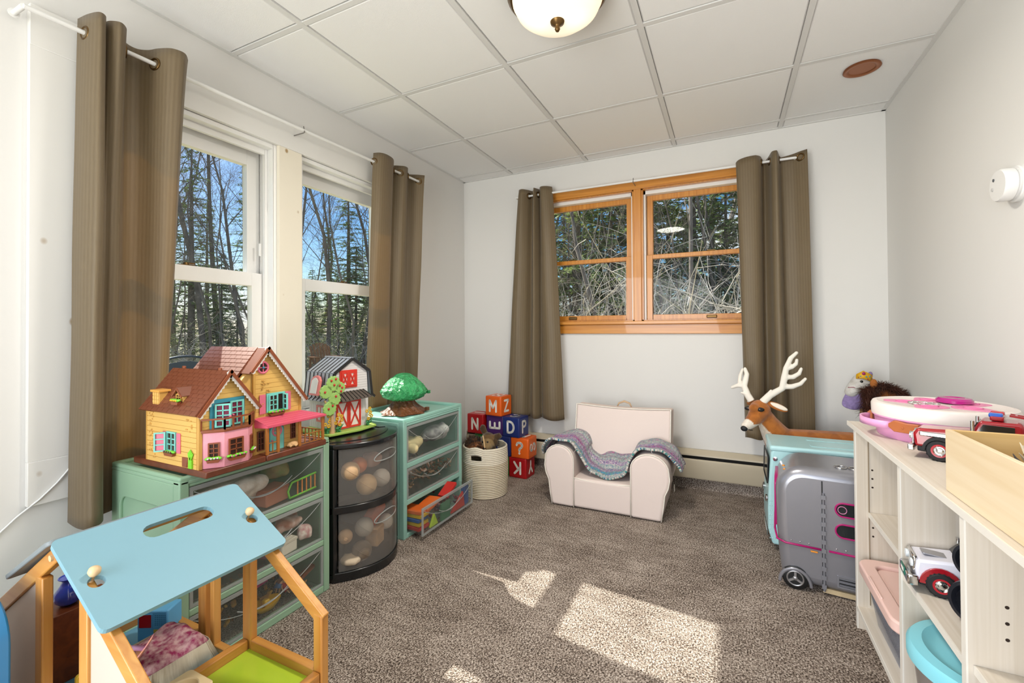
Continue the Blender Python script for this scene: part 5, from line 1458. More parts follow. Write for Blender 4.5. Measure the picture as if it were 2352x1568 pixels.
    mb = MB(); mb.tube([(bx, by, z0 - .001), (bx + .002, by, .05), (bx - .002, by, .10), (bx + .004, by, .19), (bx + .012, by, .25)], [.012, .009, .008, .006, .004], 10); mb.tube([(bx - .001, by, .095), (bx - .020, by, .135), (bx - .036, by, .165)], [.006, .005, .004], 8); tk = mb.build('trunk', TR, t, smooth=60, world=False)
    for cx, cz, r in ((.000, .238, .034), (-.036, .205, .030), (-.018, .128, .032), (.006, .168, .030), (.034, .215, .026)):
        mb = MB(); n = 40
        pts = [((r + .0022 * math.sin(11 * 2 * math.pi * i / n)) * math.cos(2 * math.pi * i / n), (r + .0022 * math.sin(11 * 2 * math.pi * i / n)) * math.sin(2 * math.pi * i / n)) for i in range(n)]
        mb.prism(pts, (bx + cx, by - .004, cz), U, V, N, .010)
        mb.build('leaf_cluster', LF, t, world=False, bevel=.003)
    for ax, az in ((-.012, .252), (.010, .258), (.002, .232), (-.044, .204), (.030, .226), (.042, .216), (.036, .200), (.010, .180), (-.026, .128), (-.006, .140)):
        MB().ell((bx + ax, by - .0155, az), .0052, .004, .0055, 10, 8).build('apple', AP, tk, smooth=180, world=False)
barn()

def toy_tree():
    c = Vector((-1.655, 2.015, .594))
    t = thing('toy_tree', 'fat green domed toy tree with wrinkled brown stump on the mint unit', 'toy tree', c)
    rr = random.Random(4)
    G = mat('toytree_green', '#3fae68', .22, bump=1.0, scale=62, var=.25, var_scale=30, spec=.6, detail=4, dist=.02); T = mat('toytree_brown', '#7a4a2c', .35, dist=.015, bump=1.0, scale=38, var=.3, var_scale=14, detail=5)
    k = [rr.uniform(0, 6.28) for _ in range(4)]
    def trunk(u, v):
        a = 2 * math.pi * u; h = .088 * v; flare = .052 + .075 * (1 - v) ** 2.2
        r = flare * (1 + .10 * math.sin(7 * a + k[0]) * (1 - .5 * v) + .05 * math.sin(13 * a + k[1] + 5 * v))
        return (c.x + r * math.cos(a) * .95, c.y + r * math.sin(a) * 1.05, c.z + .001 + h)
    MB().grid(trunk, 72, 16, True).build('stump', T, t, smooth=180)
    def crown(u, v):
        a = 2 * math.pi * u
        pr = [(.02, .070), (.075, .072), (.112, .088), (.128, .112), (.124, .130), (.104, .158), (.072, .190), (.038, .214), (.0, .222)]
        x = v * (len(pr) - 1); j = min(int(x), len(pr) - 2); f = x - j; r = pr[j][0] + (pr[j + 1][0] - pr[j][0]) * f; h = pr[j][1] + (pr[j + 1][1] - pr[j][1]) * f
        w = 1 + .022 * math.sin(9 * a + 11 * v + k[2]) + .018 * math.sin(17 * a - 13 * v + k[3]) + rr.uniform(-.022, .022) * (1 if .04 < v < .97 else 0)
        h += rr.uniform(-.0018, .0018) * (1 if .04 < v < .97 else 0)
        return (c.x + r * w * math.cos(a), c.y + r * w * math.sin(a) * 1.02, c.z + h)
    MB().grid(crown, 110, 44, True).build('crown', G, t, smooth=180)
    MB().box(c.x + .085, c.x + .105, c.y + .092, c.y + .110, c.z + .098, c.z + .116).build('crown_latch', G, t, bevel=.002)
    MB().box(c.x + .095, c.x + .115, c.y + .065, c.y + .085, c.z + .004, c.z + .024).build('stump_latch', T, t, bevel=.002)
toy_tree()
# ================================================================ letter cubes, rope basket, armchair
GLYPH = {
    'M': [[(0, 0), (0, 1), (.36, .32), (.72, 1), (.72, 0)]], 'Z': [[(0, 1), (.62, 1), (0, 0), (.62, 0)]], 'N': [[(0, 0), (0, 1), (.62, 0), (.62, 1)]],
    'D': [[(0, 0), (0, 1), (.28, 1), (.50, .90), (.62, .68), (.65, .5), (.62, .32), (.50, .10), (.28, 0), (0, 0)]],
    'P': [[(0, 0), (0, 1), (.36, 1), (.54, .93), (.61, .76), (.54, .58), (.36, .50), (0, .50)]],
    'C': [[(.60, .82), (.48, .96), (.30, 1), (.12, .92), (.02, .70), (0, .5), (.02, .30), (.12, .08), (.30, 0), (.48, .04), (.60, .18)]],
    '?': [[(.02, .76), (.08, .92), (.28, 1), (.48, .94), (.58, .77), (.52, .60), (.36, .48), (.29, .38), (.29, .27)], [(.29, .02), (.29, .05)]],
    'S': [[(.58, .84), (.46, .97), (.26, 1), (.08, .92), (.03, .75), (.10, .60), (.30, .52), (.50, .42), (.58, .25), (.50, .07), (.30, 0), (.12, .03), (.01, .16)]],
    'K': [[(0, 0), (0, 1)], [(.58, 1), (.04, .44)], [(.20, .60), (.62, 0)]], 'Y': [[(0, 1), (.32, .50), (.64, 1)], [(.32, .50), (.32, 0)]],
    'E': [[(.55, 1), (0, 1), (0, 0), (.55, 0)], [(0, .5), (.46, .5)]], 'W': [[(0, 1), (.18, 0), (.36, .62), (.54, 0), (.72, 1)]],
    'I': [[(.3, 0), (.3, 1)]], 'H': [[(0, 0), (0, 1)], [(.62, 0), (.62, 1)], [(0, .5), (.62, .5)]], 'O': [[(.32 + .32 * math.cos(i * .449), .5 + .5 * math.sin(i * .449)) for i in range(15)]],
    'G': [[(.60, .82), (.48, .96), (.30, 1), (.12, .92), (.02, .70), (0, .5), (.02, .30), (.12, .08), (.30, 0), (.52, .08), (.60, .25), (.60, .42), (.36, .42)]],
    'A': [[(0, 0), (.33, 1), (.66, 0)], [(.12, .36), (.54, .36)]], 'B': [[(0, 0), (0, 1), (.36, 1), (.52, .88), (.50, .65), (.36, .54), (0, .54)], [(.36, .54), (.58, .42), (.60, .18), (.42, 0), (0, 0)]]}
def stroke_letter(g, m, parent, mw, h=.078, r=.0078):
    """a flat applique letter drawn with round ended strokes, laid on the face given by mw"""
    mb = MB(); xs = [p[0] for st in GLYPH[g] for p in st]; cx = (min(xs) + max(xs)) / 2
    for st in GLYPH[g]:
        pts = [Vector(((x - cx) * h, (y - .5) * h, 0)) for x, y in st]
        for a, b in zip(pts[:-1], pts[1:]):
            d = (b - a).normalized(); n = Vector((-d.y, d.x, 0)); an = math.atan2(d.y, d.x)
            out = [b + Vector((math.cos(an + rad(q)), math.sin(an + rad(q)), 0)) * r for q in range(-90, 91, 30)] + [a + Vector((math.cos(an + rad(q)), math.sin(an + rad(q)), 0)) * r for q in range(90, 271, 30)]
            mb.prism([(p.x, p.y) for p in out], (0, 0, 0), (1, 0, 0), (0, 1, 0), (0, 0, 1), .0009)
    o = mb.build('letter', m, parent, world=False)
    o.matrix_basis = mw
    return o
def letter_cubes():
    S = .071
    WHT = mat('letter_white', '#f2efe6', .5)
    cols = {'orange': '#e8641c', 'red': '#b3161c', 'blue': '#1f2f6e', 'purple': '#4a2668', 'green': '#2e7d3a', 'yellow': '#e3b21e'}
    me = None
    def cube(label, col, c, rz, faces):
        """faces: {'front','right','top','left': (glyph, turn in degrees)}"""
        m = mat('cube_' + col, cols[col], .35, bump=.08, scale=25, spec=.5)
        t = thing('letter_cube', label, 'toy cube', c, rz, 'soft letter cubes', local=True)
        def pil(x, y, z): return x, y, z
        mb = MB(); mb.box(-S, S, -S, S, 0, 2 * S); mb.build('cushion', m, t, world=False, bevel=.010, seg=4)
        mb = MB()
        for p in rrect(2 * S - .004, 2 * S - .004, .008, 3): pass
        for z in (.003, 2 * S - .003): mb.tube([(x, y, z) for x, y in rrect(2 * S - .003, 2 * S - .003, .009, 3)], .0014, 6, closed=True)
        mb.build('seam', m, t, smooth=180, world=False)
        for f, (g, turn) in faces.items():
            x, y, o = {'front': ((1, 0, 0), (0, 0, 1), (0, -S - .0004, S)), 'right': ((0, 1, 0), (0, 0, 1), (S + .0004, 0, S)), 'top': ((1, 0, 0), (0, 1, 0), (0, 0, 2 * S + .0004))}[f]
            mw = frame(o, x, y) @ Matrix.Rotation(rad(turn), 4, 'Z')
            stroke_letter(g, WHT, t, mw)
    y = 2.952
    cube('red soft cube with an upside down K, lowest in the stack by the heater', 'red', (-1.350, y, .0), rad(-3), {'front': ('K', 180), 'right': ('Y', 180)})
    cube('green soft cube on the carpet behind the rope basket', 'green', (-1.498, y + .01, 0), rad(2), {'front': ('G', 0)})
    cube('orange soft cube with a question mark in the letter stack', 'orange', (-1.333, y, .142), rad(-2), {'front': ('?', 0), 'right': ('S', 90), 'top': ('W', 0)})
    cube('blue soft cube mostly hidden behind the rope basket', 'blue', (-1.482, y, .142), rad(3), {'front': ('O', 0)})
    cube('blue soft cube with D and P in the letter stack', 'blue', (-1.398, y, .284), rad(-5), {'front': ('D', 0), 'right': ('P', 0), 'top': ('C', 180)})
    cube('purple soft cube between the N cube and the D cube', 'purple', (-1.546, y + .02, .284), rad(2), {'front': ('E', 90)})
    cube('red soft cube with the letter N beside the purple cube', 'red', (-1.698, y, .284), rad(-2), {'front': ('N', 0), 'top': ('I', 90)})
    cube('orange soft cube with M and Z on top of the letter stack', 'orange', (-1.538, y, .426), rad(-8), {'front': ('M', 0), 'right': ('Z', 0), 'top': ('H', 0)})
    cube('yellow soft cube on the carpet under the N cube', 'yellow', (-1.652, y + .01, 0), 0, {'front': ('A', 0)})
    cube('green soft cube under the N cube behind the rope basket', 'green', (-1.640, y + .01, .142), 0, {'front': ('B', 0)})
letter_cubes()

def rope_mat(name, col, stitch, freq):
    """coiled rope: each coil twisted, thread of its own colour sewn between the coils"""
    m = bpy.data.materials.new(name); m.use_nodes = True
    nt = m.node_tree; N, L = nt.nodes, nt.links
    b = N['Principled BSDF']; b.inputs['Roughness'].default_value = .95; b.inputs['Specular IOR Level'].default_value = .1
    tc = N.new('ShaderNodeTexCoord'); sp = N.new('ShaderNodeSeparateXYZ'); L.new(tc.outputs['Object'], sp.inputs[0])
    a = N.new('ShaderNodeMath'); a.operation = 'MULTIPLY_ADD'; a.inputs[1].default_value = freq; a.inputs[2].default_value = -.004 * freq + .5; L.new(sp.outputs[2], a.inputs[0])
    f = N.new('ShaderNodeMath'); f.operation = 'PINGPONG'; f.inputs[1].default_value = .5; L.new(a.outputs[0], f.inputs[0])
    rp = N.new('ShaderNodeValToRGB'); e = rp.color_ramp.elements
    e[0].position = .30; e[0].color = (*lin(col), 1); e[1].position = .46; e[1].color = (*lin(stitch), 1)
    L.new(f.outputs[0], rp.inputs[0]); L.new(rp.outputs[0], b.inputs['Base Color'])
    n = N.new('ShaderNodeTexNoise'); n.inputs['Scale'].default_value = 260; L.new(tc.outputs['Object'], n.inputs['Vector'])
    bp = N.new('ShaderNodeBump'); bp.inputs['Strength'].default_value = .5; bp.inputs['Distance'].default_value = .003; L.new(n.outputs[0], bp.inputs['Height']); L.new(bp.outputs[0], b.inputs['Normal'])
    return m
def rope_basket():
    c = Vector((-1.426, 2.545, 0))
    t = thing('rope_basket', 'cream coiled rope basket with handle slots full of plush animals', 'basket', c)
    m = rope_mat('rope_cream', '#e9e0ce', '#cfc3ab', 28 / .305); ms = rope_mat('rope_stitched', '#e2d7c0', '#8f744e', 28 / .305)
    n = 72; coils = 28; H_ = .305
    rows = []
    for k in range(coils * 4 + 1):
        z = .004 + H_ * k / (coils * 4)
        r = .132 + .006 * math.sin(math.pi * z / H_) + .0048 * abs(math.sin(math.pi * k / 4)) + .004 * z / H_
        rows.append((r, z))
    hd = [math.atan2(-c.y, -c.x) - .42, math.atan2(-c.y, -c.x) - .42 + math.pi]
    def make(name, k0, k1, mm):
        mb = MB(); vs_ = []
        for r, z in rows[k0:k1 + 1]:
            for j in range(n):
                a = 2 * math.pi * j / n
                lift = 0
                for h in hd:
                    da = (a - h + math.pi) % (2 * math.pi) - math.pi
                    if abs(da) < .34 and z > .262: lift = .012 * math.cos(da / .34 * math.pi / 2)
                vs_.append((c.x + r * math.cos(a), c.y + r * math.sin(a), z + lift))
        fs = []
        for i in range(k1 - k0):
            z = rows[k0 + i][1]
            for j in range(n):
                a = 2 * math.pi * (j + .5) / n; skip = False
                for h in hd:
                    da = (a - h + math.pi) % (2 * math.pi) - math.pi
                    if abs(da) < .30 and .240 < z < .262: skip = True
                if not skip: fs.append((i * n + j, i * n + (j + 1) % n, (i + 1) * n + (j + 1) % n, (i + 1) * n + j))
        mb.add(vs_, fs); return mb.build(name, mm, t, smooth=180, solid=.009)
    make('lower_coils', 0, 76, ms); make('upper_coils', 76, coils * 4, m)
    MB().lathe([(0, .004), (.130, .004), (.130, .012), (0, .012)], c, n=48).build('bottom', ms, t)
    # plush animals inside
    fur = vcol_mat('plush_fur', .95, .7, 300)
    def moose(mb):
        h = Vector((-1.395, 2.53, .335))
        mb.ell(h, .050, .052, .060, 14, 10); mb.ell(h + Vector((.012, -.035, -.020)), .036, .040, .034, 14, 10); mb.ell(h + Vector((-.02, .02, -.07)), .07, .065, .05, 14, 10)
        mb.tube([h + Vector((-.025, .01, .045)), h + Vector((-.048, .012, .082)), h + Vector((-.040, .012, .100))], [.018, .022, .014], 10)
        mb.tube([h + Vector((.040, .01, .035)), h + Vector((.072, .012, .040)), h + Vector((.085, .01, .028))], [.016, .022, .015], 10)
        mb.ell(h + Vector((.055, -.01, .002)), .022, .018, .026, 10, 8)
    def mc(p):
        d = (p - Vector((-1.383, 2.495, .315))).length
        return '#8d7550' if d < .05 else ('#4a3824' if p.z > .385 or p.x > -1.345 else '#6a5234')
    o = organic('plush_moose', moose, fur, None, .005, 5, mc); tag(o, 'brown plush moose poking its head out of the rope basket', 'plush toy')
    for x, y, z in ((-1.372, 2.480, .345), (-1.405, 2.474, .345)): MB().ell((x, y, z), .006, .006, .007, 10, 8).build('eye', mat('bead_black', '#0c0b0a', .15), o, smooth=180)
    MB().ell((-1.380, 2.452, .312), .012, .008, .009, 10, 8).build('nose', mat('nose_dark', '#1b1411', .5), o, smooth=180)
    rr = random.Random(4)
    def shaggy(label, c0, rx, ry, rz, ca, cb, seed, ears=True):
        rr = random.Random(seed)
        def b(mb):
            mb.ell(c0, rx, ry, rz, 14, 10)
            if ears:
                for s in (-1, 1): mb.tube([(c0[0] + s * rx * .5, c0[1], c0[2] + rz * .7), (c0[0] + s * rx * .6, c0[1], c0[2] + rz * 1.35)], [rx * .25, rx * .05], 8)
        o = organic('plush_animal', b, fur, None, .006, 3, lambda p: ca if (math.sin(p.x * 90) * math.sin(p.y * 70 + p.z * 60)) > -.2 else cb)
        tag(o, label, 'plush toy')
        mb = MB()
        for i in range(900):
            a = rr.uniform(0, 6.28); ph = math.acos(rr.uniform(-.2, 1)); d = Vector((math.sin(ph) * math.cos(a), math.sin(ph) * math.sin(a), math.cos(ph)))
            p = Vector((c0[0] + d.x * rx, c0[1] + d.y * ry, c0[2] + d.z * rz)); e = p + (d + Vector((rr.gauss(0, .4), rr.gauss(0, .4), rr.gauss(-.2, .3)))) * .016
            mb.tube([p - d * .004, e], [.0011, .0002], 3, caps=False)
        h = link('shaggy_fur', mb.mesh('shaggy_fur', weld=False), mat('fur_' + str(seed), ca, .8, col2=cb, var_scale=45), o); h['kind'] = 'stuff'
        return o
    shaggy('black and brown shaggy plush animal at the left of the rope basket', (-1.500, 2.525, .300), .052, .06, .055, '#2a211b', '#5a3a22', 1)
    shaggy('orange brown shaggy plush animal at the front of the rope basket', (-1.440, 2.460, .292), .050, .040, .040, '#a5683a', '#3a281c', 2, False)
    shaggy('dark shaggy plush animal at the back of the rope basket', (-1.430, 2.62, .300), .05, .045, .05, '#3a2e24', '#241b14', 3)
    o = MB().tube([(-1.372, 2.452, .285), (-1.380, 2.448, .355), (-1.386, 2.446, .392)], [.005, .0045, .004], 8).build('wooden_stick', wood('stick_wood', '#c99a66', '#e0bd8c', 'z'), smooth=60); tag(o, 'short pale wooden stick poking up in front of the plush moose', 'stick')
rope_basket()

def knit_mat():
    m = bpy.data.materials.new('knit_stripes'); m.use_nodes = True
    nt = m.node_tree; N, L = nt.nodes, nt.links
    b = N['Principled BSDF']; b.inputs['Roughness'].default_value = .95; b.inputs['Sheen Weight'].default_value = .4; b.inputs['Specular IOR Level'].default_value = .1
    uv = N.new('ShaderNodeUVMap'); sp = N.new('ShaderNodeSeparateXYZ'); L.new(uv.outputs[0], sp.inputs[0])
    def mth(op, a, bb=None, c=None):
        n = N.new('ShaderNodeMath'); n.operation = op
        for i, v in enumerate((a, bb, c)):
            if v is None: continue
            if isinstance(v, (int, float)): n.inputs[i].default_value = v
            else: L.new(v, n.inputs[i])
        return n.outputs[0]
    nz = N.new('ShaderNodeTexNoise'); nz.inputs['Scale'].default_value = 38; nz.inputs['Detail'].default_value = 3
    mp = N.new('ShaderNodeMapping'); mp.inputs['Scale'].default_value = (1.6, 3.2, 1); L.new(uv.outputs[0], mp.inputs[0]); L.new(mp.outputs[0], nz.inputs['Vector'])
    # rows of yarn across v, each row its own colour, flecked
    rows = mth('MULTIPLY', sp.outputs[1], 11.0)
    row = mth('FLOOR', rows)
    wn = N.new('ShaderNodeTexWhiteNoise'); wn.noise_dimensions = '1D'; L.new(row, wn.inputs['W'])
    k = mth('ADD', wn.outputs['Value'], mth('MULTIPLY', mth('SUBTRACT', nz.outputs[0], .5), .95))
    k = mth('FRACT', mth('ADD', k, 1.0))
    rp = N.new('ShaderNodeValToRGB'); rp.color_ramp.interpolation = 'CONSTANT'
    e = rp.color_ramp.elements
    cols = ['#6f1f7e', '#2f9bc0', '#86a838', '#a8388f', '#1f7596', '#d8cfc6', '#4f8f8c', '#c4508f', '#3f4f86', '#dccfd0']
    e[0].position = 0; e[0].color = (*lin(cols[0]), 1); e[1].position = .1; e[1].color = (*lin(cols[1]), 1)
    for i, c in enumerate(cols[2:]): q = e.new(.2 + i * .1); q.color = (*lin(c), 1)
    L.new(k, rp.inputs[0]); L.new(rp.outputs[0], b.inputs['Base Color'])
    # chunky V stitches
    st = mth('SINE', mth('MULTIPLY', sp.outputs[0], 330.0)); sr = mth('ABSOLUTE', mth('SINE', mth('MULTIPLY', rows, math.pi)))
    h = mth('ADD', mth('MULTIPLY', st, .3), mth('ADD', sr, mth('MULTIPLY', nz.outputs[0], .5)))
    bp = N.new('ShaderNodeBump'); bp.inputs['Strength'].default_value = .9; bp.inputs['Distance'].default_value = .006
    L.new(h, bp.inputs['Height']); L.new(bp.outputs[0], b.inputs['Normal'])
    return m

def armchair():
    t = thing('kids_armchair', 'small pale pink upholstered kids armchair with cream piping', 'armchair', (-.65, 2.74, 0))
    m = mat('pink_canvas', '#e6d6ce', .9, bump=.6, scale=11, spec=.15, detail=5); pp = mat('piping_cream', '#efe8db', .85)
    y0 = 2.535
    def arm(xi, xo, sgn, y1):
        # roll arm: bulges outward above, narrows to the floor
        prof = [(xi, .006), (xi, .27)]
        xc, r = (xi + xo) / 2, abs(xo - xi) / 2
        for i in range(13):
            a = math.pi - math.pi * i / 12
            x = xc + r * math.cos(a) * (1 if sgn > 0 else -1); prof.append((x, .275 + .088 * math.sin(a)))
        prof += [(xo + sgn * .004, .235), (xo - sgn * .004, .19), (xo - sgn * .022, .15), (xo - sgn * .03, .08), (xo - sgn * .042, .006)]
        o = MB().prism(prof, (0, y0, 0), (1, 0, 0), (0, 0, 1), (0, 1, 0), y1 - y0).build('arm', m, t, bevel=.014, seg=4)
        mb = MB(); mb.tube([(x, y0 + .004, z) for x, z in prof], .0032, 8); mb.build('piping', pp, o, smooth=180)
    arm(-.826, -1.004, -1, 2.94); arm(-.494, -.290, 1, 2.95)
    # seat block with slack front cover
    def seat(u, v):
        return 0
    s = MB().box(-.832, -.488, y0 + .006, 2.90, .006, .178).build('seat', m, t, bevel=.016, seg=4)
    MB().tube([(-.826 + .332 * i / 12, y0 + .010, .176 - .010 * math.sin(math.pi * i / 12)) for i in range(13)], .0032, 8).build('piping', pp, s, smooth=180)
    # backrest: leans back a little, top edge sags in the middle
    def back(u, v):
        a = 2 * math.pi * v
        return 0
    prof = []
    nx = 18
    mb = MB(); front = []; rear = []
    for j in range(9):
        f = j / 8; z = .12 + .44 * f
        for i in range(nx + 1):
            q = i / nx; x = -.905 + .592 * q
            sag = -.012 * math.sin(math.pi * q) * f; bul = .022 * math.sin(math.pi * q) * math.sin(math.pi * min(1, f * 1.05))
            front.append((x, 2.775 + .095 * f - bul, z + sag)); rear.append((x + .006 * (q - .5) * 2, 2.90 + .085 * f, z + sag - .004))
    k = nx + 1; n9 = len(front); fs = []
    for j in range(8):
        for i in range(nx):
            a = j * k + i; fs += [(a, a + 1, a + k + 1, a + k), (n9 + a, n9 + a + k, n9 + a + k + 1, n9 + a + 1)]
    for i in range(nx): a = 8 * k + i; fs += [(a, a + 1, n9 + a + 1, n9 + a), (i + 1, i, n9 + i, n9 + i + 1)]
    for j in range(8): a = j * k; b = a + nx; fs += [(a + k, a, n9 + a, n9 + a + k), (b, b + k, n9 + b + k, n9 + b)]
    mb.add(front + rear, fs); b = mb.build('backrest', m, t, bevel=.012, seg=4)
    pts = [front[j * k] for j in range(2, 9)] + [front[8 * k + i] for i in range(1, nx + 1)] + [front[j * k + nx] for j in range(7, 1, -1)]
    MB().tube([(x, y - .002, z + .002) for x, y, z in pts], .0034, 8).build('piping', pp, b, smooth=180)
    MB().tube([(-.655, 2.955, .548), (-.645, 2.955, .568), (-.61, 2.955, .582), (-.575, 2.955, .570), (-.565, 2.955, .548)], [.004, .006, .007, .006, .004], 8).build('carry_loop', mat('loop_tan', '#c9ab8a', .9), b, smooth=180)
    MB().box(-.2925, -.2895, 2.80, 2.83, .09, .125).build('care_tag', pp, t)
armchair()

def blanket():
    path = [(-1.055, .262, 2.64, 2.80), (-1.032, .325, 2.575, 2.86), (-.985, .372, 2.545, 2.88), (-.915, .386, 2.535, 2.885), (-.850, .378, 2.545, 2.88), (-.812, .335, 2.57, 2.86), (-.785, .275, 2.58, 2.84), (-.745, .225, 2.585, 2.82), (-.69, .198, 2.575, 2.80), (-.63, .190, 2.570, 2.80), (-.575, .198, 2.575, 2.80), (-.53, .235, 2.58, 2.80), (-.505, .300, 2.575, 2.80), (-.475, .352, 2.565, 2.80), (-.42, .378, 2.56, 2.81), (-.355, .376, 2.57, 2.82), (-.295, .345, 2.60, 2.82), (-.258, .300, 2.62, 2.81), (-.235, .262, 2.63, 2.79)]
    nu, nv = 150, 40
    rr = random.Random(9)
    def at(u, v):
        s = u * (len(path) - 1); j = min(int(s), len(path) - 2); f = s - j
        g = lambda k: tuple(path[max(0, min(len(path) - 1, j + d))][k] for d in (-1, 0, 1, 2))
        def cr(p): return .5 * (2 * p[1] + (p[2] - p[0]) * f + (2 * p[0] - 5 * p[1] + 4 * p[2] - p[3]) * f * f + (3 * p[1] - p[0] - 3 * p[2] + p[3]) * f ** 3)
        x, z, ya, yb = cr(g(0)), cr(g(1)), cr(g(2)), cr(g(3))
        mid = math.exp(-((x + .63) / .13) ** 2)
        y = ya + (yb - ya) * v
        z += .10 * mid * v ** 1.5 + .006 * math.sin(v * 16 + u * 9) * (1 - .4 * mid) + .004 * math.sin(u * 60 + v * 5) + .010 * mid * math.sin(v * 11)
        lx = .05 * (v - .2) * (1 if x < -.8 else 0) * math.exp(-((x + .93) / .12) ** 2) + .035 * (v - .2) * math.exp(-((x + .38) / .12) ** 2)
        return (x + lx, y, z + .004)
    mb = MB().grid(at, nu, nv)
    me = bpy.data.meshes.new('knit_blanket'); me.from_pydata(mb.v, [], mb.f); me.shade_smooth()
    ul = me.uv_layers.new(name='UVMap')
    for lp in me.loops:
        i = lp.vertex_index; ul.data[lp.index].uv = ((i % nu) / (nu - 1), (i // nu) / (nv - 1))
    o = link('knit_blanket', me, knit_mat(), None, solid=.012, smooth=180)
    tag(o, 'chunky multicolour striped knit blanket draped over the kids armchair', 'blanket')
    fr = MB(); rr = random.Random(2)
    for i in range(26):
        u = rr.choice((.0, 1.0)) if i % 3 else rr.random(); v = rr.random() if i % 3 else rr.choice((0., 1.)); p = Vector(at(u, v)); q = p + Vector((rr.gauss(0, .008), rr.gauss(0, .008), -rr.uniform(.008, .024)))
        fr.tube([p, p.lerp(q, .5) + Vector((rr.gauss(0, .004), rr.gauss(0, .004), 0)), q], [.0012, .001, .0006], 5)
    f = fr.build('loose_yarn', mat('yarn_white', '#e3d9d4', .9), o, smooth=180); f['kind'] = 'stuff'
blanket()
# ================================================================ plush deer, hobby horses, toy vehicles, shelf
def deer():
    fur = vcol_mat('plush_fur', .95, .7, 300)
    t = thing('plush_deer', 'large brown plush deer with white antlers standing behind the mint toy truck', 'plush toy', (.40, 2.83, 0))
    V_ = Vector
    def b(mb):
        mb.ell((.157, 2.772, .607), .054, .050, .060, 18, 12)
        mb.tube([(.150, 2.760, .595), (.120, 2.730, .560), (.092, 2.704, .535)], [.048, .036, .027], 14)
        mb.ell((.088, 2.700, .533), .026, .024, .024, 14, 10)
        mb.ell((.130, 2.735, .625), .030, .028, .026, 12, 8)
        mb.tube([(.172, 2.780, .590), (.195, 2.795, .545), (.225, 2.810, .490), (.27, 2.83, .42)], [.042, .050, .066, .088], 16)
        mb.tube([(.25, 2.82, .43), (.40, 2.835, .425), (.58, 2.84, .43), (.68, 2.84, .42)], [.080, .088, .086, .050], 16)
        for x, y in ((.28, 2.775), (.28, 2.885), (.62, 2.785), (.62, 2.885)):
            mb.tube([(x, y, .40), (x - .01, y, .22), (x, y, .10), (x, y, .004)], [.045, .030, .024, .022], 10)
        mb.tube([(.72, 2.84, .45), (.755, 2.84, .44)], [.025, .012], 8)
        for s, yy in ((1, 2.762), (-1, 2.80)):
            pass
    def col(p):
        d = (p - V_((.088, 2.700, .530))).length
        if d < .040: return '#f1e6d8'
        if p.x < .30 and p.z < .545 and p.y < 2.80 and p.x < .16 + (.545 - p.z) * .9: return '#e9dccb'
        if p.z < .36: return '#d9c3a6'
        return '#b06a2e' if (math.sin(p.x * 60) + math.sin(p.z * 50)) > -.6 else '#a25f28'
    body = organic('body', b, fur, t, .0055, 6, col)
    W = mat('antler_plush', '#efe8dc', .9, bump=.2, scale=200)
    MB().ell((.078, 2.684, .522), .0175, .013, .015, 14, 10).build('nose', mat('nose_black', '#121216', .6, bump=.3, scale=300), body, smooth=180)
    def antler(pts_list):
        def f(mb):
            for pts, rs in pts_list: mb.tube(pts, rs, 10); mb.ell(pts[-1], rs[-1] * 1.02, n=10, m=8)
        return f
    R1 = [([(.170, 2.768, .655), (.205, 2.770, .695), (.262, 2.776, .733), (.275, 2.782, .790), (.283, 2.786, .840), (.305, 2.790, .895), (.332, 2.792, .924)], [.020, .019, .016, .017, .014, .012, .009]),
          ([(.281, 2.785, .838), (.310, 2.788, .848), (.330, 2.79, .866), (.333, 2.79, .886)], [.012, .012, .010, .008]),
          ([(.275, 2.782, .792), (.315, 2.785, .796), (.342, 2.786, .815), (.352, 2.787, .840)], [.013, .013, .011, .008]),
          ([(.262, 2.778, .742), (.310, 2.780, .745), (.348, 2.782, .762), (.369, 2.784, .788)], [.014, .014, .011, .008]),
          ([(.198, 2.768, .690), (.205, 2.762, .712), (.210, 2.760, .722)], [.014, .009, .006])]
    organic('antler', antler(R1), W, body, .0035, 3)
    L1 = [([(.118, 2.785, .655), (.098, 2.790, .690), (.084, 2.80, .735), (.092, 2.81, .770), (.098, 2.82, .800), (.090, 2.83, .828)], [.019, .018, .016, .015, .013, .009]),
          ([(.086, 2.80, .735), (.062, 2.82, .752), (.066, 2.84, .790), (.078, 2.85, .822)], [.013, .012, .010, .008]),
          ([(.082, 2.80, .735), (.052, 2.81, .735), (.024, 2.82, .722)], [.013, .012, .009]),
          ([(.098, 2.788, .690), (.080, 2.78, .695), (.070, 2.775, .700)], [.010, .008, .006])]
    organic('antler', antler(L1), W, body, .0035, 3)
    # ears: leaf shapes with a pale lining
    for a, bb in (((.192, 2.772, .655), (.288, 2.765, .616)), ((.13, 2.825, .650), (.10, 2.885, .630))):
        a, bb = V_(a), V_(bb); d = (bb - a); L_ = d.length; d.normalize(); sd = d.cross(V_((0, -1, .35))).normalized(); n = sd.cross(d)
        rot = Matrix((d, sd, n)).transposed()
        e = MB().ell(a.lerp(bb, .48), L_ * .52, .019, .009, 16, 10, rot).build('ear', mat('ear_brown', '#a8642c', .95, bump=.5, scale=300), body, smooth=180)
        MB().ell(a.lerp(bb, .56) + V_((0, -.004, .0045)), L_ * .43, .013, .007, 14, 8, rot).build('ear_lining', mat('ear_cream', '#efe3d2', .95), e, smooth=180)
    # eyes
    for c in ((.156, 2.719, .622), (.102, 2.752, .620)):
        n = (V_(c) - V_((.157, 2.772, .607))).normalized()
        e = MB().ell(V_(c), .020, .008, .0115, 14, 10).build('eye_patch', mat('eye_black', '#0b0a0a', .5), body, smooth=180)
        MB().ell(V_(c) + V_((-.001, -.0055, .0005)), .0085, .005, .0082, 14, 10).build('eyeball', mat('eye_glass', '#241a14', .05, spec=.8), e, smooth=180)
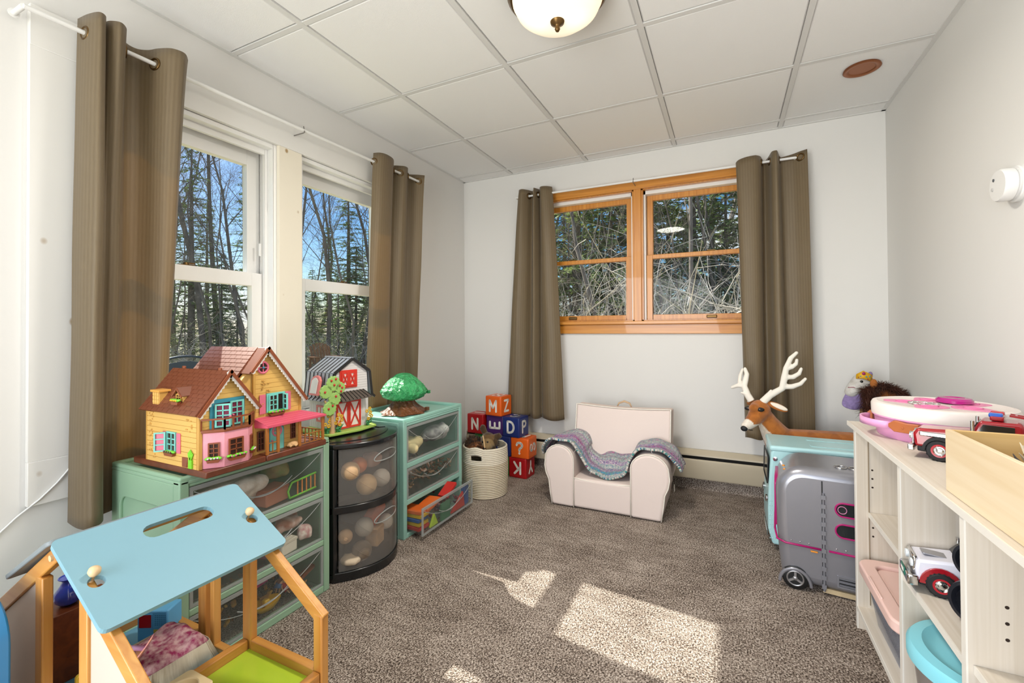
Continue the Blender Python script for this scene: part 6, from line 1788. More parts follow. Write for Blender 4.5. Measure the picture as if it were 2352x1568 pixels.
    MB().tube([(.118, 2.706, .512), (.108, 2.692, .514), (.098, 2.684, .518)], .0025, 6).build('mouth', mat('mouth_dark', '#241811', .8), body, smooth=180)
deer()

def hobby_horses():
    fur = vcol_mat('plush_fur')
    st = wood('broom_stick', '#c9995e', '#dcb47c', 'z')
    V_ = Vector
    # white horse with crown
    t = thing('hobby_horse', 'white plush hobby horse with yellow crown and purple cape leaning in the corner', 'hobby horse', (.66, 3.02, 0))
    def b(mb):
        mb.ell((.655, 3.0, .757), .048, .045, .050, 16, 12); mb.tube([(.645, 2.99, .752), (.615, 2.97, .725), (.603, 2.962, .712)], [.044, .037, .033], 14); mb.ell((.602, 2.962, .710), .033, .031, .030, 14, 10)
        mb.tube([(.668, 3.01, .75), (.68, 3.025, .70), (.67, 3.03, .62)], [.040, .045, .045], 12)
    h = organic('head', b, fur, t, .005, 5, lambda p: '#d9d5cf')
    MB().ell((.644, 2.952, .768), .0075, .006, .0075, 12, 8).build('eye', mat('bead_black'), h, smooth=180)
    MB().tube([(.583, 2.945, .735), (.605, 2.935, .738), (.632, 2.945, .728), (.650, 2.955, .712)], .0022, 6).build('bridle', mat('bridle_rose', '#a86a72', .8), h, smooth=180)
    PU = mat('cape_purple', '#8a78a8', .8, bump=.4, scale=120, var=.2, var_scale=60); YE = mat('crown_yellow', '#e8b021', .6)
    cr = MB(); a = [(.628, 2.958, .792), (.655, 2.948, .800), (.682, 2.962, .792), (.690, 2.99, .795)]
    cr.add([(.622, 2.960, .782), (.648, 2.945, .786), (.676, 2.950, .774), (.694, 2.975, .768), (.625, 2.966, .805), (.652, 2.955, .826), (.678, 2.962, .812), (.697, 2.985, .802)], [(0, 1, 5, 4), (1, 2, 6, 5), (2, 3, 7, 6)])
    c = cr.build('crown', YE, t, smooth=60, solid=.005)
    for x, y, z, m, r in ((.652, 2.944, .812, '#a3226a', .008), (.664, 2.945, .795, '#3fa0a8', .004), (.640, 2.950, .797, '#3fa0a8', .0035), (.670, 2.948, .782, '#8f2440', .004), (.632, 2.953, .790, '#8f2440', .003), (.680, 2.954, .797, '#3fa0a8', .0035)):
        MB().ell((x, y, z), r, r * .5, r, 10, 8).build('jewel', mat('jewel_' + m[1:], m, .4), c, smooth=180)
    def cape(u, v):
        x = .585 + .030 * u + (.640 - .585) * v * (1 - u * .3) - .022 * (1 - v) + .04 * u * v; return (x + .035 * u * (1 - v), 2.955 + .03 * u + .012 * math.sin(u * 9), .640 + .115 * v - .022 * u * (1 - v))
    MB().add([(.545, 2.95, .632), (.585, 2.925, .618), (.622, 2.935, .612), (.566, 2.955, .690), (.600, 2.93, .668), (.645, 2.935, .690), (.598, 2.975, .735), (.62, 2.97, .715), (.672, 2.955, .735), (.628, 2.99, .775), (.66, 3.0, .76), (.700, 2.99, .775), (.70, 3.0, .70), (.67, 2.985, .63)],
             [(0, 1, 4, 3), (1, 2, 5, 4), (3, 4, 7, 6), (4, 5, 8, 7), (6, 7, 10, 9), (7, 8, 11, 10), (8, 5, 12), (8, 12, 11), (5, 2, 13, 12)]).build('cape', PU, t, smooth=180, solid=.006, subs=2)
    for x, z in ((.690, .806), (.694, .782)): MB().ell((x, 2.985, z), .010, .008, .014, 10, 8).build('ear', PU if z > .8 else mat('ear_white', '#e6e1da', .9), h, smooth=180)
    MB().box(.600, .622, 2.945, 2.960, .632, .652).build('cloth_tag', mat('tag_white', '#eceae6', .8), t, bevel=.003)
    MB().cyl((.66, 3.02, .64), (.635, 2.985, .0), .0095, n=12).build('stick', st, t, smooth=60)
    # brown horse with shaggy mane
    t = thing('hobby_horse', 'brown hobby horse with shaggy dark mane leaning beside the white one', 'hobby horse', (.72, 2.92, 0))
    def b2(mb):
        mb.ell((.73, 2.915, .700), .062, .05, .055, 16, 12); mb.tube([(.72, 2.91, .69), (.690, 2.90, .62), (.675, 2.895, .555)], [.050, .045, .040], 14); mb.ell((.76, 2.92, .665), .04, .04, .05, 12, 9)
    h = organic('head', b2, fur, t, .006, 5, lambda p: '#9a5a2a')
    MB().ell((.676, 2.868, .768), .016, .010, .024, 12, 9).build('ear', mat('ear_brown', '#a8642c', .95, bump=.5, scale=300), h, smooth=180)
    rr = random.Random(6); mb = MB()
    for i in range(2600):
        s = rr.random()
        base = V_((.640 + .17 * s, 2.88 + rr.uniform(-.02, .055), .665 + .085 * math.sin(math.pi * (.25 + .6 * s)))) if rr.random() < .6 else V_((.635 + .06 * rr.random(), 2.872 + rr.uniform(-.01, .03), .60 + .13 * rr.random()))
        d = V_((rr.gauss(-.25 + .6 * s, .45), rr.gauss(-.5, .3), rr.gauss(-.1 + (.4 if s > .3 else -.3), .55))).normalized()
        L_ = rr.uniform(.025, .055); e = base + d * L_ + V_((0, 0, -.012)); e.x = min(e.x, XR - .004)
        mb.tube([base, base.lerp(e, .5) + V_((0, 0, .006)), e], [.0013, .0011, .0003], 3, caps=False)
    m = link('mane', mb.mesh('mane', weld=False), mat('mane_brown', '#5a2f1e', .7, col2='#3a1d12', var_scale=30), h); m['kind'] = 'stuff'
    MB().cyl((.675, 2.895, .58), (.640, 2.88, .0), .0095, n=12).build('stick', st, t, smooth=60)
hobby_horses()

def mint_truck():
    t = thing('toy_truck', 'pale mint boxy toy truck parked behind the silver toy camper', 'toy truck', (.46, 2.59, 0))
    M = mat('truck_mint', '#b4dde0', .3, bump=.01, scale=20); G = clear_mat('truck_window', '#4a5558', .35, .1, '#26302f', 1.5); CH = mat('chrome', '#d8d8d8', .12, 1.0); BK = mat('toy_black', '#151617', .45)
    x0, x1, y0, y1, z0, z1 = .168, .775, 2.452, 2.722, .030, .492
    prof = [(x0 + .018, z0), (x1, z0), (x1, z1)] + [(x0 + .045 - .030 * math.sin(rad(a)), z1 - .030 + .030 * math.cos(rad(a))) for a in (0, 30, 60, 90)] + [(x0 + .004, .30), (x0, .20), (x0, .10)]
    MB().prism(prof, (0, y0, 0), (1, 0, 0), (0, 0, 1), (0, 1, 0), y1 - y0).build('body', M, t, bevel=.010, seg=3)
    r = MB().box(x0 + .010, x1 + .002, y0 - .004, y1 + .004, z1 - .020, z1 + .006).build('roof', M, t, bevel=.010, seg=4)
    for k in range(2): MB().prism(rrect(.30, .05, .012, 4), (.50, 2.53 + .13 * k, z1 + .006), (1, 0, 0), (0, 1, 0), (0, 0, 1), .0022).build('roof_panel', M, r, bevel=.001)
    # windscreen on the front, side hatch, door handle
    def win(name, o, u, v, n, w, h, rad_=.012, parent=t):
        a = ring(MB(), rrect(w, h, rad_, 4), rrect(w - .014, h - .014, rad_ * .6, 4), o, u, v, n, .004).build(name, BK, parent)
        MB().prism(rrect(w - .012, h - .012, rad_ * .6, 4), o, u, v, n, .0015).build('pane', G, a)
        return a
    win('windscreen', (x0 + .004, 2.588, .375), (0, -1, 0), (.03, 0, 1), (-1, 0, .03), .235, .135)
    win('side_hatch', (.44, y0, .385), (1, 0, 0), (0, 0, 1), (0, -1, 0), .42, .115)
    MB().box(x0 - .006, x0 + .001, 2.50, 2.70, .05, .08).build('bumper', CH, t, bevel=.003)
    for y in (2.49, 2.68): MB().lathe([(.018, 0), (.018, .006), (.012, .009), (0, .010)], (x0, y, .235), (-1, 0, 0), n=20).build('headlight', CH, t, smooth=50)
    MB().lathe([(.010, 0), (.010, .004), (0, .005)], (.200, y0, .437), (0, -1, 0), n=16).build('side_lamp', CH, t, smooth=50)
    for k in range(9):
        for q in range(2): MB().ell((.176 + .008 * q, y0 + .001, .235 - .022 * k), .0028, .0022, .0028, 8, 6).build('rivet', M, t, smooth=180)
    for x in (.27, .66):
        for y in (y0 + .005, y1 - .035):
            w = MB().cyl((x, y, .040), (x, y + .03, .040), .040, n=24).build('wheel', BK, t, smooth=40); MB().cyl((x, y - .001, .040), (x, y + .031, .040), .022, n=20).build('hub', CH, w, smooth=40)
mint_truck()

def camper():
    t = thing('toy_camper', 'silver rounded toy camper trailer with magenta trim beside the shelf', 'toy camper', (.42, 2.27, 0), rad(-6), local=True)
    S = mat('camper_silver', '#9b9ba2', .28, .55, bump=.01, scale=30); SD = mat('camper_grey', '#8c8c92', .35, .4); MG = mat('camper_magenta', '#b0186a', .35); BK = mat('toy_black', '#151617', .45); CH = mat('chrome'); G = clear_mat('camper_window', '#8f9698', .35, .1, '#5a6062', 1.5); OR = mat('camper_amber', '#e8932c', .4)
    hy = .150; x0, x1, z0, z1 = -.232, .345, .022, .492
    rt, rb = .105, .045
    def prof(i=0.0):
        p = [(x1, z0 + i), (x1, z1 - i)]
        p += [(x0 + i + rt - (rt) * math.sin(rad(a)), z1 - i - rt + rt * math.cos(rad(a))) for a in range(0, 91, 10)]
        p += [(x0 + i + .004, .24), (x0 + i + .012, .12)] + [(x0 + i + .018 + rb - rb * math.cos(rad(a)), z0 + i + rb - rb * math.sin(rad(a))) for a in range(0, 91, 15)]
        return p
    b = MB().prism(prof(), (0, -hy, 0), (1, 0, 0), (0, 0, 1), (0, 1, 0), 2 * hy).build('body', S, t, bevel=.038, seg=6, world=False)
    yS = -hy - .001
    # hinge line between the two halves
    hx = -.072
    MB().box(hx - .0022, hx + .0022, yS - .001, yS + .01, .02, .45).build('body_seam', BK, t, world=False)
    h = MB().cyl((hx + .004, yS - .003, .02), (hx + .004, yS - .003, .405), .0045, n=10).build('hinge', SD, t, smooth=60, world=False)
    for k in range(11): MB().box(hx - .004, hx + .011, yS - .0085, yS - .001, .03 + .035 * k, .046 + .035 * k).build('hinge_knuckle', SD, h, world=False)
    # magenta belt line, rivets
    MB().tube([(x0 - .002, .05, .30), (x0 - .004, -.02, .24), (x0 - .004, -.085, .205), (x0 + .006, -hy + .006, .187), (x0 + .035, yS - .002, .180), (hx - .005, yS - .002, .180)], .004, 8).build('belt_line', MG, t, smooth=180, world=False)
    MB().tube([(hx + .020, yS - .002, .180), (x1 - .03, yS - .002, .180)], .004, 8).build('belt_line', MG, t, smooth=180, world=False)
    for k in range(16):
        x = x0 + .055 + .030 * k
        if abs(x - hx) > .016: MB().ell((x, yS, .194), .0026, .002, .0026, 8, 6).build('rivet', CH, t, smooth=180, world=False)
    for k in range(8): MB().ell((x0 - .001, -.02 - .008 * k, .285 - .018 * k), .0022, .0026, .0026, 8, 6).build('rivet', CH, t, smooth=180, world=False)
    # pill windows on the side, framed in magenta
    for cz in (.350, .268):
        o = rrect(.155, .058, .0285, 8); i = rrect(.143, .046, .0225, 8)
        f = ring(MB(), o, i, (.045, yS + .001, cz), (1, 0, 0), (0, 0, 1), (0, -1, 0), .006).build('side_window', MG, t, bevel=.0015, world=False)
        MB().prism(rrect(.146, .049, .024, 8), (.045, yS + .001, cz), (1, 0, 0), (0, 0, 1), (0, -1, 0), .0025).build('pane', G, f, world=False)
        if cz > .3: MB().torus((-.008, yS - .004, cz), (0, 1, 0), .014, .0014, 20, 6).build('fan_guard', mat('fan_pink', '#d98fb5', .5), f, smooth=180, world=False)
    # big nose window
    o = [(-.10, .225), (.085, .225), (.105, .30), (.105, .405), (.08, .425), (-.08, .425), (-.115, .405), (-.115, .28)]
    i = [(x * .9, .325 + (z - .325) * .88) for x, z in o]
    f = ring(MB(), o, i, (x0 + .010, 0, 0), (0, 1, 0), (0, 0, 1), (-1, 0, 0), .014).build('nose_window', MG, t, bevel=.002, world=False)
    MB().prism(i, (x0 + .010, 0, 0), (0, 1, 0), (0, 0, 1), (-1, 0, 0), .009).build('pane', G, f, world=False)
    for k in range(3): MB().ell((x0 + .030 + .004 * k, -.08 - .018 * k, .474 - .010 * k), .006, .004, .004, 8, 6).build('marker_light', OR, t, smooth=180, world=False)
    MB().box(hx - .040, hx - .016, yS - .004, yS, .163, .169).build('amber_reflector', OR, t, bevel=.001, world=False)
    # roof hatch ring
    mb = MB(); mb.torus((-.005, -.065, z1 + .002), (0, 0, 1), .020, .003, 24, 6); mb.torus((.042, -.065, z1 + .002), (0, 0, 1), .020, .003, 24, 6); mb.build('roof_vent', CH, t, smooth=180, world=False)
    # wheel with arch
    wx = -.165
    ar = [(wx + .060 * math.cos(rad(a)), .020 + .068 * math.sin(rad(a))) for a in range(0, 181, 12)] + [(wx + .048 * math.cos(rad(a)), .020 + .055 * math.sin(rad(a))) for a in range(180, -1, -12)]
    MB().prism(ar, (0, yS - .010, 0), (1, 0, 0), (0, 0, 1), (0, 1, 0), .020).build('wheel_arch', S, t, bevel=.004, world=False)
    for y0_, y1_ in ((yS - .008, yS + .020), (hy - .02, hy + .008)):
        w = MB().lathe([(.020, 0), (.040, .0), (.046, .004), (.046, .022), (.040, .028), (0, .028)], (wx, y0_ + .0, .046), (0, 1, 0), n=32).build('wheel', BK, t, smooth=40, world=False)
        mb = MB(); mb.torus((wx, y0_ - .001, .046), (0, 1, 0), .028, .003, 28, 6)
        for k in range(3): a = rad(90 + 120 * k); mb.bar((wx, y0_ - .001, .046), (wx + .027 * math.cos(a), y0_ - .001, .046 + .027 * math.sin(a)), .008, .004, (0, 1, 0))
        mb.lathe([(.009, 0), (.007, -.003), (0, -.004)], (wx, y0_ - .001, .046), (0, 1, 0), n=16); mb.build('hubcap', mat('hub_silver', '#b5b5b8', .3, .8), w, smooth=50, world=False)
    # louvred vent
    f = ring(MB(), rrect(.165, .046, .003, 2), rrect(.152, .034, .002, 2), (.055, yS + .001, .070), (1, 0, 0), (0, 0, 1), (0, -1, 0), .004).build('vent', SD, t, world=False)
    for k in range(5): MB().box(-.020, .130, yS - .002, yS + .001, .055 + .0068 * k, .0585 + .0068 * k).build('louver', BK if k % 2 else SD, f, world=False)
    MB().box(hx, x1 - .04, -hy + .01, hy - .01, .008, .026).build('floor_pan', mat('toy_floor_tan', '#cbb58e', .5), t, world=False)
camper()

# ---------------------------------------------------------------- shelf and what stands on it
M_SHELF = wood('shelf_laminate', '#cbbfae', '#d6ccbe', 'z', .5, k=60); M_SHELFY = wood('shelf_laminate_level', '#d3c8b8', '#ded5c8', 'y', .5, k=60); M_EDGE = mat('shelf_edge', '#e9e4da', .5)
def shelf():
    t = thing('bookshelf', 'low pale wood cubby bookshelf along the plain wall', 'shelf', (.61, 1.3, 0))
    xf, xb = .404, .806; ya, yb = .42, 1.970
    def panel(name, y, z0=.035, z1=.696, th=.018, x1=xb):
        p = MB().box(xf + .003, x1, y - th / 2, y + th / 2, z0, z1).build(name, M_SHELF, t)
        MB().box(xf, xf + .003, y - th / 2, y + th / 2, z0, z1).build('front_edge', M_EDGE, p)
        return p
    def holes(p, y, xs_, zs):
        for x in xs_:
            for z in zs: MB().cyl((x, y - .0096, z), (x, y - .0088, z), .0032, n=10).build('pin_hole', mat('hole_dark', '#2a1c12', .9), p)
    p = panel('end_panel', 1.960, 0.0); holes(p, 1.960, (.452,), (.33, .36, .50, .53, .56))
    MB().box(.440, .4425, 1.948, 1.9508, .09, .694).build('groove', mat('groove_brown', '#8f7f68', .8), p)
    p = panel('divider', 1.506, .078); p2 = panel('divider', 1.154, .078); holes(p2, 1.154, (.462,), (.48, .51, .54, .35)); holes(p2, 1.154, (.60,), (.49,)); panel('divider', .80, .078); panel('end_panel', .43, 0.0)
    tp = MB().box(xf - .002, xb + .008, ya, 2.040, .698, .712).build('top', M_SHELFY, t, bevel=.001); MB().box(xf - .005, xf - .002, ya, 2.040, .697, .7122).build('front_edge', M_EDGE, tp)
    def board(name, y0, y1, z, x0=xf + .004):
        b = MB().box(x0 + .003, xb, y0, y1, z - .016, z).build(name, M_SHELFY, t); MB().box(x0, x0 + .003, y0, y1, z - .016, z).build('front_edge', M_EDGE, b)
    board('bottom_shelf', .44, 1.951, .078, xf); board('middle_shelf', 1.516, 1.950, .412, xf + .035); board('middle_shelf', 1.164, 1.496, .416); board('middle_shelf', .81, 1.144, .420, xf + .01)
    MB().box(xf + .030, xf + .045, .44, 1.951, 0, .062).build('plinth', M_SHELF, t); MB().box(xb, xb + .006, ya, 1.97, .03, .70).build('back_panel', M_SHELF, t)
shelf()

def storage_bins():
    # pink lidded clear bin
    t = thing('storage_bin', 'clear plastic bin with a pale pink lid on the lowest shelf', 'storage bin', (.60, 1.735, .078))
    PK = mat('lid_pink', '#edc9bf', .4); CL = clear_mat('bin_clear', '#eef1f8', .22, .15, '#cdd4e6', 1.4)
    x0, x1, y0, y1 = .414, .775, 1.548, 1.912; zc = .238
    o = rrect(x1 - x0, y1 - y0, .04, 5, (x0 + x1) / 2, (y0 + y1) / 2); b = rrect(x1 - x0 - .05, y1 - y0 - .05, .035, 5, (x0 + x1) / 2, (y0 + y1) / 2)
    k = len(o); mb = MB(); mb.add([(x, y, .079) for x, y in b] + [(x, y, zc) for x, y in o], [(i, (i + 1) % k, k + (i + 1) % k, k + i) for i in range(k)] + [tuple(range(k))[::-1]]); mb.build('tub', CL, t, smooth=40, solid=.002)
    ox = rrect(x1 - x0 + .034, y1 - y0 + .034, .048, 5, (x0 + x1) / 2, (y0 + y1) / 2); ix = rrect(x1 - x0 - .05, y1 - y0 - .05, .03, 5, (x0 + x1) / 2, (y0 + y1) / 2)
    mb = MB(); ring(mb, ox, ix, (0, 0, zc - .012), (1, 0, 0), (0, 1, 0), (0, 0, 1), .034); mb.prism(ix, (0, 0, zc), (1, 0, 0), (0, 1, 0), (0, 0, 1), .012); l = mb.build('lid', PK, t, bevel=.006, seg=3)
    MB().box(x0 - .014, x0 - .008, 1.66, 1.79, zc + .012, zc + .026).build('latch', PK, l, bevel=.002)
    text('handwriting', 'MA', .075, mat('marker_teal', '#3f93a5', .5), l, frame((.535, 1.66, zc + .0126), (0, -1, 0), (1, 0, 0)), .0002, .0)
    rr = random.Random(8)
    soft_bundle('folded_cloth', 'dark blue folded cloth seen through the clear pink lidded bin', 'cloth', (.54, 1.66, .14), .075, .08, .055, mat('cloth_indigo', '#4a5478', .8, bump=.4, scale=60), 21)
    soft_bundle('pale_cloth', 'pale blue and white cloth seen through the clear pink lidded bin', 'cloth', (.54, 1.80, .14), .07, .06, .055, mat('cloth_pale', '#c9d2e4', .8, bump=.4, scale=60, col2='#e4cfcf', var_scale=20), 22)
    # round tub with aqua lid
    c = Vector((.530, 1.332, .078))
    t = thing('storage_tub', 'round frosted tub with an aqua lid on the lowest shelf', 'storage tub', c)
    AQ = mat('lid_aqua', '#86d0de', .4); FR = clear_mat('tub_frosted', '#eeeae8', .30, .3, '#ded6d2', 1.4)
    MB().lathe([(0, .001), (.118, .001), (.124, .01), (.147, .228)], c, n=48).build('tub', FR, t, smooth=50, solid=.002)
    MB().lathe([(.153, .216), (.158, .220), (.158, .244), (.152, .252), (.130, .256), (.116, .247), (.104, .246), (.084, .252), (.05, .257), (0, .258)], c, n=56).build('lid', AQ, t, smooth=40)
    toy_block('wooden_shape', 'orange wooden toy seen through the round frosted tub', 'toy', (.53, 1.29, .155), .03, .04, .035, mat('toy_orange', '#e08a3a', .5), .4, lid=mat('toy_orange_dark', '#c9742c', .5))
    ball('navy_ball', 'navy blue toy ball seen through the round frosted tub', 'ball', (.515, 1.355, .17), .040, mat('toy_navy', '#3a4a7a', .5)); ball('mint_ball', 'pale mint toy ball seen through the round frosted tub', 'ball', (.52, 1.40, .13), .036, mat('toy_palemint', '#a8d0c0', .5)); ball('yellow_ball', 'yellow toy ball low in the round frosted tub', 'ball', (.55, 1.30, .115), .030, mat('toy_yellow', '#d9a928', .35))
storage_bins()

def wheel(parent, c, ax, r, w, BK, RIM, HUB, world=True):
    c, ax = Vector(c), Vector(ax).normalized()
    t_ = MB().lathe([(r * .55, 0), (r * .9, 0), (r, w * .15), (r, w * .85), (r * .9, w), (r * .55, w)], c - ax * (w / 2), ax, n=28)
    for k in range(20):
        a = 2 * math.pi * k / 20; u = ax.orthogonal().normalized(); v = ax.cross(u); d = u * math.cos(a) + v * math.sin(a); t_.obox(c + d * r, d, ax, d.cross(ax), r * .035, w * .42, r * .07)
    o = t_.build('wheel', BK, parent, smooth=40, world=world)
    mb = MB()
    for s in (-1, 1): mb.lathe([(r * .62, -.001), (r * .60, .0015), (r * .50, .001)], c + ax * (s * w / 2), ax * s, n=28)
    mb.build('rim', RIM, o, smooth=50, world=world)
    mb = MB()
    for s in (-1, 1): mb.lathe([(r * .50, .0), (r * .42, .003), (r * .34, .001), (r * .22, .004), (0, .005)], c + ax * (s * w / 2), ax * s, n=24)
    mb.build('hubcap', HUB, o, smooth=30, world=world)
def toy_trucks():
    BK = mat('tyre_black', '#17171a', .7); RED = mat('truck_red', '#9c1220', .22, coat=.6); CH = mat('chrome'); RIM = mat('rim_red', '#b5202c', .3); W = mat('truck_white', '#e2e2ee', .25, coat=.4); GL = mat('truck_glass', '#15181c', .08, spec=.8); GR = mat('plate_green', '#1f6b58', .4)
    # red fire truck on the shelf top: x axis = forward
    t = thing('toy_fire_truck', 'red toy fire truck with chrome trim behind the wooden crate', 'toy truck', (.60, 1.512, .712), rad(154), local=True)
    B = lambda n, m, *a, p=t, **k: MB().box(*a).build(n, m, p, world=False, **k)
    B('chassis', BK, -.20, .145, -.035, .035, .018, .032, bevel=.003)
    MB().prism([(.035, .030), (.150, .030), (.154, .062), (.146, .078), (.060, .084), (.035, .084)], (0, .036, 0), (1, 0, 0), (0, 0, 1), (0, -1, 0), .072).build('hood', RED, t, world=False, bevel=.007, seg=3)
    cab = MB().prism([(-.045, .030), (.045, .030), (.045, .080), (.028, .116), (-.040, .118), (-.045, .110)], (0, .040, 0), (1, 0, 0), (0, 0, 1), (0, -1, 0), .080).build('cab', RED, t, world=False, bevel=.006, seg=3)
    for s in (-1, 1): MB().prism([(-.030, .082), (.034, .082), (.022, .108), (-.030, .108)], (0, s * .0402, 0), (1, 0, 0), (0, 0, 1), (0, s, 0), .0015).build('cab_window', GL, cab, world=False)
    MB().prism([(-.032, 0), (.032, 0), (.030, .032), (-.030, .032)], (.0455, 0, .082), (0, 1, 0), (-.45, 0, .9), (.9, 0, .45), .002).build('windscreen', GL, cab, world=False)
    B('grille', CH, .152, .157, -.026, .026, .034, .066, bevel=.002); B('bumper', CH, .150, .164, -.042, .042, .018, .034, bevel=.003)
    for s in (-1, 1):
        MB().lathe([(.009, 0), (.009, .004), (0, .005)], (.156, s * .030, .058), (1, 0, 0), n=14).build('headlight', CH, t, smooth=50, world=False)
        MB().tube([(.04, s * .046, .04), (.04, s * .046, .10), (.04, s * .046, .115)], .004, 8).build('exhaust_stack', CH, t, smooth=60, world=False)
        a = [(.100 + .034 * math.cos(rad(q)), .026 + .036 * math.sin(rad(q))) for q in range(0, 181, 15)] + [(.100 + .028 * math.cos(rad(q)), .026 + .029 * math.sin(rad(q))) for q in range(180, -1, -15)]
        MB().prism(a, (0, s * .048, 0), (1, 0, 0), (0, 0, 1), (0, -s, 0), .018).build('fender', BK, t, world=False)
        B('engine_chrome', CH, .085, .140, s * .037 - .004, s * .037 + .004, .060, .072, bevel=.003)
        for x in (.100, -.075, -.150): wheel(t, (x, s * .036, .0275), (0, 1, 0), .0275, .022, BK, RIM, CH, False)
    B('light_bar', RED, -.012, .012, -.032, .032, .118, .130, bevel=.004); B('blue_lamp', mat('lamp_blue', '#2a5fc0', .2), -.010, .014, .006, .030, .126, .136, bevel=.003); B('red_lamp', mat('lamp_red', '#c21a2a', .2), -.010, .014, -.030, -.006, .126, .136, bevel=.003)
    bd = B('tank_body', RED, -.20, -.050, -.040, .040, .032, .092, bevel=.006)
    for k in range(5): B('roof_rail_post', CH, -.19 + .033 * k, -.184 + .033 * k, -.040, .040, .092, .104, p=bd, bevel=.001)
    B('roof_rail', CH, -.20, -.05, -.042, -.034, .103, .109, p=bd, bevel=.002); B('roof_rail', CH, -.20, -.05, .034, .042, .103, .109, p=bd, bevel=.002)
    ld = MB(); ld.bar((-.02, -.012, .132), (-.21, -.012, .112), .005, .005); ld.bar((-.02, .012, .132), (-.21, .012, .112), .005, .005)
    for k in range(9): ld.bar((-.03 - .02 * k, -.012, .131 - .0021 * k), (-.03 - .02 * k, .012, .131 - .0021 * k), .004, .003)
    ld.build('ladder', RED, t, world=False); B('bracket_white', mat('truck_white'), -.225, -.205, -.022, .022, .090, .116, bevel=.002)
    # white and red rescue truck in the cubby
    t = thing('toy_rescue_truck', 'white and red toy rescue truck with chrome bumper in the middle cubby', 'toy truck', (.530, 1.440, .416), rad(174), local=True)
    B = lambda n, m, *a, p=t, **k: MB().box(*a).build(n, m, p, world=False, **k)
    B('chassis', BK, -.14, .110, -.036, .036, .016, .030, bevel=.003)
    MB().prism([(-.14, .028), (.115, .028), (.118, .055), (.114, .078), (.040, .086), (-.14, .086)], (0, .042, 0), (1, 0, 0), (0, 0, 1), (0, -1, 0), .084).build('body', W, t, world=False, bevel=.006, seg=3)
    cb = MB().prism([(-.12, .084), (.042, .084), (.010, .122), (-.020, .128), (-.12, .128)], (0, .038, 0), (1, 0, 0), (0, 0, 1), (0, -1, 0), .076).build('cab', W, t, world=False, bevel=.005, seg=3)
    MB().prism([(-.034, 0), (.034, 0), (.030, .042), (-.030, .042)], (.0385, 0, .088), (0, 1, 0), (-.64, 0, .77), (.77, 0, .64), .003).build('windscreen', GL, cb, world=False)
    for s in (-1, 1):
        MB().prism([(-.045, .088), (.026, .088), (.004, .116), (-.045, .116)], (0, s * .0382, 0), (1, 0, 0), (0, 0, 1), (0, s, 0), .0015).build('side_window', GL, cb, world=False)
        a = [(.072 + .040 * math.cos(rad(q)), .026 + .042 * math.sin(rad(q))) for q in range(0, 181, 15)]
        MB().prism(a + [(.030, .026)], (0, s * .0425, 0), (1, 0, 0), (0, 0, 1), (0, s, 0), .005).build('fender', mat('truck_red'), t, world=False, bevel=.002)
        B('red_stripe', mat('truck_red'), -.13, .030, s * .0432 - .001, s * .0432 + .001, .050, .058)
        B('red_stripe', mat('truck_red'), -.13, .030, s * .0432 - .001, s * .0432 + .001, .032, .044)
        MB().tube([(.022, s * .046, .085), (.020, s * .052, .096), (.020, s * .052, .116)], .0045, 8).build('mirror', CH, t, smooth=60, world=False); B('step', CH, -.04, .02, s * .044 - .004, s * .044 + .004, .016, .030, bevel=.002)
        for x in (.072, -.085): wheel(t, (x, s * .040, .0285), (0, 1, 0), .0285, .022, BK, RIM, CH, False)
    B('grille', CH, .112, .122, -.034, .034, .046, .082, bevel=.004); b = B('bumper', CH, .112, .134, -.046, .046, .014, .040, bevel=.004); pl = B('licence_plate', GR, .133, .1355, -.020, .020, .024, .044, bevel=.001, p=b)
    text('plate_lettering', 'HESS', .013, mat('letter_white'), b, frame((.136, 0, .034), (0, 1, 0), (0, 0, 1)), .0003, 0, world=False)
    for s in (-1, 1): MB().lathe([(.010, 0), (.010, .004), (0, .006)], (.121, s * .027, .064), (1, 0, 0), n=14).build('headlight', mat('lens_clear', '#e8eef0', .1), t, smooth=50, world=False)
    MB().prism(rrect(.05, .03, .004, 3), (.075, 0, .0835), (1, 0, .08), (0, 1, 0), (0, 0, 1), .0025).build('hood_panel', mat('hood_silver', '#a8a8ae', .3, .6), t, world=False); text('hood_lettering', 'HESS', .011, GR, t, frame((.085, 0, .0865), (0, 1, 0), (-1, 0, -.08)), .0002, 0, world=False)
    rk = B('roof_visor', CH, -.012, .020, -.036, .036, .124, .131, bevel=.003)
    for k in range(4): B('roof_lamp', mat('lamp_red', '#c21a2a', .2), -.03 - .022 * k, -.016 - .022 * k, -.034, .034, .128, .135, bevel=.002); 
    for s in (-1, 1): B('roof_rail', CH, -.115, -.01, s * .034 - .002, s * .034 + .002, .132, .138, bevel=.001)
    B('roof_horn', CH, -.06, -.052, -.004, .004, .134, .150)
    # two black toy wheels with pale blue drums
    for lab, c, r in (('large black ringed toy wheel lying against the cubby divider', (.472, 1.298, .463), .046), ('smaller black ringed toy wheel propped on top of the other', (.478, 1.306, .549), .040)):
        w = thing('ringed_toy', lab, 'toy', (c[0], c[1], c[2] - r)); BK2 = mat('ring_black', '#1c1e26', .35)
        mb = MB(); ax = Vector((-.72, -.68, .12)).normalized(); cc = Vector(c)
        mb.lathe([(r * .25, 0), (r * .55, -.004), (r * .6, .004), (r * .72, -.004), (r * .8, .005), (r * .95, .004), (r, -.004), (r, -.018), (r * .9, -.022), (0, -.022)], cc, ax, n=36); mb.build('tyre', BK2, w, smooth=30)
        MB().lathe([(r * .6, -.022), (r * .6, -.055), (r * .5, -.060), (0, -.060)], cc, ax, n=28).build('drum', mat('drum_blue', '#a9d8ee', .35), w, smooth=40)
        MB().lathe([(r * .61, -.034), (r * .61, -.046)], cc, ax, n=28).build('drum_band', mat('truck_white'), w, smooth=40)
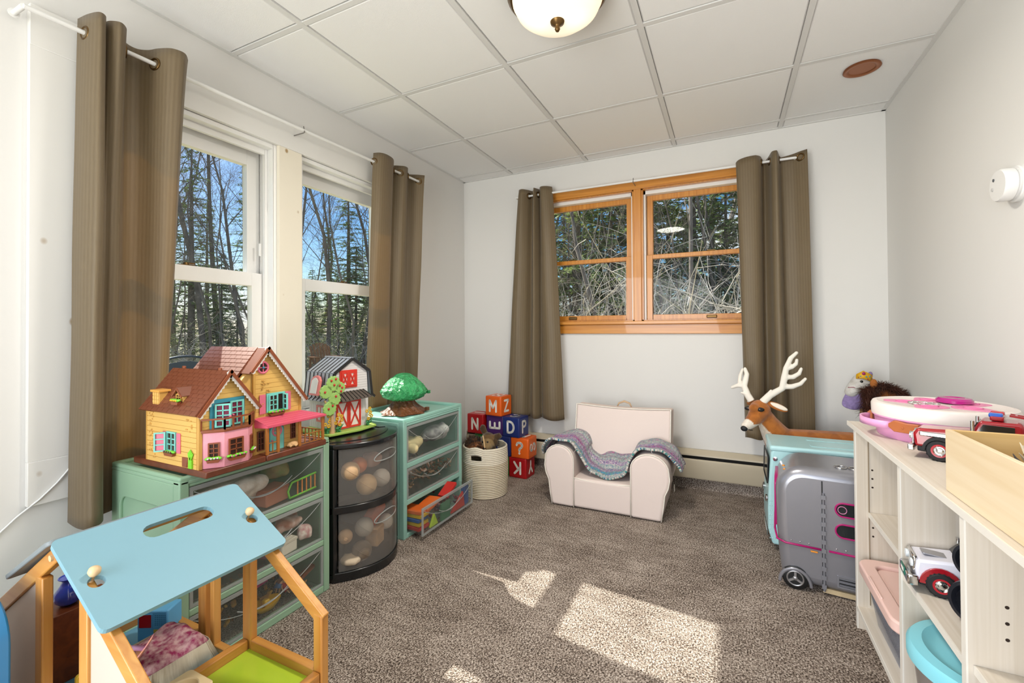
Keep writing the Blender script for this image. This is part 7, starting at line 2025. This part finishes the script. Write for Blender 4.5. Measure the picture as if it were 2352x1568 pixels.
toy_trucks()

def pink_tub():
    c = Vector((.598, 1.835, .712))
    t = thing('pink_tub', 'round pink toy case with white lid and strap handle on the bookshelf', 'toy case', c)
    PK = mat('case_pink', '#eba6d2', .35); WH = mat('case_white', '#efe4dd', .35); HP = mat('case_hotpink', '#ee86b4', .35); OB = mat('buckle_tan', '#b5683c', .45); MG = mat('case_magenta', '#b51c82', .2, coat=.5); SV = mat('case_silver', '#d9d6cf', .2, .8)
    r = .166
    MB().lathe([(0, 0), (r - .014, 0), (r - .010, .004), (r - .004, .060), (r + .002, .064), (r + .002, .070), (0, .070)], c, n=64).build('case_body', PK, t, smooth=40)
    l = MB().lathe([(r + .003, .068), (r + .004, .098), (r, .106), (r - .012, .108), (r - .016, .1055), (0, .1055)], c, n=64).build('lid', WH, t, smooth=40)
    # petal shaped pink inlays on the lid, silver dial, magenta button
    for k in range(5):
        a = rad(72 * k + 20); o = c + Vector((.085 * math.cos(a), .085 * math.sin(a), .1055))
        MB().prism([(x * .052, y * .038) for x, y in [(math.cos(q), math.sin(q) * (1 + .15 * math.cos(3 * q))) for q in [2 * math.pi * i / 28 for i in range(28)]]], o, (math.cos(a), math.sin(a), 0), (-math.sin(a), math.cos(a), 0), (0, 0, 1), .0018).build('lid_inlay', HP, l, bevel=.0006)
        MB().tube([o + Vector((.02 * math.cos(q), .012 * math.sin(q), .003)) for q in [i * .6 for i in range(11)]], .0022, 6).build('lid_ornament', HP, l, smooth=180)
    MB().lathe([(0, .108), (.040, .108), (.044, .110), (.044, .118), (.038, .124), (.026, .125), (.022, .122), (0, .1225)], c + Vector((.045, .035, 0)), n=40).build('lid_button', MG, l, smooth=40)
    mb = MB()
    for k in range(10): a = rad(36 * k); mb.torus(c + Vector((-.045 + .030 * math.cos(a), -.015 + .030 * math.sin(a), .108)), (0, 0, 1), .008, .0018, 12, 5)
    mb.torus(c + Vector((-.045, -.015, .108)), (0, 0, 1), .022, .0025, 24, 6); mb.build('lid_mirror_frame', SV, l, smooth=180)
    # strap handle with tan buckles
    a0, a1 = rad(158), rad(212); pts = []
    for i in range(17):
        f = i / 16; a = a0 + (a1 - a0) * f; rr_ = r + .006 + .030 * math.sin(math.pi * f) ** .6
        pts.append(c + Vector((rr_ * math.cos(a), rr_ * math.sin(a), .046)))
    v = []; 
    for p in pts: v += [p + Vector((0, 0, -.011)), p + Vector((0, 0, .011))]
    h = MB().add(v, [(2 * i, 2 * i + 2, 2 * i + 3, 2 * i + 1) for i in range(16)]).build('strap', PK, t, smooth=60, solid=.005)
    for a, w in ((a1 + .22, .078), (a0 - .06, .030)):
        p = c + Vector(((r + .004) * math.cos(a), (r + .004) * math.sin(a), .046)); d = Vector((-math.sin(a), math.cos(a), 0)); n = Vector((math.cos(a), math.sin(a), 0))
        bk = MB().prism([(-w / 2, -.014), (w * .30, -.016), (w / 2, -.004), (w / 2, .006), (w * .30, .018), (-.1 * w, .014), (-w / 2, .016)], p - n * .004, -d, (0, 0, 1), n, .014).build('buckle', OB, t, bevel=.002)
        MB().lathe([(.0035, .010), (.0035, .0115), (0, .012)], p, n, n=10).build('buckle_stud', OB, bk)
pink_tub()

def crate():
    t = thing('wooden_crate', 'open pale birch crate of toys on top of the bookshelf', 'crate', (.60, 1.08, .712))
    m = wood('birch', '#e0c8a2', '#ecdabb', 'y', .55, k=22); mi = wood('birch_inside', '#cfa868', '#dfbd82', 'x', .55, k=22)
    x0, x1, y0, y1, z0, z1 = .418, .79, .82, 1.262, .7125, .842
    MB().box(x0, x0 + .010, y0, y1, z0, z1).build('long_side', m, t, bevel=.0012); MB().box(x1 - .010, x1, y0, y1, z0, z1).build('long_side', m, t, bevel=.0012)
    MB().box(x0 + .010, x1 - .010, y1 - .010, y1, z0, z1).build('end_board', mi, t, bevel=.0012); MB().box(x0 + .010, x1 - .010, y0, y0 + .010, z0, z1).build('end_board', mi, t, bevel=.0012)
    MB().box(x0 + .010, x1 - .010, y0 + .010, y1 - .010, z0, z0 + .008).build('bottom', mi, t)
    # spiny toy animals
    rr = random.Random(3)
    def spiny(name, label, c, L_, h, colb, cols_, rz, n=38):
        o = thing(name, label, 'toy animal', c, rz, local=True)
        m1 = mat('spiny_' + colb[1:], colb, .6, bump=.6, scale=120); m2 = mat('spine_' + cols_[1:], cols_, .6)
        def b(mb):
            mb.ell((0, 0, h * .5), L_ * .42, L_ * .22, h * .42, 14, 10); mb.tube([(-L_ * .3, 0, h * .5), (-L_ * .55, 0, h * .42)], [h * .28, h * .16], 10); mb.tube([(L_ * .3, 0, h * .45), (L_ * .6, 0, h * .2)], [h * .22, h * .05], 10)
            for x in (-.22, .22):
                for y in (-.14, .14): mb.tube([(L_ * x, L_ * y, h * .4), (L_ * x, L_ * y * 1.3, 0)], [h * .15, h * .11], 8)
        organic('body', b, m1, o, h * .05, 3, world=False)
        mb = MB()
        for i in range(n):
            f = (i + .5) / n; a = rad(40 + 100 * ((i * 7) % 11) / 10); p = Vector((L_ * (.42 - .84 * f), L_ * .20 * math.cos(a), h * (.5 + .40 * math.sin(a)))); d = Vector((.35, math.cos(a) * .8, math.sin(a))).normalized()
            mb.tube([p, p + d * h * .38], [h * .06, h * .01], 5)
        mb.build('spines', m2, o, smooth=60, world=False)
    spiny('toy_dinosaur', 'cream spiny toy dinosaur standing in the birch crate', (.55, 1.155, .772), .13, .055, '#7a6a50', '#e8dcc0', rad(160))
    spiny('toy_dinosaur', 'dark spiny toy dinosaur in the near part of the birch crate', (.50, 1.06, .765), .14, .065, '#6a4a44', '#3f3a38', rad(200))
    soft_bundle('plush_pile', 'tan plush toy lying under the dinosaurs in the birch crate', 'plush toy', (.60, 1.03, .745), .12, .16, .035, mat('plush_tan2', '#b08a5e', .95, bump=.5, scale=150), 31)
crate()
# ================================================================ wooden dollhouse in front
def wood_house():
    t = thing('wooden_dollhouse', 'open wooden dollhouse with a pale blue lift handle roof on the carpet', 'dollhouse', (-1.178, .57, 0))
    PW = wood('toy_pine', '#bd7c34', '#d39a4e', 'z', .42, coat=.25, k=26); PWX = wood('toy_pine_x', '#bd7c34', '#d39a4e', 'x', .42, coat=.25, k=26); PWY = wood('toy_pine_y', '#bd7c34', '#d39a4e', 'y', .42, coat=.25, k=26)
    BL = mat('house_blue', '#7fa9b7', .45, bump=.02, scale=30); WP = mat('house_panel_white', '#cdbcae', .5); GN = mat('floor_green', '#b3cf3a', .16, coat=.4); FB = mat('floor_blue', '#6fb0d4', .4); KN = mat('knob_birch', '#dfbe92', .4); GY = mat('house_grey', '#7f8688', .5)
    ya, yb = .398, .742; xr, zr = -1.180, .636
    xo_r, xo_l, zo = -.836, -1.524, .415
    w, th = .030, .020
    # roof slopes: right one with handle slot, knobs in keyholes
    sl = Vector((.200, 0, -.113)).normalized(); L_ = .232; nrm = Vector((-sl.z, 0, sl.x))
    o = Vector((xr + .000, ya - .010, zr + .014)); W_ = yb - ya + .016
    out = rrect(L_, W_, .012, 4, L_ / 2, W_ / 2)
    # panel built round a long slot and two keyholes: strips of a plate
    sx0, sx1, sy0, sy1 = .040, .078, .130, .272
    slot = []
    rs = (sx1 - sx0) / 2
    for cyc, a0 in ((sy1 - rs, 0), (sy0 + rs, 180)):
        for i in range(9): a = rad(a0 + 180 * i / 8); slot.append(((sx0 + sx1) / 2 + rs * math.cos(a), cyc + rs * math.sin(a)))
    def circ(cx, cy, r, n=16): return [(cx + r * math.cos(2 * math.pi * i / n), cy + r * math.sin(2 * math.pi * i / n)) for i in range(n)]
    holes = [slot, circ(.128, .028, .0135), circ(.128, W_ - .030, .0135)]
    bm = bmesh.new()
    def loop(poly):
        vs_ = [bm.verts.new((x, y, 0)) for x, y in poly]
        return [bm.edges.new((vs_[i], vs_[(i + 1) % len(vs_)])) for i in range(len(vs_))]
    es = loop(out)
    for h in holes: es += loop(h)
    bmesh.ops.triangle_fill(bm, use_beauty=True, use_dissolve=False, edges=es)
    ex = bmesh.ops.extrude_face_region(bm, geom=list(bm.faces))
    for v in [g for g in ex['geom'] if isinstance(g, bmesh.types.BMVert)]: v.co.z += .010
    bmesh.ops.recalc_face_normals(bm, faces=bm.faces)
    M_ = Matrix((sl, Vector((0, 1, 0)), sl.cross(Vector((0, 1, 0))))).transposed()
    if M_.col[2].z < 0: M_.col[2] = -M_.col[2]
    for v in bm.verts: v.co = o + M_ @ v.co
    bmesh.ops.recalc_face_normals(bm, faces=bm.faces)
    me = bpy.data.meshes.new('roof_panel'); bm.to_mesh(me); bm.free()
    rp = link('roof_panel', me, BL, t)
    for y in (.028, W_ - .030):
        p = o + M_ @ Vector((.112, y, -.012))
        k = MB().lathe([(.004, 0), (.004, .022), (.007, .025), (.0100, .031), (.0095, .037), (.005, .041), (0, .042)], p, nrm if nrm.z > 0 else -nrm, n=18).build('knob', KN, t, smooth=60)
    sl2 = Vector((-.200, 0, -.113)).normalized(); n2 = Vector((-.49, 0, .87))
    MB().prism(rrect(L_, W_, .012, 4, L_ / 2, W_ / 2), (xr - .004, ya - .010, zr + .012), sl2, (0, 1, 0), n2, .010).build('roof_panel', GY, t, bevel=.002)
    MB().lathe([(.005, 0), (.005, .018), (.012, .026), (.012, .034), (0, .040)], Vector((xr, ya + .03, zr)) + sl2 * .13, n2, n=16).build('knob', mat('knob_white', '#e4ded6', .4), t, smooth=60)
    # gable frames at both ends
    for y in (ya + .015, yb - .015):
        for s, xo in ((1, xo_r), (-1, xo_l)):
            d = Vector((xo, 0, zo)) - Vector((xr, 0, zr)); d.normalize()
            MB().bar((xr + s * .004, y, zr - .004), Vector((xo + s * .010, y, zo - .0064)), th - .003, w, (0, 0, 1)).build('rafter', PWX, t, bevel=.0025)
            MB().box(xo - .0135, xo + .0135, y - th / 2, y + th / 2, .0, zo + .006).build('post', PW, t, bevel=.003)
    for y in (ya + .015, yb - .015):
        for x, zt_ in ((-1.085, .560), (-1.272, .560)):
            MB().box(x - .016, x + .016, y - th / 2 + (.001), y + th / 2 - .001, 0, zt_).build('post', PW, t, bevel=.0025)
    MB().box(-1.232, -1.216, yb - .026, yb - .006, 0, .58).build('post', PW, t, bevel=.0025)
    for y in (ya + .0, yb - .0): MB().cyl((xr - .012, y, zr - .016), (xr - .012, y + (.004 if y > .5 else -.004), zr - .016), .006, n=12).build('peg', KN, t)
    MB().box(xr - .012, xr + .012, ya + .025, yb - .025, zr - .020, zr - .002).build('ridge_beam', PWY, t, bevel=.002)
    # rails and floors
    zf = .272
    def railx(x0, x1, y, z, m=PWX): MB().box(x0, x1, y - th / 2, y + th / 2, z - .014, z + .014).build('rail', m, t, bevel=.0025)
    def raily(x, y0, y1, z): MB().box(x - th / 2, x + th / 2, y0, y1, z - .014, z + .014).build('rail', PWY, t, bevel=.0025)
    for y in (ya + .015, yb - .015):
        railx(-1.069, xo_r - .014, y, zf + .010); railx(xo_l + .014, -1.288, y, zf - .030); railx(-1.256, -1.101, y, .225)
    raily(-1.085, ya + .026, yb - .026, zf + .010); raily(xo_r, ya + .026, yb - .026, zf + .010); raily(xo_l, ya + .026, yb - .026, zf - .030); raily(-1.272, ya + .026, yb - .026, .225)
    MB().box(-1.074, xo_r - .012, ya + .02, yb - .02, zf - .006, zf + .002).build('upper_floor', GN, t); MB().box(xo_l + .012, -1.10, ya + .02, yb - .02, .218, .226).build('middle_floor', FB, t); MB().box(xo_l, xo_r, ya, yb, .006, .016).build('lower_floor', PWY, t)
    # white infill panels near the camera end
    y = ya + .015
    for nm, poly in (('infill_panel', [(-1.288, .245), (-1.288, .548), (xo_l + .012, .402), (xo_l + .012, .245)]), ('infill_panel', [(-1.069, .290), (-1.069, .552), (xo_r - .012, .408), (xo_r - .012, .290)])):
        MB().prism(poly, (0, y - .003, 0), (1, 0, 0), (0, 0, 1), (0, 1, 0), .006).build(nm, WP, t)
    ap = [(-1.288, .020), (-1.288, .225), (xo_l + .012, .225), (xo_l + .012, .020), (-1.475, .020)] + [(-1.40 + .06 * math.cos(rad(a)), .10 + .075 * math.sin(rad(a))) for a in range(180, -1, -20)] + [(-1.34, .020)]
    MB().prism(ap, (0, y - .003, 0), (1, 0, 0), (0, 0, 1), (0, 1, 0), .006).build('arched_panel', WP, t)
    return t
wood_house()

def house_furniture():
    zf = .2262
    # bed with ruffled cover
    t = thing('toy_bed', 'toy bed with magenta patterned cover and striped ruffle in the wooden dollhouse', 'toy bed', (-1.262, .618, zf))
    MG = mat('bed_magenta', '#8e1f52', .85, bump=.3, scale=120, col2='#c9a5a5', var_scale=70); ST = cloth_mat('bed_ruffle', '#a89878', '#e8dfc8', 300., .15); BR = mat('toy_walnut', '#5a2f18', .4)
    def cover(u, v):
        x = -1.335 + .150 * u; y = .550 + .140 * v; e = max(abs(u - .5), abs(v - .5)) * 2
        return (x, y, zf + .058 + .010 * math.sin(3.1 * u) - .016 * max(0, e - .8) / .2 + .003 * math.sin(14 * u + 9 * v) + .010 * math.exp(-((v - .8) / .15) ** 2))
    MB().grid(cover, 30, 30).build('bed_cover', MG, t, smooth=180, solid=.006)
    mb = MB(); n = 160; pr = rrect(.154, .144, .015, 6, -1.260, .62); k = len(pr); L_ = []
    vs_ = []; fs = []
    def at(f):
        s = f * k; j = int(s) % k; q = s - int(s); a, b = pr[j], pr[(j + 1) % k]; return Vector((a[0] + (b[0] - a[0]) * q, a[1] + (b[1] - a[1]) * q, 0))
    cen = Vector((-1.260, .62, 0))
    for i in range(n):
        p = at(i / n); d = (p - cen).normalized(); w = .004 * math.sin(i * 2 * math.pi / 5)
        vs_ += [p + Vector((0, 0, zf + .056)), p + d * (.006 + w) + Vector((0, 0, zf + .034)), p + d * (.014 + w * 1.6) + Vector((0, 0, zf + .012))]
    for i in range(n):
        j = (i + 1) % n
        for r in range(2): fs.append((3 * i + r, 3 * j + r, 3 * j + r + 1, 3 * i + r + 1))
    me = bpy.data.meshes.new('ruffle'); me.from_pydata(vs_, [], fs); me.shade_smooth(); ul = me.uv_layers.new(name='UVMap')
    for lp in me.loops: ul.data[lp.index].uv = ((lp.vertex_index // 3) / n * .6, (lp.vertex_index % 3) * .02)
    link('ruffle', me, ST, t, solid=.0012, smooth=180)
    for x in (-1.325, -1.195):
        for y in (.560, .680): MB().lathe([(.004, 0), (.007, .006), (.005, .014), (.008, .022), (.006, .040)], (x, y, zf), n=12).build('leg', BR, t, smooth=60)
    # blue play kitchen cube
    t = thing('toy_oven', 'sky blue toy oven with red door behind the toy bed', 'toy oven', (-1.408, .688, zf), rad(28), local=True)
    LB = mat('oven_blue', '#62aede', .4); RD = mat('oven_red', '#b3121e', .3); YL = mat('oven_yellow', '#d9b53c', .4)
    b = MB().box(-.040, .040, -.028, .028, 0, .085).build('body', LB, t, bevel=.004, world=False)
    ring(MB(), rrect(.038, .040, .002, 2), rrect(.032, .034, .002, 2), (-.018, -.0275, .058), (1, 0, 0), (0, 0, 1), (0, -1, 0), .002).build('door_frame', LB, b, world=False)
    MB().box(-.034, -.003, -.0295, -.027, .042, .076).build('red_door', RD, b, world=False); MB().box(.004, .034, -.0295, -.027, .010, .036).build('yellow_panel', YL, b, world=False)
    MB().prism([(.008, .02), (.014, .012), (.025, .012), (.031, .023), (.025, .033), (.014, .033)], (0, -.0296, 0), (1, 0, 0), (0, 0, 1), (0, -1, 0), .001).build('hexagon_mark', mat('oven_pale', '#b8dcf0', .4), b, world=False)
    for i in range(6):
        for j in range(6): MB().cyl((.008 + .005 * i, -.0285, .048 + .005 * j), (.008 + .005 * i, -.0275, .048 + .005 * j), .0014, n=6).build('vent_hole', mat('oven_hole', '#2f6f9c', .6), b, world=False)
    MB().box(-.0415, -.039, -.018, .018, .030, .070).build('side_opening', RD, b, world=False); MB().cyl((0, 0, .0845), (0, 0, .0855), .002, n=8).build('screw_hole', mat('hole_dark'), b, world=False)
    # orange hammock swing with lilac arm
    t = thing('toy_swing', 'orange patterned toy hammock with lilac arm beside the toy bed', 'toy swing', (-1.222, .50, zf))
    OR = mat('swing_orange', '#e39a5e', .7, col2='#d98fa0', var_scale=45); LL = mat('swing_lilac', '#c79ac0', .45); YL2 = mat('swing_yellow', '#e0ba2e', .45)
    def sw(u, v): return (-1.255 + .075 * u, .440 + .125 * v, zf + .045 + .060 * (v - .45) ** 2 * 2.2 + .045 * u * u + .018 * v * u)
    MB().grid(sw, 14, 22).build('hammock', OR, t, smooth=180, solid=.003)
    MB().tube([(-1.262, .46, zf + .06), (-1.258, .485, zf + .105), (-1.235, .525, zf + .125), (-1.200, .555, zf + .115)], .0055, 10).build('arm', LL, t, smooth=180)
    MB().prism(rrect(.05, .095, .006, 4), (-1.262, .485, zf + .048), (0, 1, 0), (0, 0, 1), (-1, 0, 0), .010).build('end_panel', YL2, t, bevel=.002)
    MB().box(-1.258, -1.185, .445, .548, zf, zf + .008).build('base', YL2, t, bevel=.002)
    # cream bath tub
    zg = .2742
    t = thing('toy_bathtub', 'cream toy bathtub on the lime green floor of the wooden dollhouse', 'toy bathtub', (-1.026, .518, zg))
    CR = mat('tub_cream', '#e9d3a6', .3, coat=.3); x0, x1, y0, y1 = -1.068, -.985, .455, .582
    oo = rrect(x1 - x0, y1 - y0, .008, 8, (x0 + x1) / 2, (y0 + y1) / 2); kk = len(oo)
    ii = [((x0 + x1) / 2 + .032 * math.cos(2 * math.pi * (i + .5) / kk + .15), (y0 + y1) / 2 + .052 * math.sin(2 * math.pi * (i + .5) / kk + .15)) for i in range(kk)]
    lo = [((x0 + x1) / 2 + .022 * math.cos(2 * math.pi * (i + .5) / kk + .15), (y0 + y1) / 2 + .040 * math.sin(2 * math.pi * (i + .5) / kk + .15)) for i in range(kk)]
    V = [(x, y, zg) for x, y in oo] + [(x, y, zg + .046) for x, y in oo] + [(x, y, zg + .046) for x, y in ii] + [(x, y, zg + .012) for x, y in lo]
    fs = [f for i in range(kk) for j in ((i + 1) % kk,) for f in ((i, j, kk + j, kk + i), (kk + i, kk + j, 2 * kk + j, 2 * kk + i), (2 * kk + i, 2 * kk + j, 3 * kk + j, 3 * kk + i))] + [tuple(range(kk))[::-1], tuple(range(3 * kk, 4 * kk))]
    MB().add(V, fs).build('tub', CR, t, smooth=35, bevel=.002)
    MB().lathe([(.003, 0), (.003, .001), (0, .0012)], ((x0 + x1) / 2, (y0 + y1) / 2 + .02, zg + .012), n=10).build('drain', mat('chrome'), t)
    # brown wardrobe and drawers in the near left room
    WN = wood('toy_mahogany', '#6a3216', '#84451f', 'x', .35)
    t = thing('toy_dresser', 'dark mahogany toy dresser in the corner of the wooden dollhouse', 'toy dresser', (-1.468, .53, zf))
    MB().box(-1.508, -1.428, .46, .60, zf, zf + .165).build('carcass', WN, t, bevel=.002)
    for k in range(3):
        d = MB().box(-1.505, -1.431, .4565, .4605, zf + .010 + .050 * k, zf + .052 + .050 * k).build('drawer', WN, t, bevel=.001); MB().ell((-1.468, .4545, zf + .031 + .050 * k), .003, n=8, m=6).build('drawer_knob', mat('chrome'), d, smooth=180)
    t = thing('toy_vase', 'glossy blue toy vase on the mahogany toy dresser', 'toy vase', (-1.468, .52, zf + .1652))
    BV = mat('vase_blue', '#2f46b0', .08, coat=.6); MB().lathe([(.014, 0), (.026, .012), (.028, .030), (.016, .048), (.012, .058), (.018, .066)], (-1.468, .52, zf + .1652), n=24).build('body', BV, t, smooth=60); MB().torus((-1.468, .52, zf + .2312), (0, 0, 1), .018, .002, 24, 6).build('lip', BV, t, smooth=180)
    t = thing('toy_bookcase', 'small brown toy bookcase standing low in the wooden dollhouse', 'toy bookcase', (-1.46, .52, .0165))
    for k in range(4): MB().box(-1.495, -1.41, .44, .56, .02 + .05 * k, .026 + .05 * k).build('shelf', WN, t)
    for x in (-1.498, -1.41): MB().box(x, x + .005, .44, .56, .0165, .19).build('side', WN, t)
    MB().box(-1.494, -1.41, .556, .56, .0165, .19).build('back', WN, t)
house_furniture()

def blue_chair():
    t = thing('blue_toy_chair', 'glossy blue rounded edge of a kids chair at the photo border', 'chair', (-1.35, .20, 0))
    BLU = mat('chair_blue', '#2f86bd', .3, coat=.4); WOOD_ = wood('chair_birch', '#d9b48c', '#e5c7a2', 'z', .5)
    o = rrect(.26, .34, .06, 6, -1.260, .345); 
    # backrest: an upright rounded panel with blue painted frame and a birch face
    y = .350
    f = ring(MB(), rrect(.27, .36, .075, 7, -1.350, .37), rrect(.226, .316, .055, 7, -1.350, .37), (0, y, 0), (1, 0, 0), (0, 0, 1), (0, -1, 0), .026).build('back_frame', BLU, t, bevel=.004, seg=3)
    MB().prism(rrect(.228, .318, .055, 7, -1.350, .37), (0, y - .008, 0), (1, 0, 0), (0, 0, 1), (0, -1, 0), .010).build('back_panel', WOOD_, t)
    for x in (-1.46, -1.24): MB().box(x - .014, x + .014, y - .026, y, 0, .20).build('leg', BLU, t, bevel=.003)
    MB().box(-1.475, -1.225, .05, .325, .17, .19).build('seat', WOOD_, t, bevel=.006, seg=3)
    for x in (-1.46, -1.24): MB().box(x - .014, x + .014, .06, .088, 0, .17).build('leg', BLU, t, bevel=.003)
blue_chair()
